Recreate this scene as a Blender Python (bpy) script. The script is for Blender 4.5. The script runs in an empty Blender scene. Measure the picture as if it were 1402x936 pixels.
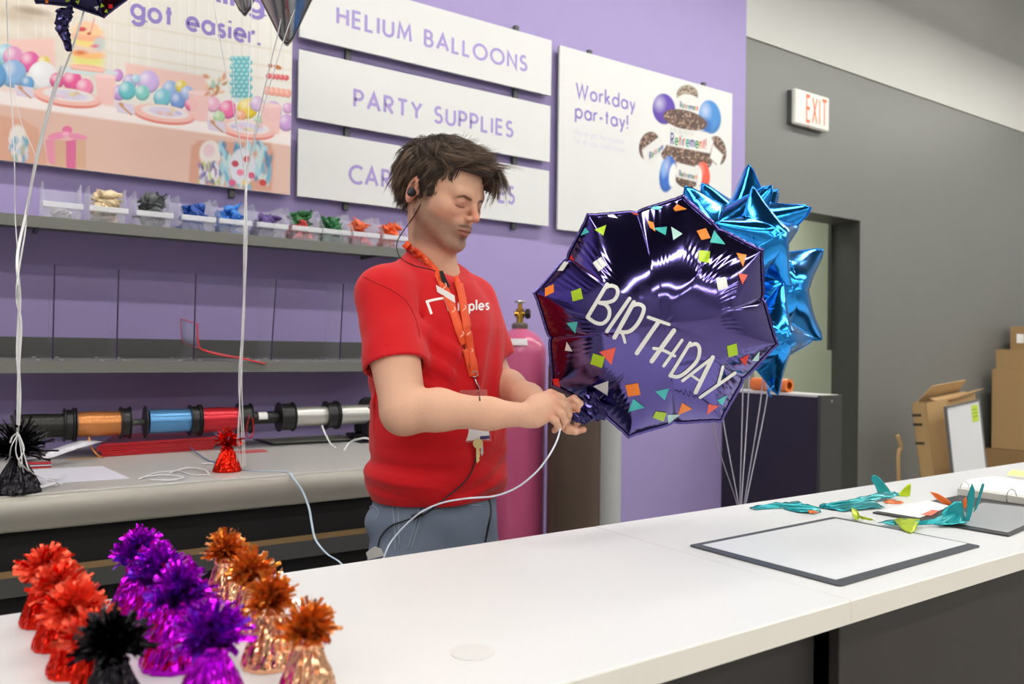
import bpy, math, random
import numpy as np
from mathutils import Vector, Matrix
from mathutils.bvhtree import BVHTree
rnd = random.Random(7)
# ------------------------------------------------------------------ camera
SC = bpy.context.scene
COL = SC.collection
HC, FPX = 1.30, 1106.55
YAW, PITCH, ROLL = math.radians(34.37), math.radians(0.466), math.radians(0.785)
_r = Vector((math.cos(YAW), -math.sin(YAW), 0)); _f = Vector((math.sin(YAW), math.cos(YAW), 0)); _u = Vector((0, 0, 1))
_f2 = _f*math.cos(PITCH)+_u*math.sin(PITCH); _u2 = -_f*math.sin(PITCH)+_u*math.cos(PITCH)
CR = _r*math.cos(ROLL)+_u2*math.sin(ROLL); CU = -_r*math.sin(ROLL)+_u2*math.cos(ROLL); CF = _f2
cam = bpy.data.cameras.new('camera'); cam.sensor_width = 36; cam.lens = FPX*36/1402; cam.clip_start = 0.02
camo = bpy.data.objects.new('camera', cam); COL.objects.link(camo); SC.camera = camo
camo.matrix_world = Matrix(((CR.x, CU.x, -CF.x, 0), (CR.y, CU.y, -CF.y, 0), (CR.z, CU.z, -CF.z, HC), (0, 0, 0, 1)))
cam.dof.use_dof = True; cam.dof.focus_distance = 1.66; cam.dof.aperture_fstop = 4.8
# ------------------------------------------------------------------ world, light, exposure
SC.view_settings.view_transform = 'Standard'; SC.view_settings.look = 'None'
SC.view_settings.gamma = 1.0; SC.view_settings.exposure = 0.52; SC.view_settings.use_curve_mapping = False
world = bpy.data.worlds.new('world'); SC.world = world; world.use_nodes = True
world.node_tree.nodes['Background'].inputs[0].default_value = (0.9, 0.95, 1, 1)
world.node_tree.nodes['Background'].inputs[1].default_value = 0.3
SC.cycles.max_bounces = 8; SC.cycles.diffuse_bounces = 4; SC.cycles.transparent_max_bounces = 16
LAMP_E = 22.0
def area(name, loc, sx, sy, e, rot=(0, 0, 0), col=(1, .985, .96)):
    l = bpy.data.lights.new(name, 'AREA'); l.shape = 'RECTANGLE'; l.size = sx; l.size_y = sy; l.energy = e; l.color = col
    o = bpy.data.objects.new(name, l); COL.objects.link(o); o.location = loc; o.rotation_euler = rot; return o

# pixel of the 1402x936 frame -> point on a plane of the room (the depth comes from the plane)
O = Vector((0, 0, HC))
def ray(x, y): return CR*((x-701)/FPX)-CU*((y-468)/FPX)+CF
def onZ(x, y, z): d = ray(x, y); return O+d*((z-HC)/d.z)
def onY(x, y, Y): d = ray(x, y); return O+d*(Y/d.y)
def onX(x, y, X): d = ray(x, y); return O+d*(X/d.x)
def onD(x, y, D): return O+ray(x, y)*D

# ------------------------------------------------------------------ materials
def s2l(c): return tuple(((v/255)/12.92 if v/255 <= .04045 else ((v/255+.055)/1.055)**2.4) for v in c)
MATS = {}
def mat(name, rgb, rough=.5, metal=0., bump=0., bscale=60., var=0., vscale=8., **kw):
    """principled material; rgb in 0..255 sRGB; procedural noise gives grain and fine relief"""
    if name in MATS: return MATS[name]
    m = bpy.data.materials.new(name); m.use_nodes = True; nt = m.node_tree; b = nt.nodes['Principled BSDF']
    c = (*s2l(rgb), 1); b.inputs['Base Color'].default_value = c
    b.inputs['Roughness'].default_value = rough; b.inputs['Metallic'].default_value = metal
    for k, v in kw.items():
        b.inputs[{'ior': 'IOR', 'trans': 'Transmission Weight', 'alpha': 'Alpha', 'spec': 'Specular IOR Level', 'coat': 'Coat Weight', 'sss': 'Subsurface Weight', 'estr': 'Emission Strength', 'sheen': 'Sheen Weight', 'aniso': 'Anisotropic'}[k]].default_value = v
    if 'estr' in kw: b.inputs['Emission Color'].default_value = c
    tc = nt.nodes.new('ShaderNodeTexCoord')
    if bump:
        n = nt.nodes.new('ShaderNodeTexNoise'); n.inputs['Scale'].default_value = bscale; n.inputs['Detail'].default_value = 4
        nt.links.new(tc.outputs['Object'], n.inputs['Vector'])
        bp = nt.nodes.new('ShaderNodeBump'); bp.inputs['Strength'].default_value = bump; bp.inputs['Distance'].default_value = .002
        nt.links.new(n.outputs['Fac'], bp.inputs['Height']); nt.links.new(bp.outputs['Normal'], b.inputs['Normal'])
    if var:
        n = nt.nodes.new('ShaderNodeTexNoise'); n.inputs['Scale'].default_value = vscale; n.inputs['Detail'].default_value = 5
        nt.links.new(tc.outputs['Object'], n.inputs['Vector'])
        mx = nt.nodes.new('ShaderNodeMix'); mx.data_type = 'RGBA'
        mx.inputs[6].default_value = (*[v*(1-var) for v in c[:3]], 1); mx.inputs[7].default_value = (*[min(1, v*(1+var)) for v in c[:3]], 1)
        nt.links.new(n.outputs['Fac'], mx.inputs[0]); nt.links.new(mx.outputs[2], b.inputs['Base Color'])
    MATS[name] = m; return m
def vmat(name, rough=.5, spec=.5, **kw):
    """material whose colour is the printed / dyed colour stored on the mesh (attribute 'col')"""
    m = mat(name, (200, 200, 200), rough, spec=spec, **kw)
    nt = m.node_tree; a = nt.nodes.new('ShaderNodeAttribute'); a.attribute_name = 'col'
    nt.links.new(a.outputs['Color'], nt.nodes['Principled BSDF'].inputs['Base Color']); return m
def setcol(me, arr):
    at = me.color_attributes.new('col', 'FLOAT_COLOR', 'POINT')
    a = np.ones((len(me.vertices), 4), np.float32); a[:, :3] = arr; at.data.foreach_set('color', a.ravel())

# ------------------------------------------------------------------ objects
def link(name, me, parent=None):
    o = bpy.data.objects.new(name, me); COL.objects.link(o)
    if parent: o.parent = parent
    return o
def tag(o, label=None, cat=None, group=None, kind=None):
    if label: o['label'] = label
    if cat: o['category'] = cat
    if group: o['group'] = group
    if kind: o['kind'] = kind
    return o
def thing(name, label, cat, loc=(0, 0, 0), group=None, rotz=0.):
    o = bpy.data.objects.new(name, None); COL.objects.link(o); o.location = loc; o.rotation_euler = (0, 0, rotz); o.empty_display_size = .05
    return tag(o, label, cat, group)
def dup(root, loc=None, rotz=None, label=None, group=None):
    def cp(o, par):
        c = o.copy(); COL.objects.link(c); c.parent = par
        for ch in list(o.children): cp(ch, c)
        return c
    r = cp(root, None)
    if loc is not None: r.location = loc
    if rotz is not None: r.rotation_euler = (0, 0, rotz)
    if label: r['label'] = label
    if group: r['group'] = group
    return r
class MB:
    def __init__(s): s.v = []; s.f = []
    def add(s, v, f):
        n = len(s.v); s.v += [tuple(p) for p in v]; s.f += [tuple(i+n for i in q) for q in f]; return s
    def box(s, x0, x1, y0, y1, z0, z1, M=None, b=0.):
        if b:   # chamfered box
            v = []; f = []
            X = (x0, x1); Y = (y0, y1); Z = (z0, z1)
            idx = {}
            for i in (0, 1):
                for j in (0, 1):
                    for k in (0, 1):
                        sx, sy, sz = (1-2*i)*b, (1-2*j)*b, (1-2*k)*b
                        for a, p in enumerate(((X[i], Y[j]+sy, Z[k]+sz), (X[i]+sx, Y[j], Z[k]+sz), (X[i]+sx, Y[j]+sy, Z[k]))):
                            idx[i, j, k, a] = len(v); v.append(p)
            g = lambda i, j, k, a: idx[i, j, k, a]
            for i in (0, 1):
                f.append([g(i, 0, 0, 0), g(i, 1, 0, 0), g(i, 1, 1, 0), g(i, 0, 1, 0)]); f.append([g(0, i, 0, 1), g(1, i, 0, 1), g(1, i, 1, 1), g(0, i, 1, 1)]); f.append([g(0, 0, i, 2), g(1, 0, i, 2), g(1, 1, i, 2), g(0, 1, i, 2)])
            for i in (0, 1):
                for j in (0, 1):
                    f.append([g(i, j, 0, 0), g(i, j, 1, 0), g(i, j, 1, 1), g(i, j, 0, 1)]); f.append([g(i, 0, j, 0), g(i, 1, j, 0), g(i, 1, j, 2), g(i, 0, j, 2)]); f.append([g(0, i, j, 1), g(1, i, j, 1), g(1, i, j, 2), g(0, i, j, 2)])
                    for k in (0, 1): f.append([g(i, j, k, 0), g(i, j, k, 1), g(i, j, k, 2)])
        else:
            v = [(x, y, z) for x in (x0, x1) for y in (y0, y1) for z in (z0, z1)]
            f = [(0, 1, 3, 2), (4, 6, 7, 5), (0, 4, 5, 1), (2, 3, 7, 6), (0, 2, 6, 4), (1, 5, 7, 3)]
        if M is not None: v = [M @ Vector(p) for p in v]
        return s.add(v, f)
    def tube(s, pts, r, n=8, cap=True, flat=1.0, rad=None):
        pts = [Vector(p) for p in pts]; m = len(pts); v = []; f = []
        t0 = (pts[1]-pts[0]).normalized(); a = Vector((0, 0, 1)) if abs(t0.z) < .9 else Vector((1, 0, 0)); nrm = t0.cross(a).normalized()
        for i, p in enumerate(pts):
            t = (pts[min(i+1, m-1)]-pts[max(i-1, 0)]).normalized()
            nrm = (nrm-t*nrm.dot(t)).normalized(); bi = t.cross(nrm); R = rad[i] if rad else r
            for k in range(n):
                a = 2*math.pi*k/n; v.append(p+nrm*(R*math.cos(a))+bi*(R*flat*math.sin(a)))
        for i in range(m-1):
            for k in range(n): f.append((i*n+k, i*n+(k+1) % n, (i+1)*n+(k+1) % n, (i+1)*n+k))
        if cap: f.append(tuple(range(n-1, -1, -1))); f.append(tuple((m-1)*n+k for k in range(n)))
        return s.add(v, f)
    def lathe(s, prof, c=(0, 0, 0), n=32, ax=(0, 0, 1), cap=True):
        """prof: (radius, height) pairs along axis ax"""
        ax = Vector(ax).normalized(); a = Vector((0, 0, 1)) if abs(ax.z) < .9 else Vector((1, 0, 0)); u = ax.cross(a).normalized(); w = ax.cross(u); c = Vector(c)
        v = [c+ax*h+(u*math.cos(2*math.pi*k/n)+w*math.sin(2*math.pi*k/n))*r for r, h in prof for k in range(n)]
        m = len(prof); f = [(i*n+k, i*n+(k+1) % n, (i+1)*n+(k+1) % n, (i+1)*n+k) for i in range(m-1) for k in range(n)]
        if cap: f.append(tuple(range(n-1, -1, -1))); f.append(tuple((m-1)*n+k for k in range(n)))
        return s.add(v, f)
    def prism(s, poly, org, ux, uy, th):
        """polygon (2D) in the plane org+ux,uy extruded by vector th"""
        org = Vector(org); ux = Vector(ux); uy = Vector(uy); th = Vector(th); n = len(poly)
        v = [org+ux*p[0]+uy*p[1] for p in poly]; v += [p+th for p in v]
        f = [tuple(range(n)), tuple(range(2*n-1, n-1, -1))]+[(i, i+n, (i+1) % n+n, (i+1) % n) for i in range(n)]
        return s.add(v, f)
    def ribbon(s, pts, w, up=(0, 0, 1), widths=None, th=0.0):
        pts = [Vector(p) for p in pts]; v = []; m = len(pts)
        for i, p in enumerate(pts):
            t = (pts[min(i+1, m-1)]-pts[max(i-1, 0)]).normalized(); sd = t.cross(Vector(up)).normalized(); W = (widths[i] if widths else w)/2
            v += [p-sd*W, p+sd*W]
        return s.add(v, [(2*i, 2*i+1, 2*i+3, 2*i+2) for i in range(m-1)])
    def build(s, name, m, parent=None, smooth=False, auto=None):
        v = s.v
        if parent is not None and s.v:
            q = parent; ms = Matrix.Identity(4)
            while q is not None:
                ms = Matrix.LocRotScale(q.location, q.rotation_euler, None) @ ms if q.type == 'EMPTY' or tuple(q.location) != (0, 0, 0) else ms
                q = q.parent
            if getattr(s, 'world', True): inv = ms.inverted(); v = [inv @ Vector(p) for p in v]
        me = bpy.data.meshes.new(name); me.from_pydata([tuple(p) for p in v], [], s.f)
        if m: me.materials.append(m)
        if smooth or auto: me.shade_smooth()
        if auto:
            me.update(); bpy_set_sharp(me, auto)
        me.update(); return link(name, me, parent)
def bpy_set_sharp(me, ang):
    import bmesh
    bm = bmesh.new(); bm.from_mesh(me); bmesh.ops.recalc_face_normals(bm, faces=bm.faces)
    for e in bm.edges:
        if len(e.link_faces) == 2 and e.calc_face_angle(0) > ang: e.smooth = False
    bm.to_mesh(me); bm.free()
def LB():
    m = MB(); m.world = False; return m
def npmesh(name, V, F, m, parent=None, smooth=True, col=None):
    me = bpy.data.meshes.new(name)
    V = np.asarray(V, np.float32); F = np.asarray(F, np.int32); k = F.shape[1]
    me.vertices.add(len(V)); me.vertices.foreach_set('co', V.ravel()); me.loops.add(F.size); me.loops.foreach_set('vertex_index', F.ravel())
    me.polygons.add(len(F)); me.polygons.foreach_set('loop_start', np.arange(len(F), dtype=np.int32)*k)
    me.update(calc_edges=True)
    if smooth: me.shade_smooth()
    if m: me.materials.append(m)
    if col is not None: setcol(me, col)
    return link(name, me, parent)
def bez(p, n=24):
    """Catmull-Rom through points"""
    p = [Vector(q) for q in p]; q = [p[0]*2-p[1]]+p+[p[-1]*2-p[-2]]; out = []
    for i in range(1, len(q)-2):
        for k in range(n):
            t = k/n; a, b, c, d = q[i-1], q[i], q[i+1], q[i+2]
            out.append(.5*((2*b)+(c-a)*t+(2*a-5*b+4*c-d)*t*t+(3*b-a-3*c+d)*t**3))
    return out+[p[-1]]

# ------------------------------------------------------------------ stroke lettering (cap height 1, x-height .62)
def arc(cx, cy, rx, ry, a0, a1, n=None):
    n = n or max(4, int(abs(a1-a0)/14)); return [(cx+rx*math.cos(math.radians(a0+(a1-a0)*i/n)), cy+ry*math.sin(math.radians(a0+(a1-a0)*i/n))) for i in range(n+1)]
XH = .62; cR = XH/2
def ring(cx): return arc(cx, cR, cR, cR, 90, 450, 24)
G = {
 'A': (.78, [[(0, 0), (.39, 1), (.78, 0)], [(.16, .34), (.62, .34)]]),
 'B': (.52, [[(0, 0), (0, 1), (.2, 1)]+arc(.24, .76, .22, .24, 90, -90)+[(0, .52)], [(0, .52), (.24, .52)]+arc(.26, .26, .26, .26, 90, -90)+[(0, 0)]]),
 'C': (.72, [arc(.5, .5, .5, .5, 50, 310)]),
 'D': (.7, [[(0, 0), (0, 1), (.22, 1)]+arc(.24, .5, .46, .5, 90, -90)+[(0, 0)]]),
 'E': (.46, [[(.46, 1), (0, 1), (0, 0), (.46, 0)], [(0, .52), (.44, .52)]]),
 'H': (.62, [[(0, 0), (0, 1)], [(.62, 0), (.62, 1)], [(0, .52), (.62, .52)]]),
 'I': (.02, [[(.01, 0), (.01, 1)]]),
 'K': (.6, [[(0, 0), (0, 1)], [(.56, 1), (0, .42)], [(.16, .58), (.6, 0)]]),
 'L': (.44, [[(0, 1), (0, 0), (.44, 0)]]),
 'M': (.86, [[(0, 0), (.1, 1), (.43, .22), (.76, 1), (.86, 0)]]),
 'N': (.66, [[(0, 0), (0, 1), (.66, 0), (.66, 1)]]),
 'O': (1., [arc(.5, .5, .5, .5, 90, 450, 32)]),
 'P': (.52, [[(0, 0), (0, 1), (.22, 1)]+arc(.25, .73, .27, .27, 90, -90)+[(0, .46)]]),
 'R': (.55, [[(0, 0), (0, 1), (.22, 1)]+arc(.25, .74, .26, .26, 90, -90)+[(0, .48)], [(.2, .48), (.54, 0)]]),
 'S': (.5, [arc(.26, .75, .22, .25, 40, 270)[:-1]+arc(.24, .26, .26, .26, 90, -150)]),
 'T': (.62, [[(0, 1), (.62, 1)], [(.31, 1), (.31, 0)]]),
 'U': (.62, [[(0, 1)]+arc(.31, .31, .31, .31, 180, 360)+[(.62, 1)]]),
 'W': (1.1, [[(0, 1), (.28, 0), (.55, .92), (.82, 0), (1.1, 1)]]),
 'X': (.62, [[(0, 1), (.62, 0)], [(0, 0), (.62, 1)]]),
 'Y': (.66, [[(0, 1), (.33, .48), (.66, 1)], [(.33, .48), (.33, 0)]]),
 'a': (XH, [ring(cR), [(XH, XH), (XH, 0)]]), 'b': (XH, [ring(cR), [(0, 1.05), (0, 0)]]), 'c': (.5, [arc(cR, cR, cR, cR, 50, 310)]),
 'd': (XH, [ring(cR), [(XH, 1.05), (XH, 0)]]), 'e': (.6, [[(0.02, cR), (XH-.02, cR)]+arc(cR, cR, cR, cR, 0, 315)]),
 'f': (.3, [arc(.26, .85, .16, .2, 60, 180)+[(.1, 0)], [(-.05, XH), (.28, XH)]]), 'g': (XH, [ring(cR), [(XH, XH), (XH, -.05)]+arc(cR, -.05, cR, .28, 0, -150)]),
 'h': (.5, [[(0, 1.05), (0, 0)], arc(.25, .38, .25, .24, 180, 0)+[(.5, 0)]]), 'i': (.02, [[(.01, XH), (.01, 0)], [(.01, .95), (.01, .84)]]),
 'k': (.45, [[(0, 1.05), (0, 0)], [(.4, XH), (0, .26)], [(.12, .36), (.46, 0)]]), 'l': (.02, [[(.01, 1.05), (.01, 0)]]),
 'm': (.8, [[(0, XH), (0, 0)], arc(.2, .42, .2, .2, 180, 0)+[(.4, 0)], arc(.6, .42, .2, .2, 180, 0)+[(.8, 0)]]),
 'n': (.48, [[(0, XH), (0, 0)], arc(.24, .38, .24, .24, 180, 0)+[(.48, 0)]]), 'o': (XH, [ring(cR)]),
 'p': (XH, [ring(cR), [(0, XH), (0, -.36)]]), 'r': (.28, [[(0, XH), (0, 0)], arc(.25, .36, .25, .26, 180, 75)]),
 's': (.36, [arc(.18, .46, .16, .15, 30, 270)[:-1]+arc(.17, .16, .18, .16, 90, -150)]),
 't': (.3, [[(.15, .9), (.15, 0)], [(0, XH), (.3, XH)]]), 'u': (.48, [[(0, XH)]+arc(.24, .24, .24, .24, 180, 360)+[(.48, XH)], [(.48, XH), (.48, 0)]]),
 'v': (.5, [[(0, XH), (.25, 0), (.5, XH)]]), 'w': (.8, [[(0, XH), (.2, 0), (.4, XH), (.6, 0), (.8, XH)]]), 'y': (.5, [[(0, XH), (.27, 0)], [(.5, XH), (.12, -.36)]]),
 '-': (.3, [[(0, .32), (.3, .32)]]), '!': (.02, [[(.01, 1), (.01, .28)], [(.01, .1), (.01, -.02)]]), '.': (.02, [[(.01, .1), (.01, -.02)]]), "'": (.02, [[(.01, 1.05), (.01, .8)]]),
 ' ': (.3, []),
}
def stroke_mesh(poly, w, close=False):
    """2D ribbon of width w along poly with mitred joints -> verts2d, quads"""
    P = [Vector(p).to_2d() if len(p) > 2 else Vector(p) for p in poly]; n = len(P)
    closed = (P[0]-P[-1]).length < 1e-4 and n > 3
    v = []
    for i in range(n):
        a = P[i-1] if i > 0 else (P[-2] if closed else None); b = P[i+1] if i < n-1 else (P[1] if closed else None)
        d1 = (P[i]-a).normalized() if a is not None else None; d2 = (b-P[i]).normalized() if b is not None else None
        if d1 is None: d1 = d2
        if d2 is None: d2 = d1
        n1 = Vector((-d1.y, d1.x)); n2 = Vector((-d2.y, d2.x)); m = n1+n2
        if m.length < 1e-3: m = n1
        m.normalize(); k = 1/max(.38, m.dot(n1)); v += [P[i]+m*(w/2*k), P[i]-m*(w/2*k)]
    return v, [(2*i, 2*i+1, 2*i+3, 2*i+2) for i in range(n-1)]
def disc(c, r, n=10): return [Vector((c[0]+r*math.cos(2*math.pi*k/n), c[1]+r*math.sin(2*math.pi*k/n))) for k in range(n)]
def text_layout(s, w=.16, gap=.2, rnd_ends=False):
    """-> list per character of (verts2d, faces), total width"""
    x = w/2; out = []
    for ch in s:
        adv, st = G[ch]; V = []; F = []
        for p in st:
            v, f = stroke_mesh([(a+x, b) for a, b in p], w); n = len(V); V += v; F += [tuple(i+n for i in q) for q in f]
            if rnd_ends:
                for e in (p[0], p[-1]): n = len(V); dd = disc((e[0]+x, e[1]), w/2); V += dd; F.append(tuple(range(n, n+len(dd))))
        out.append((V, F)); x += adv+w+gap
    return out, x-gap-w/2
def letters3d(s, p0, p1, h, m, parent, w=.16, gap=.2):
    """one mesh per letter"""
    lay, W = text_layout(s, w, gap); p0 = Vector(p0); ux = (Vector(p1)-p0)/W; uy = Vector((0, 0, 1))*h; k = len(s) < 16
    nn = Vector((0, -.0002, 0)); mb = MB()
    for V, F in lay:
        if not V: continue
        par = [0]*len(V); g = 0; prev = -1
        for f in F:
            if min(f) > prev: g += 1
            for q in f: par[q] = g
            prev = max(prev, max(f))
        mb.add([p0+ux*v.x+uy*v.y+nn*par[i] for i, v in enumerate(V)], F)
        if k: mb.build('letter', m, parent); mb = MB()
    if mb.v: tag(mb.build('small_print', m, parent), kind='stuff')
def text3d(s, p0, p1, h, upv=(0, 0, 1), w=.16, gap=.2, **kw):
    """letters whose base line runs p0->p1 (stretched to fit), cap height h"""
    lay, W = text_layout(s, w, gap, **kw); p0 = Vector(p0); ux = (Vector(p1)-p0)/W; uy = Vector(upv)*h; mb = MB()
    nn = ux.cross(uy).normalized()*(-.00025 if ux.cross(uy).y > 0 else .00025)
    for V, F in lay:
        # every stroke a hair prouder than the last so that crossing strokes do not share a plane
        base = len(mb.v); z = []; grp = 0; prev = -1
        par = list(range(len(V)))
        for f in F:
            if min(f) > prev: grp += 1
            for q in f: par[q] = grp
            prev = max(prev, max(f))
        mb.add([p0+ux*v.x+uy*v.y+nn*par[i] for i, v in enumerate(V)], F)
    return mb
# ------------------------------------------------------------------ the room
YW = 3.2           # purple wall face
YG = 3.23          # grey wall face
M_purple = mat('purple wall paint', (168, 153, 207), .6, bump=.15, bscale=300, var=.03)
M_grey = mat('charcoal wall paint', (122, 123, 121), .42, bump=.25, bscale=220, var=.05, vscale=2)
M_greyup = mat('lamp-lit upper wall grey', (206, 207, 204), .5, bump=.25, bscale=150, var=.05, vscale=2)  # upper wall lightened: brightness of a nearby lamp put into the colour
M_jamb = mat('dark jamb paint', (62, 62, 61), .5)
M_pale = mat('pale green back room paint', (196, 199, 184), .7)
M_floor = mat('vinyl floor', (196, 192, 186), .35, var=.08)
M_ceil = mat('dark open ceiling', (60, 60, 64), .8)
M_side = mat('store side wall', (176, 174, 176), .7)
def struct(name, mb, m, **k): return tag(mb.build(name, m, **k), kind='structure')
XP = onY(1020, 200, YW).x; XO1 = onY(1178, 302, YG).x; ZO = onY(1178, 302, YG).z; ZS = onY(1020, 50, YG).z; XO0 = 4.0
CEIL = 4.4
struct('wall_back', MB().box(-4, XP, YW, YG-.001, 0, CEIL), M_purple)
g = MB(); g.box(-4, XO0, YG, YG+.21, 0, CEIL); g.box(XO1, 9.5, YG, YG+.21, 0, ZS); g.box(XO0, XO1, YG, YG+.21, ZO, ZS); g.box(XO0, 9.5, YG+.0, YG+.21, ZS, CEIL)
struct('wall_charcoal', g, M_grey)
struct('trim_1', MB().box(XP+.001, 9.5, YG-.012, YG-.0005, ZS, CEIL), M_greyup)
j = MB(); j.box(XO1-.003, XO1, YG+.002, YG+.21, 0, ZO); j.box(XO0, XO1, YG+.002, YG+.21, ZO-.003, ZO); j.box(XO1-.02, XO1+.02, YG+.211, YG+.235, 1.32, ZO+.02)
struct('trim_2', j, M_jamb)
b = MB(); b.box(2.6, 8.4, 4.9, 5.0, 0, 3.2); b.box(2.5, 2.6, YG+.21, 5, 0, 3.2); b.box(8.4, 8.5, YG+.21, 5, 0, 3.2)
struct('wall_back_room', b, M_pale)
struct('ceiling_back_room', MB().box(2.5, 8.5, YG+.21, 5, 3.2, 3.25), M_pale)
struct('floor', MB().box(-4, 9.5, -7, 5, -.1, 0), M_floor)
struct('ceiling', MB().box(-4.1, 9.6, -7.1, YG+.21, CEIL, CEIL+.1), M_ceil)
struct('wall_left', MB().box(-4.1, -4, -7, YG, 0, CEIL), M_side)
struct('wall_right', MB().box(9.5, 9.6, -7, YG+.21, 0, CEIL), M_side)
struct('wall_front', MB().box(-4, 9.5, -7.1, -7, 0, CEIL), M_side)
# ceiling strip lamps
M_lamp = mat('lamp diffuser', (255, 252, 244), .4, estr=LAMP_E); M_house = mat('lamp housing', (225, 225, 225), .5)
def strip_lamp(x, y, L, where):
    t = thing('strip_lamp', 'long white strip lamp hanging under the dark ceiling', 'ceiling lamp', (x, y, 3.75), 'ceiling strip lamps')
    LB().box(-L/2, L/2, -.09, .09, .012, .07).build('housing', M_house, t)
    LB().box(-L/2+.01, L/2-.01, -.075, .075, 0, .012).build('diffuser', M_lamp, t)
    for s in (-1, 1): LB().tube([(s*L*.35, 0, .07), (s*L*.35, 0, CEIL-3.75)], .006, 6).build('hanger', M_house, t)
for i, y in enumerate((1.95, -.55, -2.9, -5.2)):
    for j, x in enumerate((-2.4, .35, 3.1, 5.85, 8.1)):
        strip_lamp(x, y, 2.3 if j < 4 else 1.6, f'row {i+1} from the back wall, fixture {j+1} from the left')
t = thing('panel_lamp', 'square ceiling panel lamp in the back room', 'ceiling lamp', (5.2, 4.1, 3.1))
LB().box(-.6, .6, -.3, .3, .01, .06).build('housing', M_house, t); LB().box(-.57, .57, -.27, .27, 0, .01).build('diffuser', mat('back lamp', (250, 255, 240), .4, estr=26.), t)

# ------------------------------------------------------------------ front counter
ZC = .945; CA = math.radians(.42)
M_lam = mat('white laminate', (220, 221, 222), .38, bump=.04, bscale=400, spec=.4)
M_lamedge = mat('white laminate edge', (222, 219, 211), .5)
M_cbody = mat('dark brown counter panel', (42, 38, 36), .6, bump=.1, bscale=300)
YB0, YF0 = 1.24, .676
XS = onY(1168, 821, .683).x
Mc = Matrix.Rotation(CA, 4, 'Z')
t = thing('service_counter', 'long white-topped service counter with dark brown front panels in the foreground', 'counter', (0, 0, 0))
def cb(name, m, *a, b=.0015):
    mb = MB().box(*a, M=Mc, b=b); return mb.build(name, m, t)
cb('worktop', M_lam, -1.6, XS-.0003, YF0, YB0, ZC-.034, ZC); o = cb('worktop', M_lam, XS+.0003, 5.2, YF0, YB0, ZC-.034, ZC)
cb('edge_band', M_lamedge, -1.6, XS-.0003, YF0-.0012, YF0-.0001, ZC-.033, ZC-.0015, b=0); cb('edge_band', M_lamedge, XS+.0003, 5.2, YF0-.0012, YF0-.0001, ZC-.033, ZC-.0015, b=0)
cb('front_panel', M_cbody, -1.6, XS-.012, YF0+.05, YF0+.068, .0, ZC-.036); cb('front_panel', M_cbody, XS-.001, 5.2, YF0+.016, YF0+.034, 0, ZC-.036)
cb('side_panel', M_cbody, -1.6, -1.58, YF0+.07, YB0-.04, 0, ZC-.036); cb('side_panel', M_cbody, 5.18, 5.2, YF0+.07, YB0-.04, 0, ZC-.036)
cb('back_panel', M_cbody, -1.58, 5.18, YB0-.06, YB0-.042, 0, ZC-.036)
gp = onZ(647, 893, ZC)
mb = MB().lathe([(.026, 0), (.026, .0008), (.0235, .001)], gp+Vector((0, 0, .0001)), 40); mb.build('cable_cap', mat('white plastic cap', (214, 214, 213), .45), t)

# ------------------------------------------------------------------ work table under the shelves
ZT = .93; YT0 = onZ(250, 661, ZT).y
M_alu = mat('brushed aluminium edge', (176, 173, 164), .42, metal=.35, bump=.05)
M_ttop = mat('grey laminate table top', (190, 187, 184), .4, bump=.05, bscale=300)
M_black = mat('black laminate', (24, 23, 24), .55); M_blackp = mat('black plastic', (24, 24, 25), .38)
M_dgrey = mat('dark grey steel', (84, 85, 84), .45, bump=.05)
M_ply = mat('plywood edge', (150, 122, 84), .6)
XT1 = 1.37
t = thing('work_table', 'long grey work table with rounded metal front edge below the purple wall', 'table', (0, YT0, 0))
MB().box(-3, XT1, YT0+.02, YW-.002, ZT-.045, ZT, b=.001).build('table_top', M_ttop, t)
prof = [(.022, .0)]+[(-.020*math.sin(a), -.043*(1-math.cos(a))) for a in [math.pi*i/12 for i in range(13)]]+[(.022, -.086)]
MB().prism([(p[0]+YT0, p[1]+ZT-.001) for p in prof], (-3, 0, 0), (0, 1, 0), (0, 0, 1), (XT1+3, 0, 0)).build('edge_rail', M_alu, t, smooth=True, auto=.7)
MB().box(-3, XT1, YT0+.0, YT0+.006, ZT-.0008, ZT+.0012).build('edge_strip', mat('white edge strip', (228, 228, 226), .4), t)
z1 = onY(250, 716+12, YT0+.05).z
MB().box(-3, XT1, YT0+.035, YT0+.06, ZT-.19, ZT-.088).build('apron', M_black, t)
MB().box(-3, XT1, YT0+.06, YT0+.08, ZT-.36, ZT-.19).build('apron', mat('dark panel', (15, 14, 16), .5), t)
zs = onY(420, 732, YT0+.05).z
MB().box(-3, XT1, YT0+.03, YW-.05, zs-.012, zs+.004).build('under_shelf', M_ply, t)
MB().box(-3, XT1, YT0+.03, YT0+.055, zs-.06, zs-.0125).build('under_shelf_rail', M_dgrey, t)
for x in (-2.9, -.9, 1.28): MB().box(x, x+.05, YT0+.08, YT0+.13, 0, ZT-.05).build('leg', M_black, t)
for x in (-2.9, -.9, 1.28): MB().box(x, x+.05, YW-.12, YW-.07, 0, ZT-.05).build('leg', M_black, t)
x0 = onY(388, 770, YW-.3).x; x1 = onY(422, 770, YW-.3).x
MB().box(x0, x1, YW-.3, YW-.27, 0, zs-.02).build('support_panel', M_purple, t)
for i, x in enumerate((-2.6, -1.72, -.75)):
    b_ = thing('storage_crate', f'black storage crate on the floor under the work table, {["left", "middle", "right"][i]} one', 'crate', (x, YT0+.3, 0))
    LB().box(0, .8, 0, .5, 0, .42, b=.01).build('body', M_blackp, b_)
    LB().box(-.01, .81, -.01, .51, .42, .45, b=.005).build('lid', M_black, b_)
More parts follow.
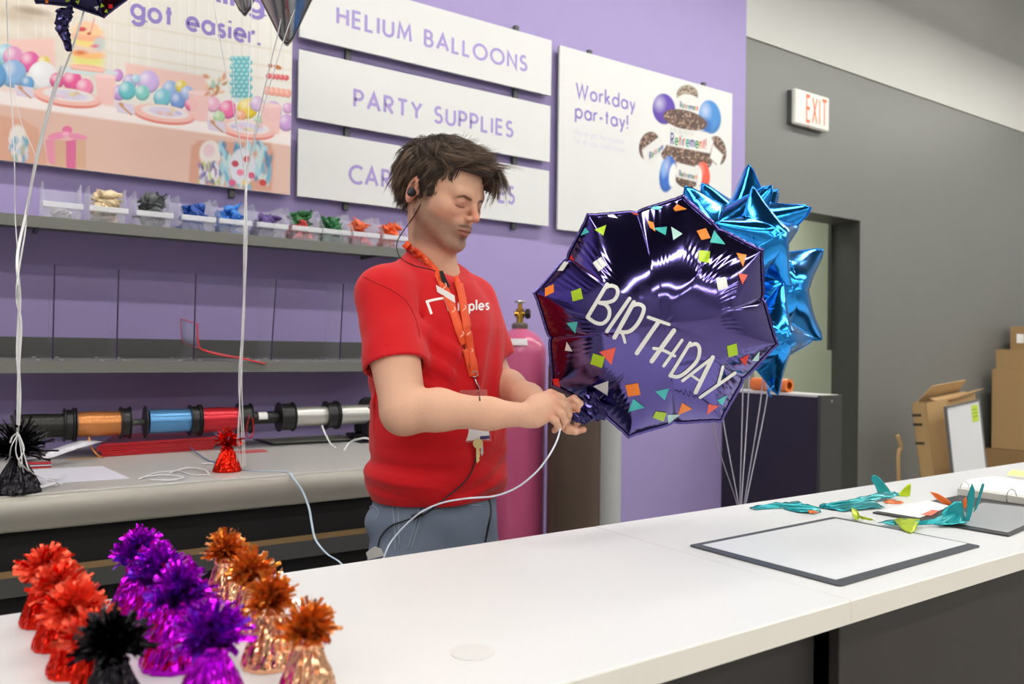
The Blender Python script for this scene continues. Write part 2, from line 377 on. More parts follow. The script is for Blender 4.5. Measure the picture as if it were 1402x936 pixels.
# screws on the apron
for (px, py) in ((381, 720), (245, 737)):
    p = onY(px, py, YT0+.06); MB().lathe([(.004, 0), (.003, .002)], p, 10, ax=(0, -1, 0)).build('screw', mat('zinc', (190, 190, 190), .3, metal=1), t)

# ------------------------------------------------------------------ wall shelves
M_shelf = mat('grey painted steel shelf', (112, 113, 108), .5, bump=.04)
YS = 2.87
def shelf(name, label, zf_bot, zf_top, zb_top, back=0, x1=1.6):
    t = thing(name, label, 'shelf', (0, YW, zf_bot))
    zfd = zb_top-zf_top
    MB().prism([(YS, zf_top), (YW-.004, zb_top), (YW-.004, zb_top-.015), (YS+.015, zf_top-.015)], (-3, 0, 0), (0, 1, 0), (0, 0, 1), (x1+3, 0, 0)).build('deck', M_shelf, t)
    MB().box(-3, x1, YS-.003, YS-.0005, zf_bot, zf_top+.001).build('front_lip', M_shelf, t)
    if back: MB().box(-3, x1, YW-.012, YW-.002, zb_top-.001, back).build('back_rail', M_dgrey, t)
    for x in (-2.2, -1., .2, 1.4): MB().prism([(YW-.003, zb_top-.016), (YS+.05, zf_top-.016), (YS+.05, zf_top-.018), (YW-.003, zb_top-.03)], (x, 0, 0), (0, 1, 0), (0, 0, 1), (.012, 0, 0)).build('bracket', M_dgrey, t)
    return t
za = onY(250, 327.5, YS-.003).z; zb = onY(250, 313.5, YS-.003).z
shelf('wall_shelf', 'upper grey steel wall shelf carrying the clear bins of balloons', za, zb, zb+.012)
ZS1 = zb
za2 = onY(250, 509.5, YS-.003).z; zb2 = onY(250, 495.4, YS-.003).z; zk2 = onY(250, 487, YW-.012).z
shelf('wall_shelf', 'lower grey steel wall shelf carrying the clear divider panels', za2, zb2, zk2, back=onY(250, 464.5, YW-.012).z)
ZS2 = zb2; ZK2 = zk2
# ------------------------------------------------------------------ sign boards
M_board = mat('white foam board', (228, 229, 229), .55); M_boardedge = mat('board edge', (60, 58, 62), .6)
M_letter = mat('lavender lettering', (172, 156, 216), .6); M_strut = mat('charcoal steel strut', (80, 82, 84), .4)
YSG = YW-.045
def board(name, label, cat, px, Y=YSG):
    """px: lower-left and upper-right corners in the photo"""
    (ax, ay), (bx, by) = px; a = onY(ax, ay, Y); b = onY(bx, by, Y)
    t = thing(name, label, cat, (a.x, Y, a.z))
    MB().box(a.x, b.x, Y, Y+.012, a.z, b.z).build('board', M_board, t)
    MB().box(a.x+.0015, b.x-.0015, Y+.012, Y+.018, a.z+.0015, b.z-.0015).build('backing', M_boardedge, t)
    return t, a, b
def board_text(t, s, c0, c1, hpx, m, name='lettering', w=.19, gap=.17, Y=YSG, **kw):
    """c0: px of base-left, c1: px of base-right; hpx: (top px) above c0"""
    a = onY(*c0, Y-.0008); b = onY(*c1, Y-.0008); hh = onY(c0[0], hpx, Y-.0008).z-a.z
    b.z = a.z if kw.pop('level', True) else b.z
    letters3d(s, a, b, hh, m, t, w=w, gap=gap, **kw)
dz = onY(752, 165, YSG)
t, a, b = board('hanging_sign', 'top white wall sign reading HELIUM BALLOONS', 'sign', ((410.3, 50), (755.4, 55.4)))
board_text(t, 'HELIUM BALLOONS', (460.3, 31.3), (722, 97), 9.5, M_letter)
t2, a2, b2 = board('hanging_sign', 'middle white wall sign reading PARTY SUPPLIES', 'sign', ((408, 160.7), (753.7, 145.2)))
board_text(t2, 'PARTY SUPPLIES', (483.5, 145), (703, 185), 123, M_letter)
t3, a3, b3 = board('hanging_sign', 'lowest white wall sign, lettering partly hidden by the head', 'sign', ((407.3, 268), (752, 234)))
board_text(t3, 'CAR', (477, 249), (536, 262), 226, M_letter); board_text(t3, 'ES', (682, 275.5), (705, 279), 253.5, M_letter)
def strut(x, z0, z1, lab):
    o = MB().box(x-.011, x+.011, YW-.024, YW-.004, z0, z1).build('support_strut', M_strut)
    for k in range(0, int((z1-z0)/.05)):
        pass
    return tag(o, lab, 'strut')
xs1 = onY(477, 70, YW-.02).x; xs2 = onY(706, 130, YW-.02).x
strut(xs1, a3.z-.03, b.z+.03, 'grey steel strut behind the left ends of the three stacked signs')
strut(xs2, a3.z-.03, b.z+.035, 'grey steel strut behind the right ends of the three stacked signs')
# right poster
t, a, b = board('wall_poster', 'white wall poster reading Workday par-tay! beside a bunch of retirement balloons', 'poster', ((763.5, 313.6), (1002.7, 128.2)))
M_l2 = mat('violet lettering', (150, 132, 206), .6); M_l3 = mat('pale violet lettering', (205, 200, 228), .6)
board_text(t, 'Workday', (788, 132), (870, 152), 113, M_l2, w=.16, gap=.14); board_text(t, 'par-tay!', (787, 160), (860, 176), 141, M_l2, w=.16, gap=.14)
board_text(t, "We've got the supplies", (786, 183.5), (854, 198), 176, M_l3, w=.07, gap=.17); board_text(t, 'for all your celebrations.', (786, 195), (857, 209), 187.5, M_l3, w=.07, gap=.17)
RP = (t, a, b)
xr = onY(808, 70, YW-.02).x; strut(xr, a.z-.02, b.z+.03, 'grey steel strut behind the left side of the Workday poster')
xr = onY(964, 115, YW-.02).x; strut(xr, a.z-.02, b.z+.03, 'grey steel strut behind the right side of the Workday poster')
# left poster
pa = onY(397, 267, YSG); pb = Vector((pa.x, YSG, onY(398, -60, YSG).z)); px0 = pa.x-1.75
LPT = thing('wall_poster', 'large party table photo poster at the top left of the purple wall', 'poster', (px0, YSG, pa.z))
MB().box(px0, pa.x, YSG, YSG+.012, pa.z, pb.z).build('board', M_board, LPT); MB().box(px0+.0015, pa.x-.0015, YSG+.012, YSG+.018, pa.z+.0015, pb.z).build('backing', M_boardedge, LPT)
LP = (px0, pa.x, pa.z, pb.z)
xl = onY(318, 262, YW-.02).x; strut(xl, pa.z-.03, pb.z, 'grey steel strut behind the right side of the party table poster')
# exit sign
YE = YG-.055
a = onY(1089, 168, YE); b = onY(1136, 134, YE)
t = thing('exit_sign', 'white wall mounted exit sign with red-orange letters', 'exit sign', (a.x, YE, a.z))
W_ = mat('white sign plastic', (236, 236, 230), .35)
MB().box(a.x, b.x, YE, YG-.02, a.z, b.z, b=.008).build('housing', W_, t); MB().box(a.x-.012, b.x-.012, YG-.02, YG-.002, a.z+.004, b.z-.008).build('back_plate', M_strut, t)
zz0 = a.z+(b.z-a.z)*.14; zz1 = a.z+(b.z-a.z)*.86; xx0 = a.x+(b.x-a.x)*.3; xx1 = a.x+(b.x-a.x)*.92
letters3d('EXIT', (xx0, YE-.001, zz0), (xx1, YE-.001, zz0), zz1-zz0, mat('exit letters', (250, 96, 52), .5, estr=.35), t, w=.13, gap=.24)
MB().lathe([(.006, 0), (.005, .004)], (a.x+(b.x-a.x)*.42, YE+.015, a.z), 12, ax=(0, 0, -1)).build('test_lamp', mat('red led', (220, 80, 60), .4), t)
# ------------------------------------------------------------------ clear bins with latex balloons on the upper shelf
M_clear = mat('clear bin plastic', (226, 228, 238), .25, trans=0., alpha=.2, bump=.05)
M_clear2 = mat('clear bin lip', (236, 238, 244), .3, alpha=.62)
def make_bin(label, loc, rz):
    t = thing('storage_bin', label, 'bin', loc, None, rz)
    W, D, H, HF, T = .108, .20, .118, .05, .0025
    m = LB()   # local: front faces -Y
    m.box(-W/2+.006, W/2-.006, 0, D, 0, T)
    m.box(-W/2, W/2, D-T, D, 0, H)
    for s in (-1, 1):
        m.prism([(0.012, 0), (D, 0), (D, H), (.055, H), (.0, HF+.004), (0, HF-.006)], (s*(W/2), 0, 0), (0, 1, 0), (0, 0, 1), (-s*T, 0, 0))
        m.box(s*(W/2)-.003, s*(W/2)+.003, .055, D, H-.003, H+.002)
        for k in range(5): m.box(s*W/2-.0015*s-.001, s*W/2+.0012*s+.001, .07+.025*k, .073+.025*k, .01, H-.004)
    m.build('body', M_clear, t)
    f = LB(); f.box(-W/2+.004, W/2-.004, .010, .012, T, HF-.018); f.build('front_panel', M_clear, t)
    f = LB(); f.box(-W/2-.003, W/2+.003, -.006, .010, HF-.018, HF, b=.002)
    f.box(-.0015, .0015, -.009, -.006, HF-.018, HF); f.build('front_lip', M_clear2, t)
    return t
def latex(name, label, cat, base, rz, cols, n, seed, top=.09, W=.085, D=.15, shift=(0, 0)):
    r = random.Random(seed); V = []; F = []; C = []
    R = Matrix.Translation(base) @ Matrix.Rotation(rz, 4, 'Z')
    for k in range(n):
        L = r.uniform(.04, .062); w = r.uniform(.011, .018); fl = r.uniform(.3, .6); lay = k/n
        c = Vector((r.uniform(-W/2+.018, W/2-.018)+shift[0], .035+r.uniform(0, (D-.05)*(1 if lay < .6 else .6))+shift[1], .012+lay*(top-.02)))
        M = R @ Matrix.Translation(c) @ Matrix.Rotation(r.uniform(0, 6.3), 4, 'Z') @ Matrix.Rotation(r.uniform(-.55, .55)*(1 if lay < .7 else 1.5), 4, 'Y') @ Matrix.Rotation(r.uniform(0, 6.3), 4, 'X')
        prof = [(-.5, .12), (-.42, .62), (-.25, 1), (0, 1.05), (.18, .7), (.3, .36), (.45, .3), (.5, .42)]
        bend = r.uniform(-.5, .5); nn = 8; i0 = len(V); ph = r.uniform(0, 6)
        for (h, q) in prof:
            for j in range(nn):
                a = 2*math.pi*j/nn; rr = w*q*(1+.18*math.sin(3*a+ph+h*5))
                V.append(M @ Vector((h*L, math.cos(a)*rr+bend*h*h*L, math.sin(a)*rr*fl)))
        for i in range(len(prof)-1):
            for j in range(nn): F.append((i0+i*nn+j, i0+i*nn+(j+1) % nn, i0+(i+1)*nn+(j+1) % nn, i0+(i+1)*nn+j))
        cc = cols[0] if (len(cols) == 1 or lay < .6) else cols[1]
        cc = s2l(cc); v = r.uniform(.8, 1.15); C += [[x*v for x in cc]]*(nn*len(prof))
    # keep the pile inside the bin and above its floor
    o = npmesh(name, [tuple(p) for p in V], F, vmat('latex', .45), None, True, np.array(C))
    return tag(o, label, cat, None, 'stuff')
bins = [((55, 117), 'empty-looking, leftmost', [(235, 232, 240)], 8, .03), ((118, 180), 'cream', [(226, 206, 168)], 42, .1), ((183, 241), 'charcoal grey', [(92, 96, 98)], 46, .105),
        ((246, 298), 'royal blue', [(40, 84, 170)], 38, .085), ((299, 346), 'sky blue', [(52, 128, 214)], 42, .095), ((351, 396), 'violet', [(98, 76, 140)], 34, .075),
        ((400, 441), 'red and dark green', [(205, 78, 78), (40, 108, 56)], 40, .10), ((443, 480), 'green', [(48, 120, 70)], 40, .09), ((483, 520), 'pink and orange', [(208, 92, 104), (226, 104, 62)], 36, .09), ((523, 561), 'orange', [(232, 98, 44)], 36, .09)]
RZB = math.radians(4)
for i, ((xa, xb), nm, cols, n, top) in enumerate(bins):
    p = onY((xa+xb)/2, 300+.09*xa/1.0, YS+.012); p.z = ZS1+.0015
    rz = RZB if i > 2 else math.radians(-1)
    ord_ = ['first', 'second', 'third', 'fourth', 'fifth', 'sixth', 'seventh', 'eighth', 'ninth', 'tenth'][i]
    make_bin(f'clear bin of {nm if i else "pale"} balloons, {ord_} from the left on upper shelf', p, rz)['group'] = 'clear bins on the upper shelf'
    latex('latex_balloons', f'heap of uninflated {nm if i else "pale white"} latex balloons in the {ord_} clear bin', 'balloons', p, rz, cols, int(n*1.6), 50+i, top+.012, shift=(0, .0))
# ------------------------------------------------------------------ clear divider panels on the lower shelf
M_acr = mat('clear acrylic', (215, 215, 230), .05, alpha=.05); M_acre = mat('acrylic edge', (58, 42, 78), .2, alpha=.9)
M_rub = mat('clear rubber foot', (205, 205, 205), .2, alpha=.7)
for i, (px, ytop) in enumerate(((72, 358), (159.5, 364), (265, 370), (371, 377), (465, 383))):
    yf = YS+.028
    b = onY(px, 490, yf); tp = onY(px, ytop, yf); z0 = ZS2+.007; sl = (ZK2-ZS2)/(YW-YS)
    o_ = ['leftmost', 'second from the left', 'middle', 'second from the right', 'rightmost'][i]
    t = thing('shelf_divider', f'clear acrylic shelf divider standing on the lower shelf, {o_}', 'divider', (b.x, yf, z0-.005))
    t['group'] = 'clear dividers on the lower shelf'
    lean = math.radians((0, 0, 0, -2.0, -1.)[i]); t.rotation_euler = (math.atan(sl), -lean, 0)
    H = (tp.z-b.z)
    LB().box(-.0012, .0012, .0022, .17, .006, H).build('panel', M_acr, t)
    LB().box(-.0022, .0022, 0, .0022, .006, H).build('front_edge', M_acre, t); 
    LB().box(-.045, .03, .0, .17, .004, .006).build('base_plate', M_acr, t)
    for (x, y) in ((-.04, .02), (.025, .02), (-.04, .15), (.025, .15)): LB().lathe([(.006, 0), (.007, .003)], (x, y, .0005), 10).build('foot', M_rub, t)
# red edged bent sign holder
M_rede = mat('red edge', (214, 44, 52), .4); M_pl = mat('clear sleeve', (190, 192, 225), .15, alpha=.5)
yf = YS+.02
pr = [onY(238, 433, yf), onY(270, 443, yf), onY(271, 471, yf), onY(290, 482, yf), onY(330, 489, yf), onY(358, 497, yf)]
A = onY(270, 443, yf); 
pts = [A, onY(271, 466, yf), onY(276, 478, yf), onY(300, 485.5, yf), onY(330, 491, yf), onY(360, 497.5, yf)]
t = thing('sign_holder', 'bent clear sign holder with red edges lying on the lower shelf', 'sign holder', (A.x, yf, ZS2+.002))
path = bez(pts, 6); dv = Vector((-.03, .15, .022))
for p in path: p.y = YS-.012 if p.z < ZS2+.015 else p.y
path2 = [p+Vector((-.02, .16, .02))*(1 if i < 10 else max(.15, 1-(i-10)/20)) for i, p in enumerate(path)]
mb = MB(); mb.v = [tuple(p) for q in zip(path, path2) for p in q]; mb.f = [(2*i, 2*i+1, 2*i+3, 2*i+2) for i in range(len(path)-1)]
mb.build('sleeve', M_pl, t, smooth=True)
MB().tube(path, .0028, 6).build('front_edge', M_rede, t, smooth=True); MB().tube(path2, .0014, 6).build('rear_edge', M_rede, t, smooth=True)
MB().tube([path[0], path2[0]], .0016, 6).build('top_edge', M_rede, t); MB().tube([path[-1], path2[-1]], .0018, 6).build('end_edge', M_rede, t)

# ------------------------------------------------------------------ ribbon spools on the rod
YR = 2.93
rA = onY(0, 583, YR); rB = onY(497, 568, YR); rz_ = (rA.z+rB.z)/2
def rx(px): return onY(px, 577, YR).x
M_rod = mat('grey steel rod', (96, 98, 98), .35, metal=.4)
t = thing('spool_rack', 'grey steel rod holding the ribbon spools above the work table', 'rack', (rA.x-1., YR, rz_))
zc_ = rz_
MB().tube([(-.9, YR, zc_), (1.34, YR, zc_)], .011, 14).build('rod', M_rod, t, smooth=True)
for x in (-.9, 1.32): MB().box(x-.006, x+.006, YR-.03, YR+.03, ZT+.002, zc_+.03).build('bracket', M_blackp, t)
MB().box(-.93, -.86, YR-.06, YR+.06, ZT+.0005, ZT+.003).build('foot_plate', M_blackp, t); MB().box(1.27, 1.35, YR-.06, YR+.06, ZT+.0005, ZT+.003).build('foot_plate', M_blackp, t)
def spool_mat(name, c, metal=.55, rough=.28):
    m = mat(name, c, rough, metal=metal); nt = m.node_tree; b = nt.nodes['Principled BSDF']
    tc = nt.nodes.new('ShaderNodeTexCoord'); w = nt.nodes.new('ShaderNodeTexWave'); w.bands_direction = 'X'; w.inputs['Scale'].default_value = 60; w.inputs['Distortion'].default_value = .6
    bp = nt.nodes.new('ShaderNodeBump'); bp.inputs['Strength'].default_value = .35; bp.inputs['Distance'].default_value = .001
    nt.links.new(tc.outputs['Object'], w.inputs['Vector']); nt.links.new(w.outputs['Fac'], bp.inputs['Height']); nt.links.new(bp.outputs['Normal'], b.inputs['Normal']); return m
def spool(p0, p1, nm, m, fl=((0, 4), (0, 14)), rr=.043, where=''):
    """fl: width in px of left and right flange"""
    x0, x1 = rx(p0), rx(p1); k = x1-x0
    t = thing('ribbon_spool', f'spool of {nm} ribbon on the rod, {where}', 'ribbon spool', (x0, YR, zc_), 'ribbon spools on the rod')
    fa = max(.004, rx(p0+fl[0])-x0); fb = max(.004, x1-rx(p1-fl[1])); R = .054
    ins = .0115
    prof = [(ins, 0), (R, 0), (R, .003), (ins+.006, .003)] if fa < .012 else [(ins, 0), (R, 0), (R, .003), (R-.006, .006), (R-.006, fa-.006), (R, fa-.003), (R, fa), (ins, fa)]
    MB().lathe(prof, (x0, YR, zc_), 32, ax=(1, 0, 0), cap=False).build('flange', M_blackp, t, auto=.5)
    prof = [(ins, 0), (R, 0), (R, .003), (ins+.006, .003)] if fb < .012 else [(ins, 0), (R, 0), (R, .003), (R-.006, .006), (R-.006, fb-.006), (R, fb-.003), (R, fb), (ins, fb)]
    MB().lathe(prof, (x1-fb, YR, zc_), 32, ax=(1, 0, 0), cap=False).build('flange', M_blackp, t, auto=.5)
    MB().lathe([(ins+.002, 0), (rr, .0005), (rr+.001, k*.3), (rr-.0008, k*.7), (rr, k-fa-fb-.0005), (ins+.002, k-fa-fb)], (x0+fa, YR, zc_), 40, ax=(1, 0, 0), cap=False).build('ribbon_winding', m, t, auto=.5)
    return t
spool(20, 101, 'black', spool_mat('black ribbon', (44, 44, 40), .3, .35), (3, 14), .038, 'leftmost')
spool(103, 178, 'copper', spool_mat('copper ribbon', (212, 138, 78), .5), (2, 14), .040, 'second from the left')
spool(198, 272, 'light blue', spool_mat('blue ribbon', (92, 152, 205), .5), (5, 13), .041, 'between copper and red')
spool(273.5, 343, 'red', spool_mat('red ribbon', (206, 44, 58), .5), (1, 18), .042, 'right of the light blue one')
sv = spool_mat('silver ribbon', (205, 203, 198), .6)
spool(381, 459, 'silver', sv, (20, 14), .036, 'left of the other silver one')
spool(460.5, 540, 'silver', sv, (1, 10), .037, 'rightmost, next to the red shirt')
t = thing('spool_core', 'empty black spool core with white label between red and silver ribbon spools', 'spool core', (rx(345), YR, zc_))
MB().lathe([(.012, 0), (.022, 0), (.022, rx(379)-rx(345)), (.012, rx(379)-rx(345))], (rx(345), YR, zc_), 24, ax=(1, 0, 0), cap=False).build('core', M_blackp, t, auto=.5)
M_paper = mat('white paper', (236, 236, 236), .7)
mb = MB(); x0, x1 = rx(352), rx(364); v = []
for k in range(7):
    a = math.radians(-10+k*14); v += [(x0, YR-math.cos(a)*.0226, zc_+math.sin(a)*.0226), (x1, YR-math.cos(a)*.0226, zc_+math.sin(a)*.0226)]
mb.add(v, [(2*i, 2*i+1, 2*i+3, 2*i+2) for i in range(6)]); mb.build('label', M_paper, t)
# loose ribbon tails from spools
def ribbon(name, label, pts, w, m, group=None, up=(0, 0, 1), cat='ribbon', r=None, kind=None):
    mb = MB(); pts = bez(pts, 10)
    mb.tube(pts, w*.62, 6, flat=.35) if r is None else mb.tube(pts, r, 6)
    return tag(mb.build(name, m, smooth=True), label, cat, group, kind)
M_wr = mat('white curling ribbon', (240, 240, 242), .35, spec=.6); M_copper = MATS['copper ribbon']; M_blue = MATS['blue ribbon']
def TP(px, py, dz=.0015): p = onZ(px, py, ZT); p.z += dz; return p
def RP_(px, py, Y=2.86): return onY(px, py, Y)
ribbon('ribbon_tail', 'copper ribbon end hanging from the copper spool', [RP_(122, 598, 2.885), RP_(124, 610, 2.87), RP_(133, 622, 2.86), TP(141, 627)], .005, M_copper)
ribbon('ribbon_tail', 'dark ribbon end hanging from the black spool', [RP_(61, 582, 2.885), RP_(63, 600, 2.87), RP_(59, 615, 2.86), TP(52, 625)], .005, MATS['black ribbon'])
ribbon('ribbon_tail', 'silver ribbon end hanging from the left silver spool', [RP_(441, 582, 2.89), RP_(445, 593, 2.87), RP_(452, 606, 2.84), TP(459, 613)], .006, M_wr)
ribbon('ribbon_tail', 'white ribbon end on the table beside the red shirt', [TP(471, 617), RP_(478, 606, 2.75), RP_(490, 601, 2.7), RP_(503, 600, 2.66), TP(515, 608)], .006, M_wr)
ribbon('ribbon_tail', 'red ribbon loop hanging beside the red spool', [RP_(341, 568, 2.875), RP_(337, 590, 2.87), RP_(339, 598, 2.87), RP_(344, 598, 2.86), RP_(347, 590, 2.87), RP_(346, 572, 2.875)], .007, MATS['red ribbon'])
# ------------------------------------------------------------------ clutter on the work table
t = tag(MB().prism([(0, 0), (1, 0), (1, 1), (0, 1)], TP(30, 664.5, .0004), TP(178, 655, .0004)-TP(30, 664.5, .0004), TP(140, 638, .0004)-TP(178, 655, .0004), (0, 0, .0006)).build('paper_sheet', mat('pale form paper', (226, 224, 238), .6)), 'white printed sheet lying on the work table', 'paper')
c = [TP(345, 601, .0005), TP(372, 610, .0005), TP(485, 604, .0005), TP(452, 595, .0005)]
t = thing('framed_notice', 'flat black-edged frame with a greenish paper on the table below the silver spools', 'frame', c[1])
for p in c: p.y = min(p.y, YW-.035)
c[0].x = onZ(352, 604, ZT).x; c[3].x = onZ(470, 598, ZT).x
cen = sum(c, Vector())/4
mb = MB(); mb.v = [tuple(p) for p in c]+[tuple(p+Vector((0, 0, .004))) for p in c]; mb.f = [(0, 1, 2, 3), (7, 6, 5, 4)]+[(i, (i+1) % 4, (i+1) % 4+4, i+4) for i in range(4)]; mb.build('frame', M_blackp, t)
ci = [cen+(p-cen)*.93+Vector((0, 0, .0062)) for p in c]; mb = MB(); mb.add(ci, [(0, 1, 2, 3)]); mb.build('paper', mat('greenish paper', (198, 204, 172), .5, var=.12, vscale=30), t)
# flat uninflated foil balloons in red, white
def flat_stack(name, label, poly, zs, m, cat, wav=.004, seed=3):
    r = random.Random(seed); mb = MB()
    for k, z in enumerate(zs):
        q = [Vector((p.x+r.uniform(-.006, .006), p.y+r.uniform(-.006, .006), z+ZT+r.uniform(0, wav))) for p in poly]
        n = len(q); mb.add(q+[p+Vector((0, 0, .003)) for p in q], [tuple(range(n)), tuple(range(2*n-1, n-1, -1))]+[(i, (i+1) % n, (i+1) % n+n, i+n) for i in range(n)])
    return tag(mb.build(name, m), label, cat)
M_redf = mat('red plastic sleeve', (206, 28, 40), .3, spec=.6); M_whf = mat('white film', (222, 222, 232), .3)
t = thing('folder_stack', 'stack of flat red plastic sleeves on the table below the blue spool', 'folders', TP(200, 612))
for k in range(7):
    q = [TP(138+rnd.uniform(-6, 6), 626, 0), TP(296+rnd.uniform(-5, 3), 615, 0), TP(285, 603, 0), TP(160, 608, 0)]
    z = ZT+.001+k*.006
    mb = MB(); mb.v = [(p.x, p.y, z+(.004*k/7 if i in (1, 2) else 0)) for i, p in enumerate(q)]+[(p.x, p.y, z+.0045+(.004*k/7 if i in (1, 2) else 0)) for i, p in enumerate(q)]
    mb.f = [(3, 2, 1, 0), (4, 5, 6, 7)]+[(i, (i+1) % 4, (i+1) % 4+4, i+4) for i in range(4)]
    mb.build('sleeve', M_redf, t)
for k in range(1):
    pts = bez([TP(35, 630, .006), onY(62, 623, 2.76), onY(95, 612, 2.80), onY(125, 604, 2.85), TP(150, 607, .012)], 8)
    mb = MB().ribbon(pts, .034, up=(0, -.5, 1)); o = tag(mb.build('film_strip', M_whf, smooth=True), 'white film strip curving over the table below the black spool', 'film strip'); o.modifiers.new('thickness', 'SOLIDIFY').thickness = .003
t = thing('folder_stack', 'short stack of small red flags beside the black balloon weight', 'folders', TP(45, 636))
for k in range(3): MB().prism([(0, 0), (.07, -.012), (.07, .02), (0, .03)], TP(32, 642, .001+k*.006), (1, 0, 0), (0, 1, 0), (0, 0, .003)).build('flag', M_redf if k != 1 else M_whf, t)
t = tag(MB().prism([(0, 0), (1, 0), (1, 1), (0, 1)], TP(92, 629.5, .0004), TP(134, 627.3, .0004)-TP(92, 629.5, .0004), Vector((.01, .02, 0)), (0, 0, .002)).build('wood_ruler', mat('pale wood', (196, 156, 106), .6)), 'pale wooden ruler on the work table below the copper spool', 'ruler')
for k, pts in enumerate((((190, 657), (215, 648), (245, 646), (262, 651), (288, 651)), ((196, 655), (222, 652), (250, 655), (236, 659), (205, 659)), ((232, 650), (258, 643), (280, 646), (286, 651)))):
    ribbon('cut_ribbon', ['longest', 'middle', 'shortest'][k]+' loop of white cut ribbon lying on the work table left of the red weight', [TP(a, b, .003+.002*k) for a, b in pts], .006, M_wr, 'cut ribbons on the work table')
ribbon('cut_ribbon', 'thin light blue ribbon lying behind the red weight on the work table', [TP(250, 604, .03), TP(262, 618, .012), TP(283, 630, .003), TP(296, 634, .003)], .005, M_blue)
ribbon('cut_ribbon', 'short white tube-like ribbon end left of the red weight', [TP(276, 636, .003), TP(285, 635.5, .004), TP(292, 635.5, .003)], .008, M_wr)
c0 = TP(330, 621, .001); t = tag(MB().prism([(0, 0), (.09, .0), (.085, .05), (-.02, .05)], c0, (1, 0, 0), (0, 1, 0), (0, 0, .004)).build('red_tag', mat('faded red card', (196, 92, 96), .5)), 'small faded red card on the table right of the red weight', 'card')
# blue ribbon falling from the table front
yb = YT0-.028
ribbon('blue_ribbon', 'pale blue ribbon draped over the front edge of the work table', [TP(328, 643, .002), TP(352, 645.5, .002), TP(378, 645.5, .002), TP(395, 647.5, .003), onY(402, 655, yb), onY(414, 672, yb-.01), onY(423, 695, yb-.03), onY(427, 717, yb-.05), onY(432, 738, yb-.08), onY(447, 757, yb-.14), onY(466, 770, yb-.2), onY(480, 790, yb-.22)], .006, mat('pale blue ribbon', (196, 216, 234), .3))
# black headset dock partly hidden by the shirt
p = TP(492, 600); t = thing('tape_dispenser', 'black desk dispenser partly hidden behind the red shirt', 'dispenser', p)
LB().box(-.03, .14, .0, .07, 0.0005, .018, b=.004).build('base', M_blackp, t); LB().box(-.005, .11, .02, .05, .018, .10, b=.008).build('body', M_blackp, t)
LB().lathe([(.035, -.012), (.042, -.01), (.042, .01), (.035, .012)], (.05, .035, .12), 24, ax=(0, 1, 0)).build('reel', M_blackp, t, auto=.5)

# ------------------------------------------------------------------ gas cylinders
def cyl(name, label, c, r, z0, zs, m, valve=True):
    t = thing(name, label, 'gas cylinder', (c.x, c.y, 0))
    H = zs
    prof = [(r-.006, .002), (r, .01), (r, H-r*1.0)]+[(r*math.cos(a)*1.0, H-r*1.0+r*.95*math.sin(a)) for a in [math.pi/2*k/10 for k in range(1, 10)] if r*math.cos(a) > .034]
    ztop = prof[-1][1]
    prof += [(.033, ztop+.004)]
    LB().lathe(prof, (0, 0, 0), 48).build('tank', m, t, auto=.6)
    if not valve: return t, ztop
    M_br = mat('brass', (206, 164, 76), .25, metal=1., bump=.2); M_st = mat('steel', (190, 190, 186), .3, metal=1); M_nk = mat('nickel collar', (150, 140, 128), .32, metal=.9)
    z = ztop+.004
    LB().lathe([(.034, 0), (.036, .004), (.036, .018), (.028, .026)], (0, 0, z), 32).build('neck_ring', M_nk, t, auto=.5)
    LB().lathe([(.016, 0), (.016, .02), (.019, .022), (.019, .03), (.013, .034), (.014, .05), (.018, .052), (.018, .06), (.010, .064), (.010, .085)], (0, 0, z+.026), 20).build('valve', M_br, t, auto=.5)
    e = CR.normalized()
    LB().lathe([(.011, -.02), (.013, .0), (.014, .012), (.010, .014), (.010, .024)], (0, 0, z+.065), 16, ax=e).build('outlet', M_br, t, auto=.5)
    kn = LB(); pr = []
    v = []; 
    kn.lathe([(.008, .02), (.020, .024), (.023, .03), (.023, .04), (.018, .046), (.006, .047)], (0, 0, z+.065), 10, ax=e); kn.build('outlet_knob', M_blackp, t, auto=.3)
    LB().lathe([(.008, 0), (.024, .002), (.026, .006), (.024, .010), (.008, .012)], (0, 0, z+.112), 12).build('hand_wheel', M_st, t, auto=.5)
    LB().lathe([(.012, -.026), (.013, -.01), (.010, .0)], (0, 0, z+.065), 12, ax=e).build('safety_plug', M_br, t, auto=.5)
    return t, ztop
M_pink = mat('glossy pink cylinder paint', (204, 92, 136), .3, coat=.4, bump=.08, bscale=25)
cT = onD(711, 500, 3.55); cT = Vector((cT.x, cT.y, 0)); rT = .118
zsh = onD(711, 447, 3.5).z
tk, zt = cyl('helium_cylinder', 'tall glossy pink helium cylinder with brass valve behind the red shirt', cT, rT, 0, zsh, M_pink)
# paper label wrapped on shoulder
mb = LB(); v = []; e = math.atan2(-CF.y, -CF.x)
for k in range(9):
    a = e-.75+k*.13
    for (rr, h) in ((.0995, zsh-rT+.0655), (.109, zsh-rT+.0505), (.1145, zsh-rT+.0375)): v.append(((rr+.0042)*math.cos(a), (rr+.0042)*math.sin(a), h))
mb.add(v, [(3*i+j, 3*i+3+j, 3*i+4+j, 3*i+1+j) for i in range(8) for j in (0, 1)]); mb.build('paper_label', mat('label paper', (216, 206, 212), .5), tk, smooth=True)
mb = LB(); v = []
for k in range(3):
    a = e-.85+k*.07
    for (rr, h) in ((.0995, zsh-rT+.0655), (.1145, zsh-rT+.0375)): v.append(((rr+.0045)*math.cos(a), (rr+.0045)*math.sin(a), h))
mb.add(v, [(2*i, 2*i+2, 2*i+3, 2*i+1) for i in range(2)]); mb.build('green_label', mat('green label', (30, 120, 108), .5), tk, smooth=True)
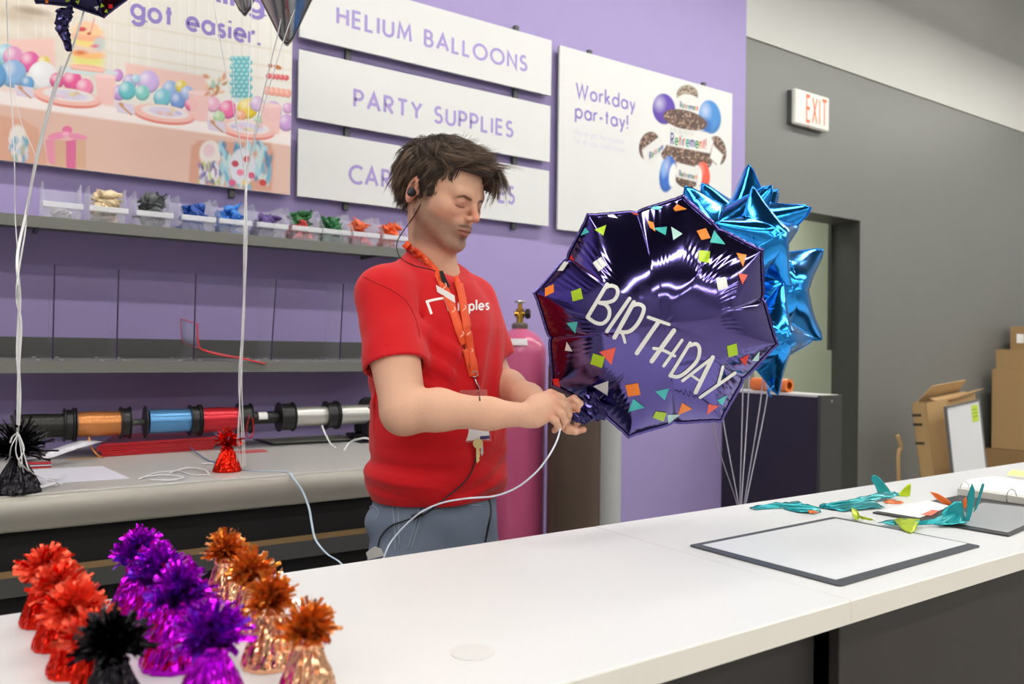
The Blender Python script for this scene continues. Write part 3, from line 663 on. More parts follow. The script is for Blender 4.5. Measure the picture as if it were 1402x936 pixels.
cB = onD(786, 600, 3.42); M_brn = mat('dark brown cylinder paint', (88, 72, 62), .45, var=.12, vscale=14, bump=.08, bscale=30)
cyl('gas_cylinder', 'dark brown gas cylinder beside the pink one', Vector((cB.x, cB.y, 0)), .113, 0, 1.33, M_brn)
cW = onD(823, 600, 3.66); M_gry = mat('light grey cylinder paint', (190, 192, 192), .35)
cyl('gas_cylinder', 'light grey gas cylinder mostly hidden behind the brown one', Vector((cW.x, cW.y, 0)), .092, 0, 1.30, M_gry)
# ------------------------------------------------------------------ low partition cabinet beside the opening
q = onY(1125, 541, 2.54); q2 = onY(1152, 541, 2.54)
t = thing('end_cabinet', 'low dark cabinet standing out from the wall beside the doorway', 'cabinet', (q.x, 2.54, 0))
M_navy = mat('dark navy panel', (40, 36, 50), .5); M_cap = mat('charcoal end panel', (66, 65, 63), .5)
MB().box(q.x, q2.x, 2.56, YW-.004, 0, q.z-.012).build('side_panel', M_navy, t); MB().box(q.x-.004, q2.x+.004, 2.5605, YW-.003, q.z-.0118, q.z).build('top', mat('light cabinet top', (214, 212, 208), .4), t)
MB().box(q.x-.006, q2.x+.006, 2.54, 2.56, 0, q.z-.002, b=.001).build('end_panel', M_cap, t); MB().lathe([(.006, 0), (.005, .002)], onY(1139, 549, 2.54), 12, ax=(0, -1, 0)).build('screw', MATS['zinc'], t)
# orange roll on its top
ra = onX(1032, 527, q.x+.075); rb = onX(1081, 527, q.x+.075)
t = thing('ribbon_roll', 'orange roll lying on top of the dark cabinet behind the balloons', 'roll', (ra.x, ra.y, q.z+.037))
M_or = mat('orange film', (226, 120, 52), .35)
rr_ = .036; a = Vector((ra.x, max(ra.y, rb.y), q.z+rr_+.001)); b = Vector((ra.x, min(ra.y, rb.y), q.z+rr_+.001))
MB().lathe([(rr_-.014, 0), (rr_, 0), (rr_, (b-a).length), (rr_-.014, (b-a).length)], a, 28, ax=b-a, cap=False).build('roll', M_or, t, auto=.5)
MB().lathe([(rr_+.0006, 0), (rr_+.0006, .045)], a+(b-a)*.45, 28, ax=b-a, cap=False).build('sticker', mat('sticker blue', (170, 190, 215), .4), t, auto=.5)
# ------------------------------------------------------------------ boxes at the right
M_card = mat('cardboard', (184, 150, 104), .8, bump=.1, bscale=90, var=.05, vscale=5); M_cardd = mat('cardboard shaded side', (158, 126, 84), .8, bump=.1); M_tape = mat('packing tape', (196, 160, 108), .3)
def rot_box(name, label, base, rz, lean, W, D, H, flaps=(), shear=0):
    t = thing(name, label, 'box', base); t.rotation_euler = (lean, shear, rz); return t
b0 = onY(1238, 650, 2.86)
bx = onY(1257, 552, 2.82); b2 = onY(1320, 548, 2.82); W = .62
t = rot_box('cardboard_box', 'open flat cardboard box leaning against the charcoal wall', (bx.x+.035, 2.66, 0.012), 0, -math.radians(5), 0, 0, 0, shear=-math.radians(4.5))
Hb = bx.z/math.cos(.09)
m = LB(); m.box(0, W, 0, .004, 0, Hb); m.box(0, W, .09, .094, 0, Hb); m.box(0, .004, 0, .094, 0, Hb); m.box(W-.004, W, 0, .094, 0, Hb); m.box(0, W, 0, .094, 0, .004); m.build('body', M_card, t)
m = LB(); m.prism([(0, 0), (.5, 0), (.46, .13), (.04, .13)], (.06, .09, Hb), (1, 0, 0), (0, -.7, .75), (0, .003, .003)); m.build('flap', mat('cardboard inside', (206, 172, 124), .8), t)
m = LB(); m.prism([(0, 0), (.50, 0), (.44, .07), (.0, .07)], (.11, .0, Hb), (1, 0, 0), (0, .5, .25), (0, .003, .003)); m.build('flap', M_card, t)
m = LB(); m.prism([(0, 0), (.35, 0), (.35, .09), (.0, .06)], (W-.36, .005, Hb-.01), (1, 0, .08), (0, -.8, .12), (0, 0, .003)); m.build('flap', M_card, t)
m = LB()
for z in (.72, .84, .9): m.box(-.0012, -.0002, .04, .1, z, z+.018)
m.build('printed_marks', mat('print marks', (70, 60, 50), .8), t)
# whiteboard
wa = onY(1299, 558, 2.60); wb = onY(1345, 552, 2.60); wc = onY(1316, 640, 2.60)
t = thing('whiteboard', 'small framed whiteboard with green sticky note leaning on the cardboard box', 'whiteboard', (wa.x+.03, 2.52, .012)); t.rotation_euler = (-math.radians(4.), -math.radians(5.), math.radians(0))
Hw = wa.z/math.cos(.08); Ww = (wb.x-wa.x)
LB().box(0.012, Ww-.012, .004, .012, .012, Hw-.012).build('surface', mat('whiteboard surface', (228, 230, 234), .3), t)
m = LB(); m.box(0, Ww, 0, .016, 0, .012); m.box(0, Ww, 0, .016, Hw-.012, Hw); m.box(0, .012, 0, .016, .012, Hw-.012); m.box(Ww-.012, Ww, 0, .016, .012, Hw-.012); m.build('frame', mat('aluminium frame', (150, 150, 150), .35, metal=.7), t)
LB().box(Ww-.115, Ww-.035, .002, .0035, Hw-.135, Hw-.03).build('sticky_note', mat('lime sticky note', (196, 222, 72), .7), t)
m = LB()
for k in range(3): m.box(Ww-.105, Ww-.045, .0012, .0018, Hw-.06-.022*k, Hw-.055-.022*k)
m.build('note_writing', mat('note ink', (120, 150, 60), .7), t)
t = tag(MB().tube(bez([onY(1229, 596, 2.93), onY(1234, 612, 2.93), onY(1230, 625, 2.93), onY(1232, 700, 2.93), Vector((onY(1233, 700, 2.93).x, 2.93, .02))], 6), .012, 8).build('cardboard_tube', M_card, smooth=True), 'thin brown tube standing behind the leaning cardboard box', 'tube')
# stacked boxes far right
ba = onY(1358, 505, 3.14); bb = onY(1358, 613, 3.14)
t = thing('cardboard_box', 'tall cardboard box at the right edge with raised flaps', 'box', (ba.x, 2.75, bb.z))
MB().box(ba.x, ba.x+.75, 2.75, 3.14, bb.z, ba.z, b=.003).build('body', M_card, t)
MB().prism([(0, 0), (.38, 0), (.38, .155), (.01, .155)], (ba.x, 2.752, ba.z+.001), (1, 0, 0), (0, 0, 1), (0, .004, 0)).build('flap', M_card, t)
MB().prism([(0, 0), (.34, 0), (.34, .15), (.0, .155)], (ba.x+.4, 2.752, ba.z+.001), (1, 0, 0), (0, .1, 1), (0, .004, 0)).build('flap', M_card, t)
MB().prism([(0, 0), (.35, 0), (.35, .155), (.01, .155)], (ba.x+.003, 2.76, ba.z+.001), (0, 1, 0), (-.05, 0, 1), (.004, 0, 0)).build('flap', M_card, t)
MB().box(ba.x+.24, ba.x+.30, 2.7492, 2.7497, ba.z-.25, ba.z).build('tape', M_tape, t)
t = thing('cardboard_box', 'lowest cardboard box under the tall one at the right edge', 'box', (ba.x-.02, 2.70, 0))
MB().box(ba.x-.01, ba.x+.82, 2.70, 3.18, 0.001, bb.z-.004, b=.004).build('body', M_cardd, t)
MB().box(ba.x+.3, ba.x+.36, 2.699, 2.6995, bb.z-.3, bb.z-.006).build('tape', M_tape, t)
u = onY(1383, 468, 3.16); u2 = onY(1383, 447, 3.16)
t = thing('cardboard_box', 'narrow upright cardboard box rising behind the tall box at the right edge', 'box', (u.x, 2.98, ba.z))
MB().box(u.x, u.x+.3, 2.98, 3.16, ba.z+.002, u2.z, b=.003).build('body', M_card, t)
s_ = onY(1392, 463, 2.979); MB().box(s_.x, s_.x+.12, 2.979, 2.9795, s_.z-.035, s_.z+.035).build('shipping_label', M_paper, t)
# ------------------------------------------------------------------ printed pictures on the two posters (flat print, stored as print colours)
def canvas(x0, x1, z0, z1, Y, nx, nz):
    X, Z = np.meshgrid(np.linspace(x0, x1, nx), np.linspace(z0, z1, nz)); P = np.stack([X, np.full_like(X, Y), Z-HC], -1)
    cr, cu, cf = (np.array(v) for v in (CR, CU, CF)); d = P @ cf; px = 701+FPX*(P @ cr)/d; py = 468-FPX*(P @ cu)/d
    V = np.stack([X, np.full_like(X, Y), Z], -1).reshape(-1, 3); i = np.arange(nx*nz).reshape(nz, nx)
    F = np.stack([i[:-1, :-1], i[:-1, 1:], i[1:, 1:], i[1:, :-1]], -1).reshape(-1, 4); return V, F, px, py
class Paint:
    def __init__(s, px, py, bg): s.x = px; s.y = py; s.c = np.ones(px.shape+(3,))*np.array(s2l(bg))
    def mask(s, d, soft=.8): return np.clip(.5-d/soft, 0, 1)
    def put(s, m, col, a=1.): m = (m*a)[..., None]; s.c = s.c*(1-m)+np.array(s2l(col))*m
    def ell(s, cx, cy, rx, ry, col, ang=0., soft=1.2, a=1., shade=0):
        t = math.radians(ang); X = (s.x-cx)*math.cos(t)+(s.y-cy)*math.sin(t); Y = -(s.x-cx)*math.sin(t)+(s.y-cy)*math.cos(t)
        r = np.sqrt((X/rx)**2+(Y/ry)**2); m = s.mask((r-1)*min(rx, ry), soft); s.put(m, col, a)
        if shade:   # the ball as photographed in the poster: highlight up left, darker rim
            h = np.clip(1-np.sqrt(((X/rx+.35))**2+((Y/ry+.4))**2)/.7, 0, 1); s.put(m*h, (255, 255, 255), .6*shade)
            k = np.clip((r-.55)/.45, 0, 1)*np.clip((Y/ry+.3), 0, 1); s.put(m*k, [v*.6 for v in col], .6*shade)
    def poly(s, pts, col, soft=1., a=1.):
        pts = np.array(pts, float); d = np.full(s.x.shape, -1e9); ar = 0
        for i in range(len(pts)): p, q = pts[i], pts[(i+1) % len(pts)]; ar += p[0]*q[1]-q[0]*p[1]
        sg = 1 if ar > 0 else -1
        for i in range(len(pts)):   # convex polygons
            p, q = pts[i], pts[(i+1) % len(pts)]; e = q-p; L = np.hypot(*e); d = np.maximum(d, sg*(-(s.x-p[0])*-e[1]-(s.y-p[1])*e[0])/L)
        s.put(s.mask(d, soft), col, a)
    def line(s, a, b, w, col, al=1.):
        a = np.array(a, float); b = np.array(b, float); e = b-a; t = np.clip(((s.x-a[0])*e[0]+(s.y-a[1])*e[1])/(e@e), 0, 1); d = np.hypot(s.x-a[0]-t*e[0], s.y-a[1]-t*e[1])-w/2; s.put(s.mask(d), col, al)
def nz(shape, k, seed):   # smooth value noise
    r = np.random.default_rng(seed); g = r.random((k+2, k+2)); a = np.linspace(0, k, shape[0]); b = np.linspace(0, k, shape[1]); i = a.astype(int); j = b.astype(int); fa = (a-i)[:, None]; fb = (b-j)[None]
    return g[i][:, j]*(1-fa)*(1-fb)+g[i+1][:, j]*fa*(1-fb)+g[i][:, j+1]*(1-fa)*fb+g[i+1][:, j+1]*fa*fb
# --- party table
x0p, x1p, z0p, z1p = LP
V, F, px, py = canvas(x0p, x1p-.001, z0p+.001, z1p, YSG-.0012, 640, 330)
P = Paint(px, py, (232, 224, 212)); P.put(np.clip((px-60)/240, 0, 1), (238, 236, 230)); P.put(nz(px.shape, 40, 1)*np.clip(1-(px-60)/120, 0, 1), (196, 168, 138), .35)
rr = np.random.default_rng(5)
for k in range(60): x = rr.uniform(-40, 400); P.line((x, 0), (x-1, 110), 1.2, (222, 214, 198) if k % 2 else (248, 246, 242), .5)
for y0 in (38, 62, 80): P.line((140, y0-10), (400, y0+34), 3, (222, 212, 190), .45)
P.ell(22, 20, 42, 10, (176, 150, 120), 8, 12, .5); P.ell(45, 15, 22, 5, (140, 112, 84), 10, 5, .6)
# chairs behind
P.poly([(12, 54), (74, 52), (76, 90), (14, 86)], (240, 200, 192), 4); P.poly([(172, 86), (280, 104), (286, 130), (172, 112)], (240, 202, 194), 4)
# table cloth
P.poly([(-60, 108), (400, 176), (400, 300), (-60, 260)], (244, 222, 214), 1.5)
P.poly([(-60, 130), (400, 200), (400, 330), (-60, 300)], (232, 196, 182), 3); P.put(nz(px.shape, 9, 3)*(py > 130+.15*px), (222, 178, 160), .35)
P.poly([(-60, 116), (400, 182), (400, 199), (-60, 134)], (250, 240, 238), 4)
B_ = [(8, 76, 15, (150, 205, 225)), (18, 78, 14, (222, 150, 195)), (41, 85, 14, (226, 98, 166)), (60, 86, 9, (230, 208, 110)), (18, 101, 18, (140, 182, 226)), (58, 105, 20, (236, 236, 240)), (38, 114, 9, (110, 170, 220)), (-8, 104, 17, (100, 160, 215)), (78, 110, 10, (226, 92, 150)), (99, 110, 13, (236, 92, 158)), (116, 120, 12, (244, 140, 182)),
      (161, 103, 8, (206, 140, 210)), (163, 127, 10, (196, 150, 222)), (178, 112, 10, (190, 170, 222)), (174, 124, 12, (104, 196, 206)), (203, 112, 15, (206, 180, 232)), (195, 127, 10, (130, 208, 200)), (186, 108, 6, (170, 210, 230)), (233, 122, 11, (150, 184, 230)), (248, 118, 8, (236, 214, 90)), (222, 134, 12, (120, 200, 216)), (244, 138, 11, (120, 158, 224)), (256, 127, 9, (170, 192, 236)), (262, 143, 9, (240, 120, 170)),
      (292, 143, 10, (240, 180, 210)), (312, 150, 12, (240, 110, 170)), (339, 148, 14, (242, 214, 40)), (330, 158, 7, (244, 176, 140)), (352, 142, 10, (216, 190, 226)), (373, 152, 13, (214, 180, 226)), (392, 168, 11, (206, 160, 222)), (394, 148, 7, (224, 170, 220)), (300, 160, 8, (186, 220, 170)), (354, 165, 6, (170, 214, 170))]
for (x, y, r_, c_) in B_: P.ell(x, y, r_, r_*1.06, c_, shade=1)
# cakes
for i, (y, c_, w) in enumerate(((90, (244, 226, 160), 23), (82, (232, 226, 130), 23), (74, (248, 190, 120), 24), (66, (236, 206, 190), 22), (58, (244, 220, 130), 23), (50, (248, 176, 140), 22), (42, (244, 206, 150), 22), (36, (250, 200, 160), 15))): P.ell(120, y, w, 6.5, c_, 6, 3, .95)
P.ell(136, 60, 8, 9, (190, 210, 214), 0, 4, .8); P.ell(112, 40, 6, 3, (206, 60, 70)); P.ell(122, 46, 3, 2, (200, 90, 60)); P.ell(130, 63, 5, 2, (226, 90, 150), 0, 3); P.ell(110, 72, 8, 3, (226, 120, 60), 0, 4)
P.line((124, 44), (129, 26), 1.6, (228, 140, 150)); P.ell(120, 97, 40, 6, (214, 226, 226), 5); P.ell(120, 93, 24, 4, (244, 178, 160), 6)
for k in range(9): P.ell(100+k*5, 92+k*.6, 3, 3.4, (246, 190, 170), shade=.6)
# cups
for (x, y) in ((144, 122), (272, 145), (370, 162)): P.poly([(x-14, y-20), (x+15, y-17), (x+12, y+22), (x-10, y+20)], (246, 200, 196), 1.5, .92); P.ell(x, y-18, 14.5, 3.2, (248, 216, 214), 5)
# plates and napkins
for (x, y, w) in ((92, 132, 46), (224, 155, 42), (338, 176, 38)):
    P.ell(x, y+3, w, 12, (232, 132, 120), 8); P.ell(x, y, w, 11.5, (246, 196, 186), 8); P.ell(x+2, y-2, w*.78, 8.6, (240, 232, 232), 8); P.ell(x+2, y-2, w*.55, 6, (226, 216, 236), 8)
    for k in range(6): P.ell(x+rr.uniform(-w*.5, w*.5), y-2+rr.uniform(-4, 4), 4, 2, [(222, 190, 150), (240, 200, 214), (200, 190, 226), (236, 220, 150)][k % 4], 20, 2, .9)
for (x, y) in ((33, 125), (171, 148), (296, 172)): P.poly([(x-14, y-9), (x+12, y-5), (x+14, y+10), (x-10, y+6)], (226, 214, 232)); P.line((x-6, y-4), (x+9, y+9), 2.2, (196, 140, 100)); P.ell(x-5, y-5, 4, 2.4, (206, 152, 112), 35)
# right cake stand, jar of blue sweets
P.poly([(317, 78), (342, 78), (344, 134), (322, 140)], (196, 226, 226), 2, .7)
for j in range(10):
    for i in range(4): P.ell(318+i*7+(j % 2)*3, 80+j*5.6, 3.7, 3.5, (104, 196, 206), shade=1)
P.ell(378, 131, 20, 4, (236, 236, 232)); P.ell(378, 108, 17, 3, (236, 232, 228))
for k in range(5): P.ell(366+k*7, 124+k, 5, 6, (246, 170, 150), shade=.7); P.ell(368+k*6, 104+k*.6, 4, 4, (222, 92, 100), shade=.5)
P.ell(380, 92, 6, 3, (196, 120, 60), 20); P.ell(370, 90, 3, 3, (180, 90, 50))
for k in range(26): P.ell(298+rr.uniform(-16, 14), 118+rr.uniform(-14, 14), 5, 2.4, [(236, 196, 160), (220, 150, 120), (244, 236, 214), (190, 130, 70), (170, 200, 190)][k % 5], rr.uniform(0, 180), 2, .9)
# front chairs, gifts, pinatas
P.poly([(-60, 150), (30, 162), (52, 176), (64, 212), (64, 236), (-60, 226)], (222, 166, 140), 4, .85); P.poly([(262, 200), (272, 192), (370, 196), (376, 210), (372, 262), (258, 250)], (216, 158, 134), 4, .9)
P.poly([(62, 192), (118, 190), (118, 230), (70, 228)], (222, 178, 150), 1.5); P.poly([(62, 192), (74, 190), (76, 226), (66, 222)], (236, 150, 178)); P.poly([(90, 190), (104, 190), (104, 232), (91, 230)], (224, 112, 158)); P.poly([(62, 186), (90, 182), (119, 188), (92, 193)], (240, 190, 190))
P.ell(78, 186, 13, 5, (240, 150, 186), -10); P.ell(106, 187, 14, 4, (240, 150, 186), 8); P.ell(92, 178, 7, 6, (236, 120, 168)); P.ell(90, 183, 5, 3, (250, 180, 206))
P.ell(24, 186, 11, 15, (238, 232, 226), 0, 3)
for k in range(40): P.ell(25+rr.uniform(-11, 13), 207+rr.uniform(-16, 16), 2.2, 6, [(120, 170, 206), (196, 214, 226), (236, 226, 230), (160, 190, 170)][k % 4], rr.uniform(-25, 25), 1.5, .9)
P.ell(288, 210, 15, 18, (238, 230, 224), 0, 3); P.ell(286, 206, 8, 9, (236, 206, 214), 0, 4)
for k in range(60): P.ell(286+rr.uniform(-13, 12), 240+rr.uniform(-14, 12), 2.2, 6, [(90, 96, 150), (226, 220, 236), (200, 210, 120), (150, 130, 180), (236, 236, 240)][k % 5], rr.uniform(-30, 30), 1.5, .9)
for k in range(90): P.ell(336+rr.uniform(-34, 34), 226+rr.uniform(-26, 30), 3, 9, [(120, 180, 206), (90, 140, 180), (170, 214, 226), (206, 226, 226)][k % 4], rr.uniform(-25, 25), 1.5, .9)
P.ell(332, 228, 18, 25, (222, 226, 236), 0, 3)
for (x, y, c_) in ((322, 224, (196, 70, 90)), (338, 218, (206, 84, 84)), (329, 236, (236, 130, 160)), (344, 240, (214, 90, 130)), (360, 250, (206, 60, 60)), (318, 250, (226, 96, 140)), (336, 250, (236, 214, 120))): P.ell(x, y, 5, 4.4, c_, 20, 1.5)
npmesh('printed_photo', V, F, vmat('poster print', .5), LPT, True, P.c.reshape(-1, 3)); bpy.context.view_layer.update()
_o = LPT.children[-1]
for _o in LPT.children:
    if _o.name.startswith('printed_photo'): _o.location = -Vector(LPT.location)
def btxt(s, c0, c1, h, w):
    a = onY(*c0, YSG-.0022); b = onY(*c1, YSG-.0022); b.z = a.z; hh = h
    letters3d(s, a, b, hh, M_l2, LPT, w=w, gap=.1)
e0 = onY(177, 22, YSG); e1 = onY(177, 0, YSG); capH = (e0.z-e1.z)
capH = abs(onY(282, 44, YSG).z-onY(282, 14, YSG).z)
btxt('got easier.', (178, 22), (357, 55), capH*.86, .2); btxt('planning', (185, -25), (362, 22), capH*.86, .2)
# --- retirement bouquet print
t, a, b = RP
X0 = onY(868, 180, YSG).x; V, F, px, py = canvas(X0, b.x-.001, a.z+.001, b.z-.001, YSG-.0012, 300, 420)
P = Paint(px, py, (228, 229, 229)); rr = np.random.default_rng(9)
def choc(cx, cy, rx, ry, ang=0, dark=(92, 70, 62)):
    P.ell(cx, cy, rx, ry, dark, ang, 1.2)
    t_ = math.radians(ang)
    for k in range(int(rx*ry*.42)):
        r_ = math.sqrt(rr.random())*.93; th = rr.uniform(0, 6.28); u, v = r_*rx*math.cos(th), r_*ry*math.sin(th)
        P.ell(cx+u*math.cos(t_)-v*math.sin(t_), cy+u*math.sin(t_)+v*math.cos(t_), 1.5, 1., [(150, 116, 96), (60, 44, 38), (190, 160, 140), (120, 86, 66)][k % 4], rr.uniform(0, 180), .8, .85)
choc(941, 130, 15, 14, 10, (168, 158, 146)); P.ell(942, 142, 17, 13, (226, 226, 224), 12)
P.ell(909, 149, 15.5, 21, (92, 60, 176), -6, shade=.8); P.ell(972, 160, 15, 23, (62, 140, 214), -8, shade=.8); P.ell(966, 172, 8, 10, (34, 96, 180), 0, 5, .7)
choc(938, 164, 31, 13, 14); choc(889, 200, 14, 20, 12); choc(940, 214, 36, 20, 14); choc(982, 206, 12, 20, -10); choc(941, 244, 17, 13, 10)
P.poly([(879, 205), (905, 185), (912, 200), (893, 226), (882, 222)], (226, 226, 224), 2); P.poly([(976, 198), (990, 212), (985, 228), (972, 216)], (240, 236, 232), 2)
P.poly([(906, 172), (970, 182), (977, 194), (972, 210), (910, 198), (904, 186)], (230, 230, 228), 2)
P.ell(914, 238, 11, 25, (48, 110, 206), 8, shade=.8); P.ell(921, 240, 5, 16, (238, 238, 236), 6); P.ell(908, 232, 3, 10, (130, 180, 236), 0, 3, .8)
P.ell(963, 240, 9, 19, (236, 92, 66), -4, shade=.5); P.ell(955, 240, 6, 14, (238, 238, 236), -4)
choc(940, 245, 15, 12, 10); P.poly([(926, 222), (958, 230), (956, 250), (926, 242)], (230, 230, 228), 2)
npmesh('printed_photo', V, F, vmat('poster print'), t, True, P.c.reshape(-1, 3))
for o in t.children:
    if o.name.startswith('printed_photo'): o.location = -Vector(t.location)
def rainbow(s, c0, c1, hp, w=.16, cols=None):
    lay, W = text_layout(s, w, .1); a = onY(*c0, YSG-.0024); b = onY(*c1, YSG-.0024); h = a.z-onY(c0[0], c0[1]+hp, YSG).z; ux = (b-a)/W
    cols = cols or [(60, 70, 150), (60, 160, 90), (226, 70, 50), (90, 150, 210), (240, 130, 50), (60, 170, 160), (110, 90, 180), (60, 160, 90), (240, 130, 50), (220, 60, 80), (226, 70, 50)]
    for i, (v, f) in enumerate(lay):
        if not v: continue
        mb = MB(); mb.add([a+ux*q.x+Vector((0, 0, h))*q.y for q in v], f); c_ = cols[i % len(cols)]; mb.build('printed_letter', mat('print %d %d %d' % c_, c_, .5), t)
rainbow('Retirement!', (918, 197), (967, 204), 15, .17)
rainbow('Retirement', (931, 147), (956, 151.5), 8, .17); rainbow('Retirement', (930, 241), (955, 246), 8, .17); rainbow('Retirem', (889, 218), (908, 204), 9, .2)
rainbow('Happy', (918, 180), (950, 185), 7, .08, [(200, 200, 198)])
# ------------------------------------------------------------------ inflating foil balloons (two flat foil sheets welded at the rim, pressure inside)
def inflate(pts, levels, press=.3, seed=1):
    rng = np.random.default_rng(seed); X = None; P0 = np.array(pts, float)
    def rimf(n):
        Q = np.roll(P0, -1, 0); L = np.hypot(*(Q-P0).T); c = np.concatenate([[0], np.cumsum(L)]); t = np.linspace(0, c[-1], n, endpoint=False)
        i = np.searchsorted(c, t, side='right')-1; f = (t-c[i])/L[i]; return P0[i]+(Q[i]-P0[i])*f[:, None]
    for (nr, ns, it) in levels:
        rim = rimf(ns); rr = np.arange(1, nr+1)/nr
        R = np.concatenate([np.zeros((1, 2)), (rr[:, None, None]*rim[None]).reshape(-1, 2)])
        idx = lambda i, j: 1+i*ns+(j % ns); J = np.arange(ns)
        E = [np.stack([np.zeros(ns, int), idx(0, J)], 1)]; T = [np.stack([np.zeros(ns, int), idx(0, J), idx(0, J+1)], 1)]
        for i in range(nr):
            E.append(np.stack([idx(i, J), idx(i, J+1)], 1))
            if i < nr-1:
                E += [np.stack([idx(i, J), idx(i+1, J)], 1), np.stack([idx(i, J), idx(i+1, J+1)], 1), np.stack([idx(i, J+1), idx(i+1, J)], 1)]
                T += [np.stack([idx(i, J), idx(i+1, J), idx(i+1, J+1)], 1), np.stack([idx(i, J), idx(i+1, J+1), idx(i, J+1)], 1)]
        E = np.concatenate(E); T = np.concatenate(T); L0 = np.linalg.norm(R[E[:, 0]]-R[E[:, 1]], axis=1)
        if X is None:
            X = np.concatenate([R, np.zeros((len(R), 1))], 1); rad = np.linalg.norm(R, axis=1)/np.linalg.norm(rim, axis=1).max(); X[:, 2] = .3*np.clip(1-rad**2, 0, 1)*np.linalg.norm(rim, axis=1).mean()
        else:
            g_ = np.concatenate([np.repeat(X[:1], pns, 0)[None], X[1:].reshape(pnr, pns, 3)]); ri = rr*pnr; a = np.minimum(ri.astype(int), pnr-1); fa = (ri-a)[:, None, None]
            s = np.arange(ns)*pns/ns; b = s.astype(int); fb = (s-b)[None, :, None]; g = lambda A, B: g_[A][:, B % pns]
            X = np.concatenate([X[:1], (g(a, b)*(1-fa)*(1-fb)+g(a+1, b)*fa*(1-fb)+g(a, b+1)*(1-fa)*fb+g(a+1, b+1)*fa*fb).reshape(-1, 3)])
        X = X+rng.normal(0, .0003, X.shape); rimi = np.arange(1+(nr-1)*ns, len(X)); X[rimi, 2] = 0; pnr, pns = nr, ns
        V = np.zeros_like(X); n_ = len(X); deg = np.bincount(E.ravel(), minlength=n_)[:, None]; S = np.linalg.norm(rim, axis=1).mean(); e0, e1 = E[:, 0], E[:, 1]; Tr = T.ravel()
        for k in range(it):
            a, b, c_ = X[T[:, 0]], X[T[:, 1]], X[T[:, 2]]; n = np.cross(b-a, c_-a); F = np.stack([np.bincount(Tr, weights=np.repeat(n[:, q], 3), minlength=n_) for q in range(3)], 1)
            nn = F/(np.linalg.norm(F, axis=1, keepdims=True)+1e-12); Xo = X.copy(); X = X+V*.9+nn*press*S*.0006*(16/nr)
            for sub in range(12 if nr < 20 else 8):
                d = X[e1]-X[e0]; l = np.linalg.norm(d, axis=1)+1e-9; c = (l-L0)/l; c = np.where(c < 0, c*.6, c); q = d*(c*.5)[:, None]
                D = np.stack([np.bincount(e0, weights=q[:, m], minlength=n_)-np.bincount(e1, weights=q[:, m], minlength=n_) for m in range(3)], 1)
                X = X+D/deg*1.3; X[rimi, 2] = 0
            X[:, 2] = np.maximum(X[:, 2], 0); V = X-Xo
    # relax the pole of the polar mesh
    G_ = X[1:].reshape(nr, ns, 3)
    for _ in range(12):
        for i in range(6):
            w = 1-i/6; G_[i] = G_[i]*(1-w*.5)+w*.5*(np.roll(G_[i], 1, 0)+np.roll(G_[i], -1, 0))/2
            if i: G_[i] = G_[i]*(1-w*.3)+w*.3*(G_[i-1]+G_[i+1])/2
        G_[0] = G_[0]*.5+G_[0].mean(0)*.2+G_[1]*.3; X[0] = G_[0].mean(0)
    X[1:] = G_.reshape(-1, 3)
    return X, T, rimi
def closed(X, T, rimi, zs=1.):
    """mirror the sheet and weld it at the rim, with a flat seam flange"""
    n = len(X); X = X*np.array([1, 1, zs]); isr = np.zeros(n, bool); isr[rimi] = True
    mp = np.arange(n)+n; mp[rimi] = rimi; B = X*np.array([1, 1, -1]); allv = np.concatenate([X, B]); T2 = mp[T][:, ::-1]
    F = np.concatenate([T, T2]); used = np.zeros(2*n, bool); used[F.ravel()] = True; m = np.cumsum(used)-1
    return allv[used], m[F]
def starpoly(R, inner, tip=.085):
    P = []
    for i in range(5):
        a = 2*math.pi*i/5; P += [(R*.93*math.cos(a-tip), R*.93*math.sin(a-tip)), (R*math.cos(a), R*math.sin(a)), (R*.93*math.cos(a+tip), R*.93*math.sin(a+tip))]; b = a+math.pi/5; P.append((inner*math.cos(b), inner*math.sin(b)))
    return P
polyR = lambda n, R, inner=None: [((R if (inner is None or i % 2 == 0) else inner)*math.cos(2*math.pi*i/n), (R if (inner is None or i % 2 == 0) else inner)*math.sin(2*math.pi*i/n)) for i in range(n)]
LV = ((8, 48, 200), (16, 96, 150), (32, 192, 140), (44, 320, 80))
oX, oT, oR = inflate(polyR(8, .27), LV, press=.26, seed=4)
sX, sT, sR = inflate(starpoly(.27, .172), ((8, 40, 200), (16, 80, 150), (32, 200, 160)), press=.36, seed=2)
def rest(pts, nr, ns):
    P0 = np.array(pts, float); Q = np.roll(P0, -1, 0); L = np.hypot(*(Q-P0).T); c = np.concatenate([[0], np.cumsum(L)]); t = np.linspace(0, c[-1], ns, endpoint=False)
    i = np.searchsorted(c, t, side='right')-1; f = (t-c[i])/L[i]; rim = P0[i]+(Q[i]-P0[i])*f[:, None]; rr = np.arange(1, nr+1)/nr
    return np.concatenate([np.zeros((1, 2)), (rr[:, None, None]*rim[None]).reshape(-1, 2)])
oRs = rest(polyR(8, .27), 44, 320); sRs = rest(starpoly(.27, .172), 32, 200)
oX = oX/np.linalg.norm(oX[:, :2], axis=1).max(); oX[:, :2] = oX[:, :2]*.32+oRs/.27*.68
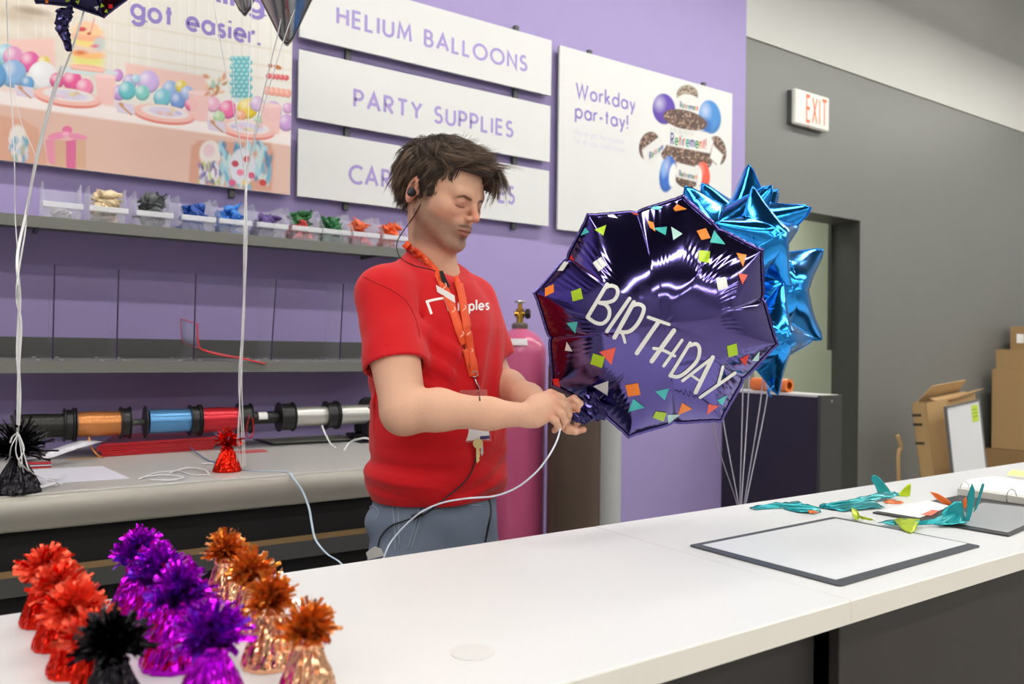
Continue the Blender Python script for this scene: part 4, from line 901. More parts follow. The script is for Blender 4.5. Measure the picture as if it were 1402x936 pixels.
def densify(X, nr, ns):   # twice the points around
    G_ = X[1:].reshape(nr, ns, 3); N_ = np.roll(G_, -1, 1); P_ = np.roll(G_, 1, 1); Q_ = np.roll(G_, -2, 1); H_ = np.empty((nr, 2*ns, 3)); H_[:, ::2] = G_; H_[:, 1::2] = (9*(G_+N_)-P_-Q_)/16; ns *= 2
    X = np.concatenate([X[:1], H_.reshape(-1, 3)]); i_ = lambda i, j: 1+i*ns+(j % ns); J = np.arange(ns); T = [np.stack([np.zeros(ns, int), i_(0, J), i_(0, J+1)], 1)]
    for i in range(nr-1): T += [np.stack([i_(i, J), i_(i+1, J), i_(i+1, J+1)], 1), np.stack([i_(i, J), i_(i+1, J+1), i_(i, J+1)], 1)]
    return X, np.concatenate(T), np.arange(1+(nr-1)*ns, len(X))
oX, oT, oR = densify(oX, 44, 320)
sX = sX/np.linalg.norm(sX[:, :2], axis=1).max(); sX[:, :2] = sX[:, :2]*.5+sRs/.27*.5
def foil_mat(name, c, rough=.13, crinkle=.12):
    m = mat(name, c, rough, metal=1.); nt = m.node_tree; b = nt.nodes['Principled BSDF']
    tc = nt.nodes.new('ShaderNodeTexCoord'); n = nt.nodes.new('ShaderNodeTexNoise'); n.inputs['Scale'].default_value = 9; n.inputs['Detail'].default_value = 3; n.inputs['Distortion'].default_value = 1.2
    bp = nt.nodes.new('ShaderNodeBump'); bp.inputs['Strength'].default_value = crinkle; bp.inputs['Distance'].default_value = .01
    nt.links.new(tc.outputs['Object'], n.inputs['Vector']); nt.links.new(n.outputs['Fac'], bp.inputs['Height']); nt.links.new(bp.outputs['Normal'], b.inputs['Normal']); return m
def basis(yaw=0, pitch=0, roll=0):
    """columns: in-plane right, in-plane up, facing direction (towards the counter side); yaw/pitch turn it away"""
    B = Matrix((CR, CU, -CF)).transposed()
    return B @ Matrix.Rotation(math.radians(yaw), 3, 'Y') @ Matrix.Rotation(math.radians(pitch), 3, 'X') @ Matrix.Rotation(math.radians(roll), 3, 'Z')
def balloon(name, label, shape, px, py, D, Rpx, m, yaw=0, pitch=0, roll=0, zs=1., cat='balloon', group=None, wr=0, seed=0):
    c = onD(px, py, D); R = Rpx*D/FPX; B = basis(yaw, pitch, roll)
    t = thing(name, label, cat, c, group)
    X, T, rimi = (oX, oT, oR) if shape == 'oct' else (sX, sT, sR)
    X = X*R
    if wr:   # fine puckers running in from the welded seam
        r = np.linalg.norm(X[:, :2], axis=1)/R; a = np.arctan2(X[:, 1], X[:, 0]); rg = np.random.default_rng(seed+3)
        w = np.clip((r-.42)/.2, 0, 1)*np.clip((1-r)/.12, 0, 1); f = 0
        s = (a/(2*math.pi)*8+.5*0) % 1; mid = np.abs(s-.5)*2     # 1 at corners, 0 at the middles of the sides
        f = np.sin(a*104+3*np.sin(r*9))*np.clip(1-np.abs(mid-.45)/.42, 0, 1)*(.35+.65*np.sin(a*3.7+1)**2)
        X = X.copy(); X[:, 2] += wr*f*w*R
    V, F = closed(X, T, rimi, zs)
    Bn = np.array(B); V = V @ Bn.T
    o = npmesh('foil_body', V, F, m, t, True)
    t['_B'] = 0; del t['_B']
    # seam flange all round
    rim = X[rimi] @ Bn.T; out = (X[rimi]*np.array([1.022, 1.022, 0])) @ Bn.T; k = len(rim); nrm = np.array(B.col[2])*.0006
    Vs = np.concatenate([rim+nrm, out+nrm, rim-nrm, out-nrm]); i = np.arange(k); j = (i+1) % k
    Fs = np.concatenate([np.stack([i, j, j+k, i+k], 1), np.stack([i+2*k, i+3*k, j+3*k, j+2*k], 1), np.stack([i+k, j+k, j+3*k, i+3*k], 1)])
    npmesh('seam_flange', Vs, Fs, m, t, False)
    bv = BVHTree.FromPolygons([tuple(Vector(q)+c) for q in V.tolist()], F.tolist())
    return t, c, R, B, bv
def on_surf(bv, x, y, off=.0009):
    d = ray(x, y).normalized(); h = bv.ray_cast(O, d)
    if h[0] is None: return None
    n = h[1] if h[1].dot(d) < 0 else -h[1]
    return h[0]+n*off
def decal_poly(bv, pts, off=.0009, rings=5, per=6):
    P = []; n = len(pts)
    for i in range(n):
        for k in range(per): f = k/per; P.append((pts[i][0]*(1-f)+pts[(i+1) % n][0]*f, pts[i][1]*(1-f)+pts[(i+1) % n][1]*f))
    c = (sum(p[0] for p in pts)/n, sum(p[1] for p in pts)/n); V = []; s0 = on_surf(bv, *c, off)
    if s0 is None: return None
    V.append(s0); m = len(P)
    for r in range(1, rings+1):
        for p in P:
            f = r/rings; q = None
            while q is None and f > .05: q = on_surf(bv, c[0]+(p[0]-c[0])*f, c[1]+(p[1]-c[1])*f, off); f -= .08
            V.append(q or s0)
    F = [(0, 1+j, 1+(j+1) % m) for j in range(m)]+[(1+r*m+j, 1+(r+1)*m+j, 1+(r+1)*m+(j+1) % m, 1+r*m+(j+1) % m) for r in range(rings-1) for j in range(m)]
    return V, F
def decal_stroke(bv, pts, w, off=.0011, n=8, ends=True):
    pp = [(p.x, p.y) for p in bez([(a, b, 0) for a, b in pts], n)] if len(pts) > 2 else [(pts[0][0]+(pts[1][0]-pts[0][0])*i/14, pts[0][1]+(pts[1][1]-pts[0][1])*i/14) for i in range(15)]
    V = []; F = []
    for i, p in enumerate(pp):
        a = pp[max(0, i-1)]; b = pp[min(len(pp)-1, i+1)]; L = math.hypot(b[0]-a[0], b[1]-a[1])+1e-9; nx, ny = -(b[1]-a[1])/L, (b[0]-a[0])/L
        for k in (-1, -.33, .33, 1):
            q = on_surf(bv, p[0]+nx*w/2*k, p[1]+ny*w/2*k, off); V.append(q if q else (V[-1] if V else O))
    F = [(4*i+k, 4*i+k+1, 4*i+4+k+1, 4*i+4+k) for i in range(len(pp)-1) for k in range(3)]
    if ends:
        for e in (pp[0], pp[-1]):
            d = decal_poly(bv, [(e[0]+w/2*math.cos(2*math.pi*k/10), e[1]+w/2*math.sin(2*math.pi*k/10)) for k in range(10)], off-.00012, 1, 1)
            if d: n0 = len(V); V += d[0]; F += [tuple(i+n0 for i in f) for f in d[1]]
    return V, F
def decal(name, m, t, VF):
    if VF is None: return
    mb = MB(); mb.add(VF[0], VF[1]); mb.build(name, m, t, smooth=True)
# ------------------------------------------------------------------ the BIRTHDAY balloon
M_navyfoil = foil_mat('dark purple foil', (100, 90, 156), .10, .05)
BT, bc, bR, bB, bbv = balloon('birthday_balloon', 'large octagonal dark purple foil balloon with confetti print and BIRTHDAY lettering', 'oct', 897, 436, 1.60, 168, M_navyfoil, yaw=-4, pitch=6, roll=33, zs=.72, wr=.0028)
Z = lambda sc, ox, oy, pts: [(ox+a/sc, oy+b/sc) for a, b in pts]
CM = {'w': mat('confetti white', (226, 226, 222), .35, metal=.25), 'o': mat('confetti orange', (250, 134, 38), .35, metal=.25), 'l': mat('confetti lime', (172, 208, 30), .35, metal=.25), 't': mat('confetti teal', (72, 196, 192), .35, metal=.25), 'c': mat('confetti coral', (246, 100, 80), .35, metal=.25), 'r': mat('confetti red', (226, 44, 36), .35, metal=.25), 'm': mat('confetti mint', (186, 224, 216), .35, metal=.25)}
CN = dict(w='white', o='orange', l='lime', t='teal', c='coral', r='red', m='mint')
conf = [(5.506, 730, 260, [('w', (540, 165), (605, 185), (640, 215), (570, 205)), ('c', (725, 165), (775, 158), (795, 190), (760, 187)), ('t', (395, 285), (425, 320), (360, 345)), ('l', (550, 265), (530, 345), (465, 300)), ('r', (290, 490), (312, 535), (275, 520)), ('w', (235, 540), (270, 545), (225, 610), (185, 610)), ('w', (515, 505), (560, 565), (495, 615), (450, 550)), ('o', (90, 740), (155, 710), (158, 770), (90, 805)), ('l', (285, 765), (360, 740), (378, 820), (300, 840))]),
 (5.2, 890, 250, [('o', (165, 185), (195, 155), (260, 190), (180, 205)), ('t', (0, 185), (40, 165), (90, 178), (60, 195)), ('o', (-20, 270), (25, 285), (40, 350), (0, 320)), ('t', (20, 325), (120, 315), (110, 375)), ('m', (150, 315), (230, 365), (165, 410)), ('o', (330, 345), (395, 325), (428, 395), (365, 410)), ('t', (455, 340), (535, 440), (425, 425)), ('l', (347, 482), (427, 490), (420, 572), (343, 558)), ('o', (613, 500), (685, 515), (660, 598)), ('c', (625, 645), (693, 655), (655, 725)), ('w', (467, 682), (538, 670), (555, 748), (485, 768)), ('l', (785, 820), (815, 812), (825, 850), (800, 862))]),
 (5.18, 740, 440, [('l', (5, 5), (40, 0), (58, 75), (30, 78)), ('o', (42, 80), (102, 150), (68, 172)), ('t', (185, 10), (265, 0), (248, 85)), ('w', (188, 142), (228, 212), (175, 205)), ('c', (418, 215), (535, 182), (505, 305)), ('l', (375, 225), (458, 250), (438, 328), (355, 300)), ('w', (375, 458), (482, 420), (477, 525)), ('o', (602, 450), (693, 435), (710, 518), (622, 532)), ('t', (660, 545), (740, 608), (622, 640)), ('l', (310, 565), (402, 597), (355, 625)), ('o', (400, 675), (450, 655), (495, 718), (455, 712)), ('r', (88, 405), (130, 405), (147, 485), (97, 485)), ('w', (140, 532), (215, 572), (205, 580), (135, 545)), ('t', (540, 780), (650, 815), (600, 825)), ('o', (667, 812), (748, 810), (760, 845), (680, 850))]),
 (5.853, 880, 450, [('l', (672, 138), (750, 115), (762, 205), (685, 228)), ('r', (775, 240), (850, 203), (820, 300)), ('m', (935, 175), (925, 255), (870, 255)), ('t', (100, 500), (210, 475), (175, 570)), ('o', (315, 590), (398, 640), (280, 690)), ('l', (105, 658), (193, 670), (165, 740), (78, 708)), ('m', (195, 685), (300, 685), (205, 758)), ('w', (315, 765), (405, 735), (390, 772)), ('t', (595, 570), (675, 530), (635, 612)), ('c', (525, 600), (608, 618), (515, 685)), ('o', (540, 745), (630, 705), (595, 742), (555, 755)), ('m', (795, 375), (835, 388), (770, 465))])]
k_ = 0
for sc, ox, oy, L in conf:
    for it in L: k_ += 1; decal('printed_confetti', CM[it[0]], BT, decal_poly(bbv, Z(sc, ox, oy, it[1:]), off=.0006+.00012*(k_ % 4)))
W = mat('printed white letters', (236, 236, 230), .4, metal=.1)
a1 = lambda *p: Z(7.8, 790, 370, p); a2 = lambda *p: Z(6.686, 880, 430, p)
letters = {
 'B': [(a1((325, 150), (115, 500)), 5.2), (a1((320, 178), (370, 165), (425, 190), (436, 250), (400, 315), (330, 342), (240, 346)), 5), (a1((240, 346), (310, 368), (350, 430), (335, 515), (270, 568), (190, 552), (115, 500)), 5)],
 'I': [(a1((562, 302), (322, 650)), 5)], 'R': [(a1((608, 342), (402, 715)), 6), (a1((605, 372), (660, 362), (712, 395), (700, 470), (640, 580), (560, 650), (470, 660)), 5.2), (a1((475, 650), (500, 710), (515, 765)), 4)],
 'T': [([(887.5, 434), (916, 444)], 4.4), ([(901, 441), (872, 483)], 5.8)], 'H': [(a2((285, 148), (82, 428)), 6.2), (a2((358, 236), (192, 470)), 4.3), (a2((100, 310), (180, 325), (290, 380)), 4.2)],
 'D': [(a2((432, 262), (250, 558)), 4.6), (a2((425, 285), (490, 272), (518, 325), (495, 420), (400, 522), (320, 568), (250, 558)), 5)],
 'A': [(a2((638, 392), (482, 712)), 5.8), (a2((636, 395), (362, 605)), 4.2), (a2((440, 553), (512, 602)), 3.4)], 'Y': [(a2((730, 482), (690, 632)), 4), (a2((845, 532), (522, 758)), 4.2)]}
for L_, ss in letters.items():
    V = []; F = []
    for i, (p, w) in enumerate(ss):
        v, f = decal_stroke(bbv, p, w, off=.0011+i*.00018); n0 = len(V); V += v; F += [tuple(q+n0 for q in g) for g in f]
    decal('printed_letter', W, BT, (V, F))
decal('barcode_label', M_paper, BT, decal_poly(bbv, Z(5.18, 740, 440, [(372, 692), (428, 682), (452, 712), (386, 730)]), off=.0014))
# crumpled filling neck pulled out of the rim towards the hands
hn = onD(796, 556, 1.60); h0 = onD(786, 568, 1.565)
def crumple(name, pts, ws, m, parent, seed, amp=.004):
    r = random.Random(seed); mb = MB(); pts = bez(pts, 6); n = 14; V = []
    ax = (pts[-1]-pts[0]).normalized(); u = ax.cross(CF).normalized(); w_ = ax.cross(u)
    for i, p in enumerate(pts):
        f = i/(len(pts)-1)*(len(ws)-1); k = min(int(f), len(ws)-2); W_ = ws[k]+(ws[k+1]-ws[k])*(f-k)
        for j in range(n): a = 2*math.pi*j/n; rr = 1+.28*math.sin(3*a+i*.6)+r.uniform(-.22, .22); V.append(p+u*(W_*math.cos(a)*rr)+w_*(W_*.4*math.sin(a)*rr+r.uniform(-amp, amp)))
    mb.add(V, [(i*n+j, i*n+(j+1) % n, (i+1)*n+(j+1) % n, (i+1)*n+j) for i in range(len(pts)-1) for j in range(n)]+[tuple(range(n)), tuple((len(pts)-1)*n+j for j in range(n))])
    return mb.build(name, m, parent)
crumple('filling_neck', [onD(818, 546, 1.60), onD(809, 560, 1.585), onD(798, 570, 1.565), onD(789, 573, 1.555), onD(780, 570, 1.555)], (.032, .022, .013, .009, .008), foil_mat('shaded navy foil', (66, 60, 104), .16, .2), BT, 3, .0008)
# ------------------------------------------------------------------ blue star balloons
M_blue_f = foil_mat('blue foil', (48, 152, 238), .16, .22)
RB_ = []
def star(px, py, D, R, yaw, pitch, roll, lab, m=M_blue_f, grp='blue star balloons behind the birthday balloon', zs=.85):
    t, c, R_, B, bv = balloon('star_balloon', lab, 'star', px, py, D, R, m, yaw, pitch, roll, zs, group=grp); RB_.append((t, c, R_, B)); return t, bv, c, B, R_
star(1041, 331, 2.30, 78, 26, -8, 92, 'front shiny blue star foil balloon in the middle of the cluster')
star(1022, 322, 2.62, 95, -46, 0, 88, 'blue star foil balloon whose tip rises highest behind the others')
star(990, 335, 2.45, 98, -25, 0, 122, 'blue star foil balloon whose tip shows left of the cluster')
star(1012, 335, 2.90, 98, 15, 0, 53, 'rearmost blue star foil balloon with one tip showing at the upper right')
star(1054, 400, 2.62, 106, 18, 0, 35, 'blue star foil balloon pointing to the right above the lowest one')
star(1048, 464, 2.28, 80, 20, 4, 72, 'lowest blue star foil balloon pointing down at the cabinet top')
# ribbons of the bouquet, running down to a weight behind the counter
wb = onD(1016, 740, 2.42)
ped = thing('pedestal_cabinet', 'low black pedestal behind the counter carrying the weight of the blue balloons', 'cabinet', (wb.x, wb.y, 0))
LB().box(-.16, .16, -.16, .16, 0, wb.z-.12, b=.006).build('body', M_black, ped); LB().box(-.17, .17, -.17, .17, wb.z-.12, wb.z-.10, b=.004).build('top', M_dgrey, ped)
M_foilred = foil_mat('red foil', (222, 40, 24), .2, .4)
for i, (x0, x1, D0, st) in enumerate(((978, 1009, 2.3, 590), (988, 1011, 2.45, 560), (1017, 1013, 2.4, 535), (1025, 1015, 2.5, 535), (1043, 1019, 2.35, 535), (1051, 1021, 2.45, 538))):
    pts = [onD(x0+4*(1 if x0 > 1015 else -1)*0+(x0-1015)*.15, st-90, D0), onD(x0, st, D0), onD(x1, 690, 2.42), onD(1015+(x1-1015)*.3, 728, 2.42)]
    ribbon('balloon_ribbon', 'white balloon ribbon of the blue stars running down behind the counter, '+['leftmost', 'second from the left', 'third from the left', 'third from the right', 'second from the right', 'rightmost'][i], pts, .004, mat('pale ribbon', (214, 214, 226), .35, metal=.3), 'ribbons of the blue star balloons')
# short blue tail tied under the lowest star
ribbon('balloon_tail', 'short blue foil tail hanging under the lowest blue star', [onD(1058, 528, 2.28), onD(1052, 535, 2.28), onD(1055, 543, 2.28)], .014, M_blue_f)

# ------------------------------------------------------------------ foil balloon weights
def weight(name, label, base, m_base, m_fr, rb=.03, h=.066, fr=.042, n=110, seed=1, group=None, zc=None, fr2=None):
    r = random.Random(seed); t = thing(name, label, 'balloon weight', base, group)
    nseg = 72; prof = []; V = []; F = []; rows = 15
    ph = r.uniform(0, 6)
    for i in range(rows):
        f = i/(rows-1); z = h*f; R = rb*(1-f)**.72*(1-.1*f)+.0075+.003*(f > .9)
        if i == 0: R -= .002
        for j in range(nseg):
            a = 2*math.pi*j/nseg; pl = .07*math.sin(13*a+ph+2*f)+.05*math.sin(21*a+ph*2-3*f)+r.uniform(-.035, .035); R2 = R*(1+pl*(.35+.9*f))
            V.append((R2*math.cos(a), R2*math.sin(a), z+(r.uniform(-.0012, .0012) if 0 < i else 0)))
    for i in range(rows-1):
        for j in range(nseg): F.append((i*nseg+j, i*nseg+(j+1) % nseg, (i+1)*nseg+(j+1) % nseg, (i+1)*nseg+j))
    F.append(tuple(range(nseg-1, -1, -1))); F.append(tuple((rows-1)*nseg+j for j in range(nseg)))
    mb = LB(); mb.add(V, F); mb.build('wrapped_base', m_base, t)
    LB().lathe([(.0095, -.003), (.0115, -.002), (.0115, .002), (.0095, .003)], (0, 0, h), 16).build('neck_tie', m_base, t)
    for part, (mm, nn) in enumerate(((m_fr, n), (fr2, n//2), (m_fr, n))):
        if mm is None: continue
        V = []; F = []
        for k in range(nn):
            az = r.uniform(0, 2*math.pi); el = math.asin(r.uniform(-.55, 1) if part < 2 else r.uniform(-.6, 1)); L = fr*(r.uniform(.55, 1.15) if part < 2 else r.uniform(.3, .7)); w = r.uniform(.003, .0062)
            d = Vector((math.cos(az)*math.cos(el), math.sin(az)*math.cos(el), math.sin(el))); p = Vector((0, 0, h)); side = d.cross(Vector((r.uniform(-1, 1), r.uniform(-1, 1), r.uniform(-1, 1)))).normalized()
            dd = (Vector((0, 0, 1))*.75+d*.5).normalized()
            if part == 2: p = p+Vector((0, 0, fr*.45))+d*fr*.15; dd = d.copy()
            ns = 6; i0 = len(V); tw = r.uniform(-.9, .9); curl = r.uniform(-.5, .6)
            for s in range(ns+1):
                f = s/ns; V += [p-side*(w/2*(.5+.5*min(1, f*2.5))), p+side*(w/2*(.5+.5*min(1, f*2.5)))]
                dd = (dd+d*(.42)+Vector((0, 0, -.12*f*curl*3))+Vector((r.uniform(-.16, .16), r.uniform(-.16, .16), r.uniform(-.16, .16)))).normalized(); p = p+dd*(L/ns); side = (Matrix.Rotation(tw/ns*2, 3, dd) @ side); side = (side-dd*side.dot(dd)).normalized()
            F += [(i0+2*s, i0+2*s+1, i0+2*s+3, i0+2*s+2) for s in range(ns)]
        mb = LB(); mb.add(V, F); tag(mb.build('foil_fringe', mm, t), kind='stuff')
    return t
M_purf = foil_mat('magenta purple foil', (190, 22, 214), .2, .5); M_purf2 = foil_mat('violet foil', (140, 50, 230), .2, .4)
M_gold = foil_mat('rose gold foil', (244, 190, 150), .16, .5); M_copf = foil_mat('copper foil', (226, 134, 50), .2, .4); M_blkf = foil_mat('black foil', (52, 50, 54), .25, .5); M_redl = foil_mat('bright red foil', (250, 96, 66), .34, .4); M_silf = foil_mat('silver foil', (214, 208, 206), .18, .4)
for m_ in (M_redl, M_copf, M_purf2): m_.node_tree.nodes['Principled BSDF'].inputs['Metallic'].default_value = .72
def cz(px, py): p = onZ(px, py, ZC); p.z += .0006; return p
reds = [((60, 853), 'red foil balloon weight, rearmost of the red row on the counter', 1), ((80, 884), 'red foil balloon weight, second from the back of the red row', 2), ((102, 920), 'red foil balloon weight, third from the back of the red row', 3), ((128, 968), 'red foil balloon weight half hidden behind the black one', 4)]
for (p, lab, s) in reds: weight('balloon_weight', lab, cz(*p), M_foilred, M_redl, .021, .058, .037, 120, s, 'red balloon weights', fr2=M_foilred)
purp = [((190, 842), 'purple foil balloon weight, rearmost of the purple row', 5), ((216, 872), 'purple foil balloon weight, second from the back of the purple row', 6), ((242, 908), 'purple foil balloon weight, third from the back of the purple row', 7), ((288, 984), 'purple foil balloon weight nearest the camera, with wide fringed skirt', 8)]
for (p, lab, s) in purp: weight('balloon_weight', lab, cz(*p), M_purf, M_purf, .032, .068, .040, 150, s, 'purple balloon weights', fr2=M_purf2)
orng = [((308, 826), 'copper and rose gold foil balloon weight, rearmost of the copper row', 9), ((344, 864), 'rose gold foil balloon weight, second from the back of the copper row', 10), ((369, 909), 'rose gold foil balloon weight with fluted cone, second nearest of the copper row', 11), ((420, 958), 'rose gold foil balloon weight nearest the camera, right end of the group', 12)]
for (p, lab, s) in orng: weight('balloon_weight', lab, cz(*p), M_gold, M_copf, .024, .062, .035, 110, s, 'copper and rose gold balloon weights', fr2=M_gold)
weight('balloon_weight', 'black foil balloon weight in front of the red ones', cz(152, 990), M_blkf, M_blkf, .026, .062, .040, 130, 21)
# small price card between the rows
q = cz(150, 880); t = tag(MB().prism([(0, 0), (.03, 0), (.034, .03), (.004, .03)], q, CR, Vector((0, .2, 1)).normalized(), (0, .0015, 0)).build('price_card', M_paper), 'small white card with a red stripe standing between the red and purple weights', 'card')
MB().prism([(.016, .003), (.021, .003), (.025, .027), (.020, .027)], q-Vector(CF)*.0015, CR, Vector((0, .2, 1)).normalized(), (0, .0003, 0)).build('red_stripe', M_redf, t)
# weights on the work table
wk = onZ(24, 676, ZT); wk.z += .001; DK = (wk-O).dot(CF)
weight('balloon_weight', 'black foil balloon weight on the work table at the left edge', wk+Vector((0, .02, 0)), M_blkf, M_blkf, .048, .085, .085, 150, 31, fr2=M_silf if False else None)
wr_ = onZ(311, 645, ZT); wr_.z += .001; DR = (wr_-O).dot(CF)
weight('balloon_weight', 'small red foil balloon weight standing alone on the work table', wr_, M_foilred, M_foilred, .034, .072, .050, 80, 32, fr2=M_silf if False else None)
# ------------------------------------------------------------------ balloons above the frame at the left and their ribbons
bt, c_, R_, B_2, bv2 = balloon('foil_balloon', 'dark navy confetti foil balloon floating at the top left', 'oct', 120, -88, 2.1, 116, foil_mat('navy foil', (58, 54, 92), .15, .1), 6, -4, 12, .8)
r2 = random.Random(3); cols = list(CM.items())
for k in range(46):
    x = r2.uniform(52, 190); y = r2.uniform(-60, 18); s = r2.uniform(2.5, 4.5); a = r2.uniform(0, 6)
    d = decal_poly(bv2, [(x+s*math.cos(a+j*2*math.pi/(3+k % 2)), y+s*math.sin(a+j*2*math.pi/(3+k % 2))) for j in range(3+k % 2)], rings=1, per=1)
    if d: mb = MB(); mb.add(*d); mb.build('printed_confetti', CM['rltolwo'[k % 7]], bt)
crumple('filling_neck', [onD(89, 12, 2.1), onD(86, 30, 2.1), onD(88, 48, 2.09), onD(95, 70, 2.09)], (.02, .018, .012, .006), foil_mat('navy foil', (58, 54, 92)), bt, 5, .003)
M_grf = foil_mat('grey foil', (150, 150, 154), .22, .1)
star(390, -66, 2.2, 122, 5, 8, 270, 'silver grey star foil balloon at the top, its tip pointing down beside the party poster', M_grf, 'grey star balloons')
star(331, -95, 2.7, 112, -8, 5, 270, 'grey star foil balloon mostly above the frame, rear one of the two', M_grf, 'grey star balloons')
def lstr(name, lab, pts, w, grp, m=M_wr): return ribbon(name, lab, pts, w, m, grp)
D1 = DK
for lab, w, pts in (('thick twisted white balloon ribbon rising to the upper right', .012, [(122, -10, 2.1), (101, 60, 2.12), (76, 125, 2.2), (58, 190, 2.25), (40, 270, 2.3), (34, 320, 2.35), (25, 375, D1), (23, 410, D1), (29, 445, D1), (25, 520, D1), (24, 592, D1)]),
                    ('white balloon ribbon rising almost straight at the left edge', .007, [(8, -10, 2.2), (12, 80, 2.25), (17, 160, 2.3), (20, 230, 2.3), (21, 300, 2.35), (25, 360, D1), (26, 440, D1), (27, 520, D1), (26, 592, D1)]),
                    ('third white balloon ribbon crossing the twisted one at the left', .006, [(84, 90, 2.2), (66, 150, 2.25), (50, 215, 2.3), (36, 290, 2.35), (24, 350, D1), (27, 410, D1), (24, 480, D1), (27, 540, D1), (25, 592, D1)]),
                    ('thin white ribbon branching off at the far left', .004, [(17, 120, 2.3), (30, 170, 2.32), (49, 216, 2.3), (45, 250, 2.32), (36, 300, 2.35)])):
    lstr('balloon_ribbon', lab, [onD(*p) for p in pts], w, 'white ribbons at the left')
D2 = DR
for lab, w, pts in (('white ribbon from the silver grey star to the red weight', .006, [(392, -20, 2.2), (384, 30, 2.2), (365, 110, 2.3), (345, 200, 2.4), (337, 245, 2.45), (334, 330, D2), (333, 430, D2), (327, 520, D2), (331, 590, D2), (333, 640, D2)]),
                    ('white ribbon right of the others rising from the red weight', .005, [(412, -10, 2.2), (390, 50, 2.2), (360, 150, 2.3), (341, 230, 2.42), (336, 320, D2), (335, 420, D2), (330, 520, D2), (325, 600, D2), (324, 640, D2)]),
                    ('middle white ribbon rising from the red weight to the rear grey star', .005, [(346, -20, 2.6), (343, 60, 2.6), (340, 160, 2.5), (337, 250, 2.45), (337, 340, D2), (332, 430, D2), (329, 520, D2), (327, 600, D2), (330, 640, D2)]),
                    ('leftmost white ribbon rising from the red weight', .005, [(290, -10, 2.4), (304, 70, 2.4), (320, 150, 2.4), (335, 240, 2.45), (338, 330, D2), (334, 430, D2), (331, 520, D2), (334, 600, D2), (336, 640, D2)]),
                    ('second ribbon from the left above the red weight', .003, [(318, 60, 2.5), (322, 140, 2.5), (332, 215, 2.45), (337, 262, 2.45), (337, 350, D2)])):
    lstr('balloon_ribbon', lab, [onD(*p) for p in pts], w, 'white ribbons in the middle')
for i, pts in enumerate((((25, 592), (14, 618), (16, 648), (28, 668), (44, 674), (58, 670)), ((26, 594), (33, 615), (26, 634), (40, 650), (60, 662), (78, 664)), ((24, 594), (22, 620), (34, 640), (55, 652), (80, 655), (85, 650)), ((27, 596), (34, 625), (42, 645), (62, 655), (84, 662)), ((25, 594), (29, 618), (31, 640), (36, 655), (52, 666), (76, 661)), ((24, 592), (17, 598), (14, 606)))):
    n = len(pts); q = [onD(a, b, DK-.075-.0*j) if b < 648 else onZ(a, b, ZT+.003+.002*i) for j, (a, b) in enumerate(pts)]
    lab = ['outermost loop of white ribbon end round the black table weight', 'white ribbon end curling right of the black table weight', 'white ribbon end reaching furthest right from the black table weight', 'straighter white ribbon end beside the black table weight', 'inner white ribbon end at the black table weight', 'short white ribbon knot tail over the black table weight'][i]
    lstr('ribbon_end', lab, q, .006, 'curled ribbon ends at the black weight')

# ------------------------------------------------------------------ things on the counter at the right
def Zc(px, py, dz=.0): return onZ(px, py, ZC+dz)
def slab(name, pts, z0, th, m, parent=None, rnd=.0):
    q = [Zc(a, b) for a, b in pts]; out = []
    if rnd:
        n = len(q)
        for i in range(n):
            a, b, c = q[i-1], q[i], q[(i+1) % n]; u = (a-b).normalized()*rnd; v = (c-b).normalized()*rnd
            for k in range(5): f = k/4; out.append(b+u*(1-f)**2+v*f**2)
    else: out = q
    n = len(out); mb = MB(); mb.v = [(p.x, p.y, ZC+z0) for p in out]+[(p.x, p.y, ZC+z0+th) for p in out]; mb.f = [tuple(range(n-1, -1, -1)), tuple(range(n, 2*n))]+[(i, (i+1) % n, (i+1) % n+n, i+n) for i in range(n)]
    return mb.build(name, m, parent)
mc = [(942.7, 748.1), (1150, 804), (1342.8, 748.8), (1141.5, 708.8)]; ic = [(961.7, 748.1), (1144.4, 796.2), (1324.5, 746.2), (1144.4, 711.7)]
t = thing('counter_mat', 'flat counter mat with dark slate border and white sheet in the middle', 'mat', Zc(1144, 750)+Vector((0, 0, .0005)))
slab('border', mc, .0006, .0024, mat('slate mat border', (62, 66, 74), .4), t, .008); slab('sheet', ic, .0031, .0004, mat('mat sheet', (226, 229, 233), .3), t); slab('underside_rim', mc, .0002, .0004, mat('mat rim', (190, 186, 170), .4), t, .008)
# binder
sc2 = lambda pts: Z(4.255, 1120, 640, pts)
t = thing('ring_binder', 'open dark ring binder with plastic sleeve at the right end of the counter', 'binder', Zc(1320, 705))
M_vin = mat('black vinyl cover', (52, 52, 54), .4)
slab('cover', sc2([(318, 268), (1110, 405), (1260, 340), (1400, 260), (840, 165)]), .0006, .003, M_vin, t)
slab('sheet', sc2([(350, 264), (590, 304), (770, 236), (640, 200)]), .0042, .0006, M_paper, t)
slab('red_print', sc2([(596, 288), (660, 293), (708, 262), (664, 258)]), .0049, .0002, mat('red print', (232, 120, 100), .6), t)
slab('clear_sleeve', sc2([(760, 330), (1105, 392), (1250, 325), (1385, 262), (960, 215)]), .0042, .0008, mat('clear sleeve film', (206, 210, 214), .12, alpha=.75), t)
slab('page_block', sc2([(812, 168), (1340, 245), (1480, 160), (1000, 90), (860, 118)]), .0042, .016, mat('binder pages', (214, 214, 206), .6), t)
0 and slab('page_edges_cover', sc2([(806, 172), (1340, 250), (1345, 246), (812, 166)]), .004, .018, mat('dark green tab edge', (60, 74, 66), .5), t)
slab('top_page', sc2([(830, 160), (1340, 232), (1470, 155), (1010, 92), (870, 118)]), .0204, .0008, M_paper, t)
slab('yellow_note', [(1378, 660), (1405, 664), (1412, 657), (1386, 653)], .0216, .0004, mat('yellow note', (240, 236, 150), .6), t)
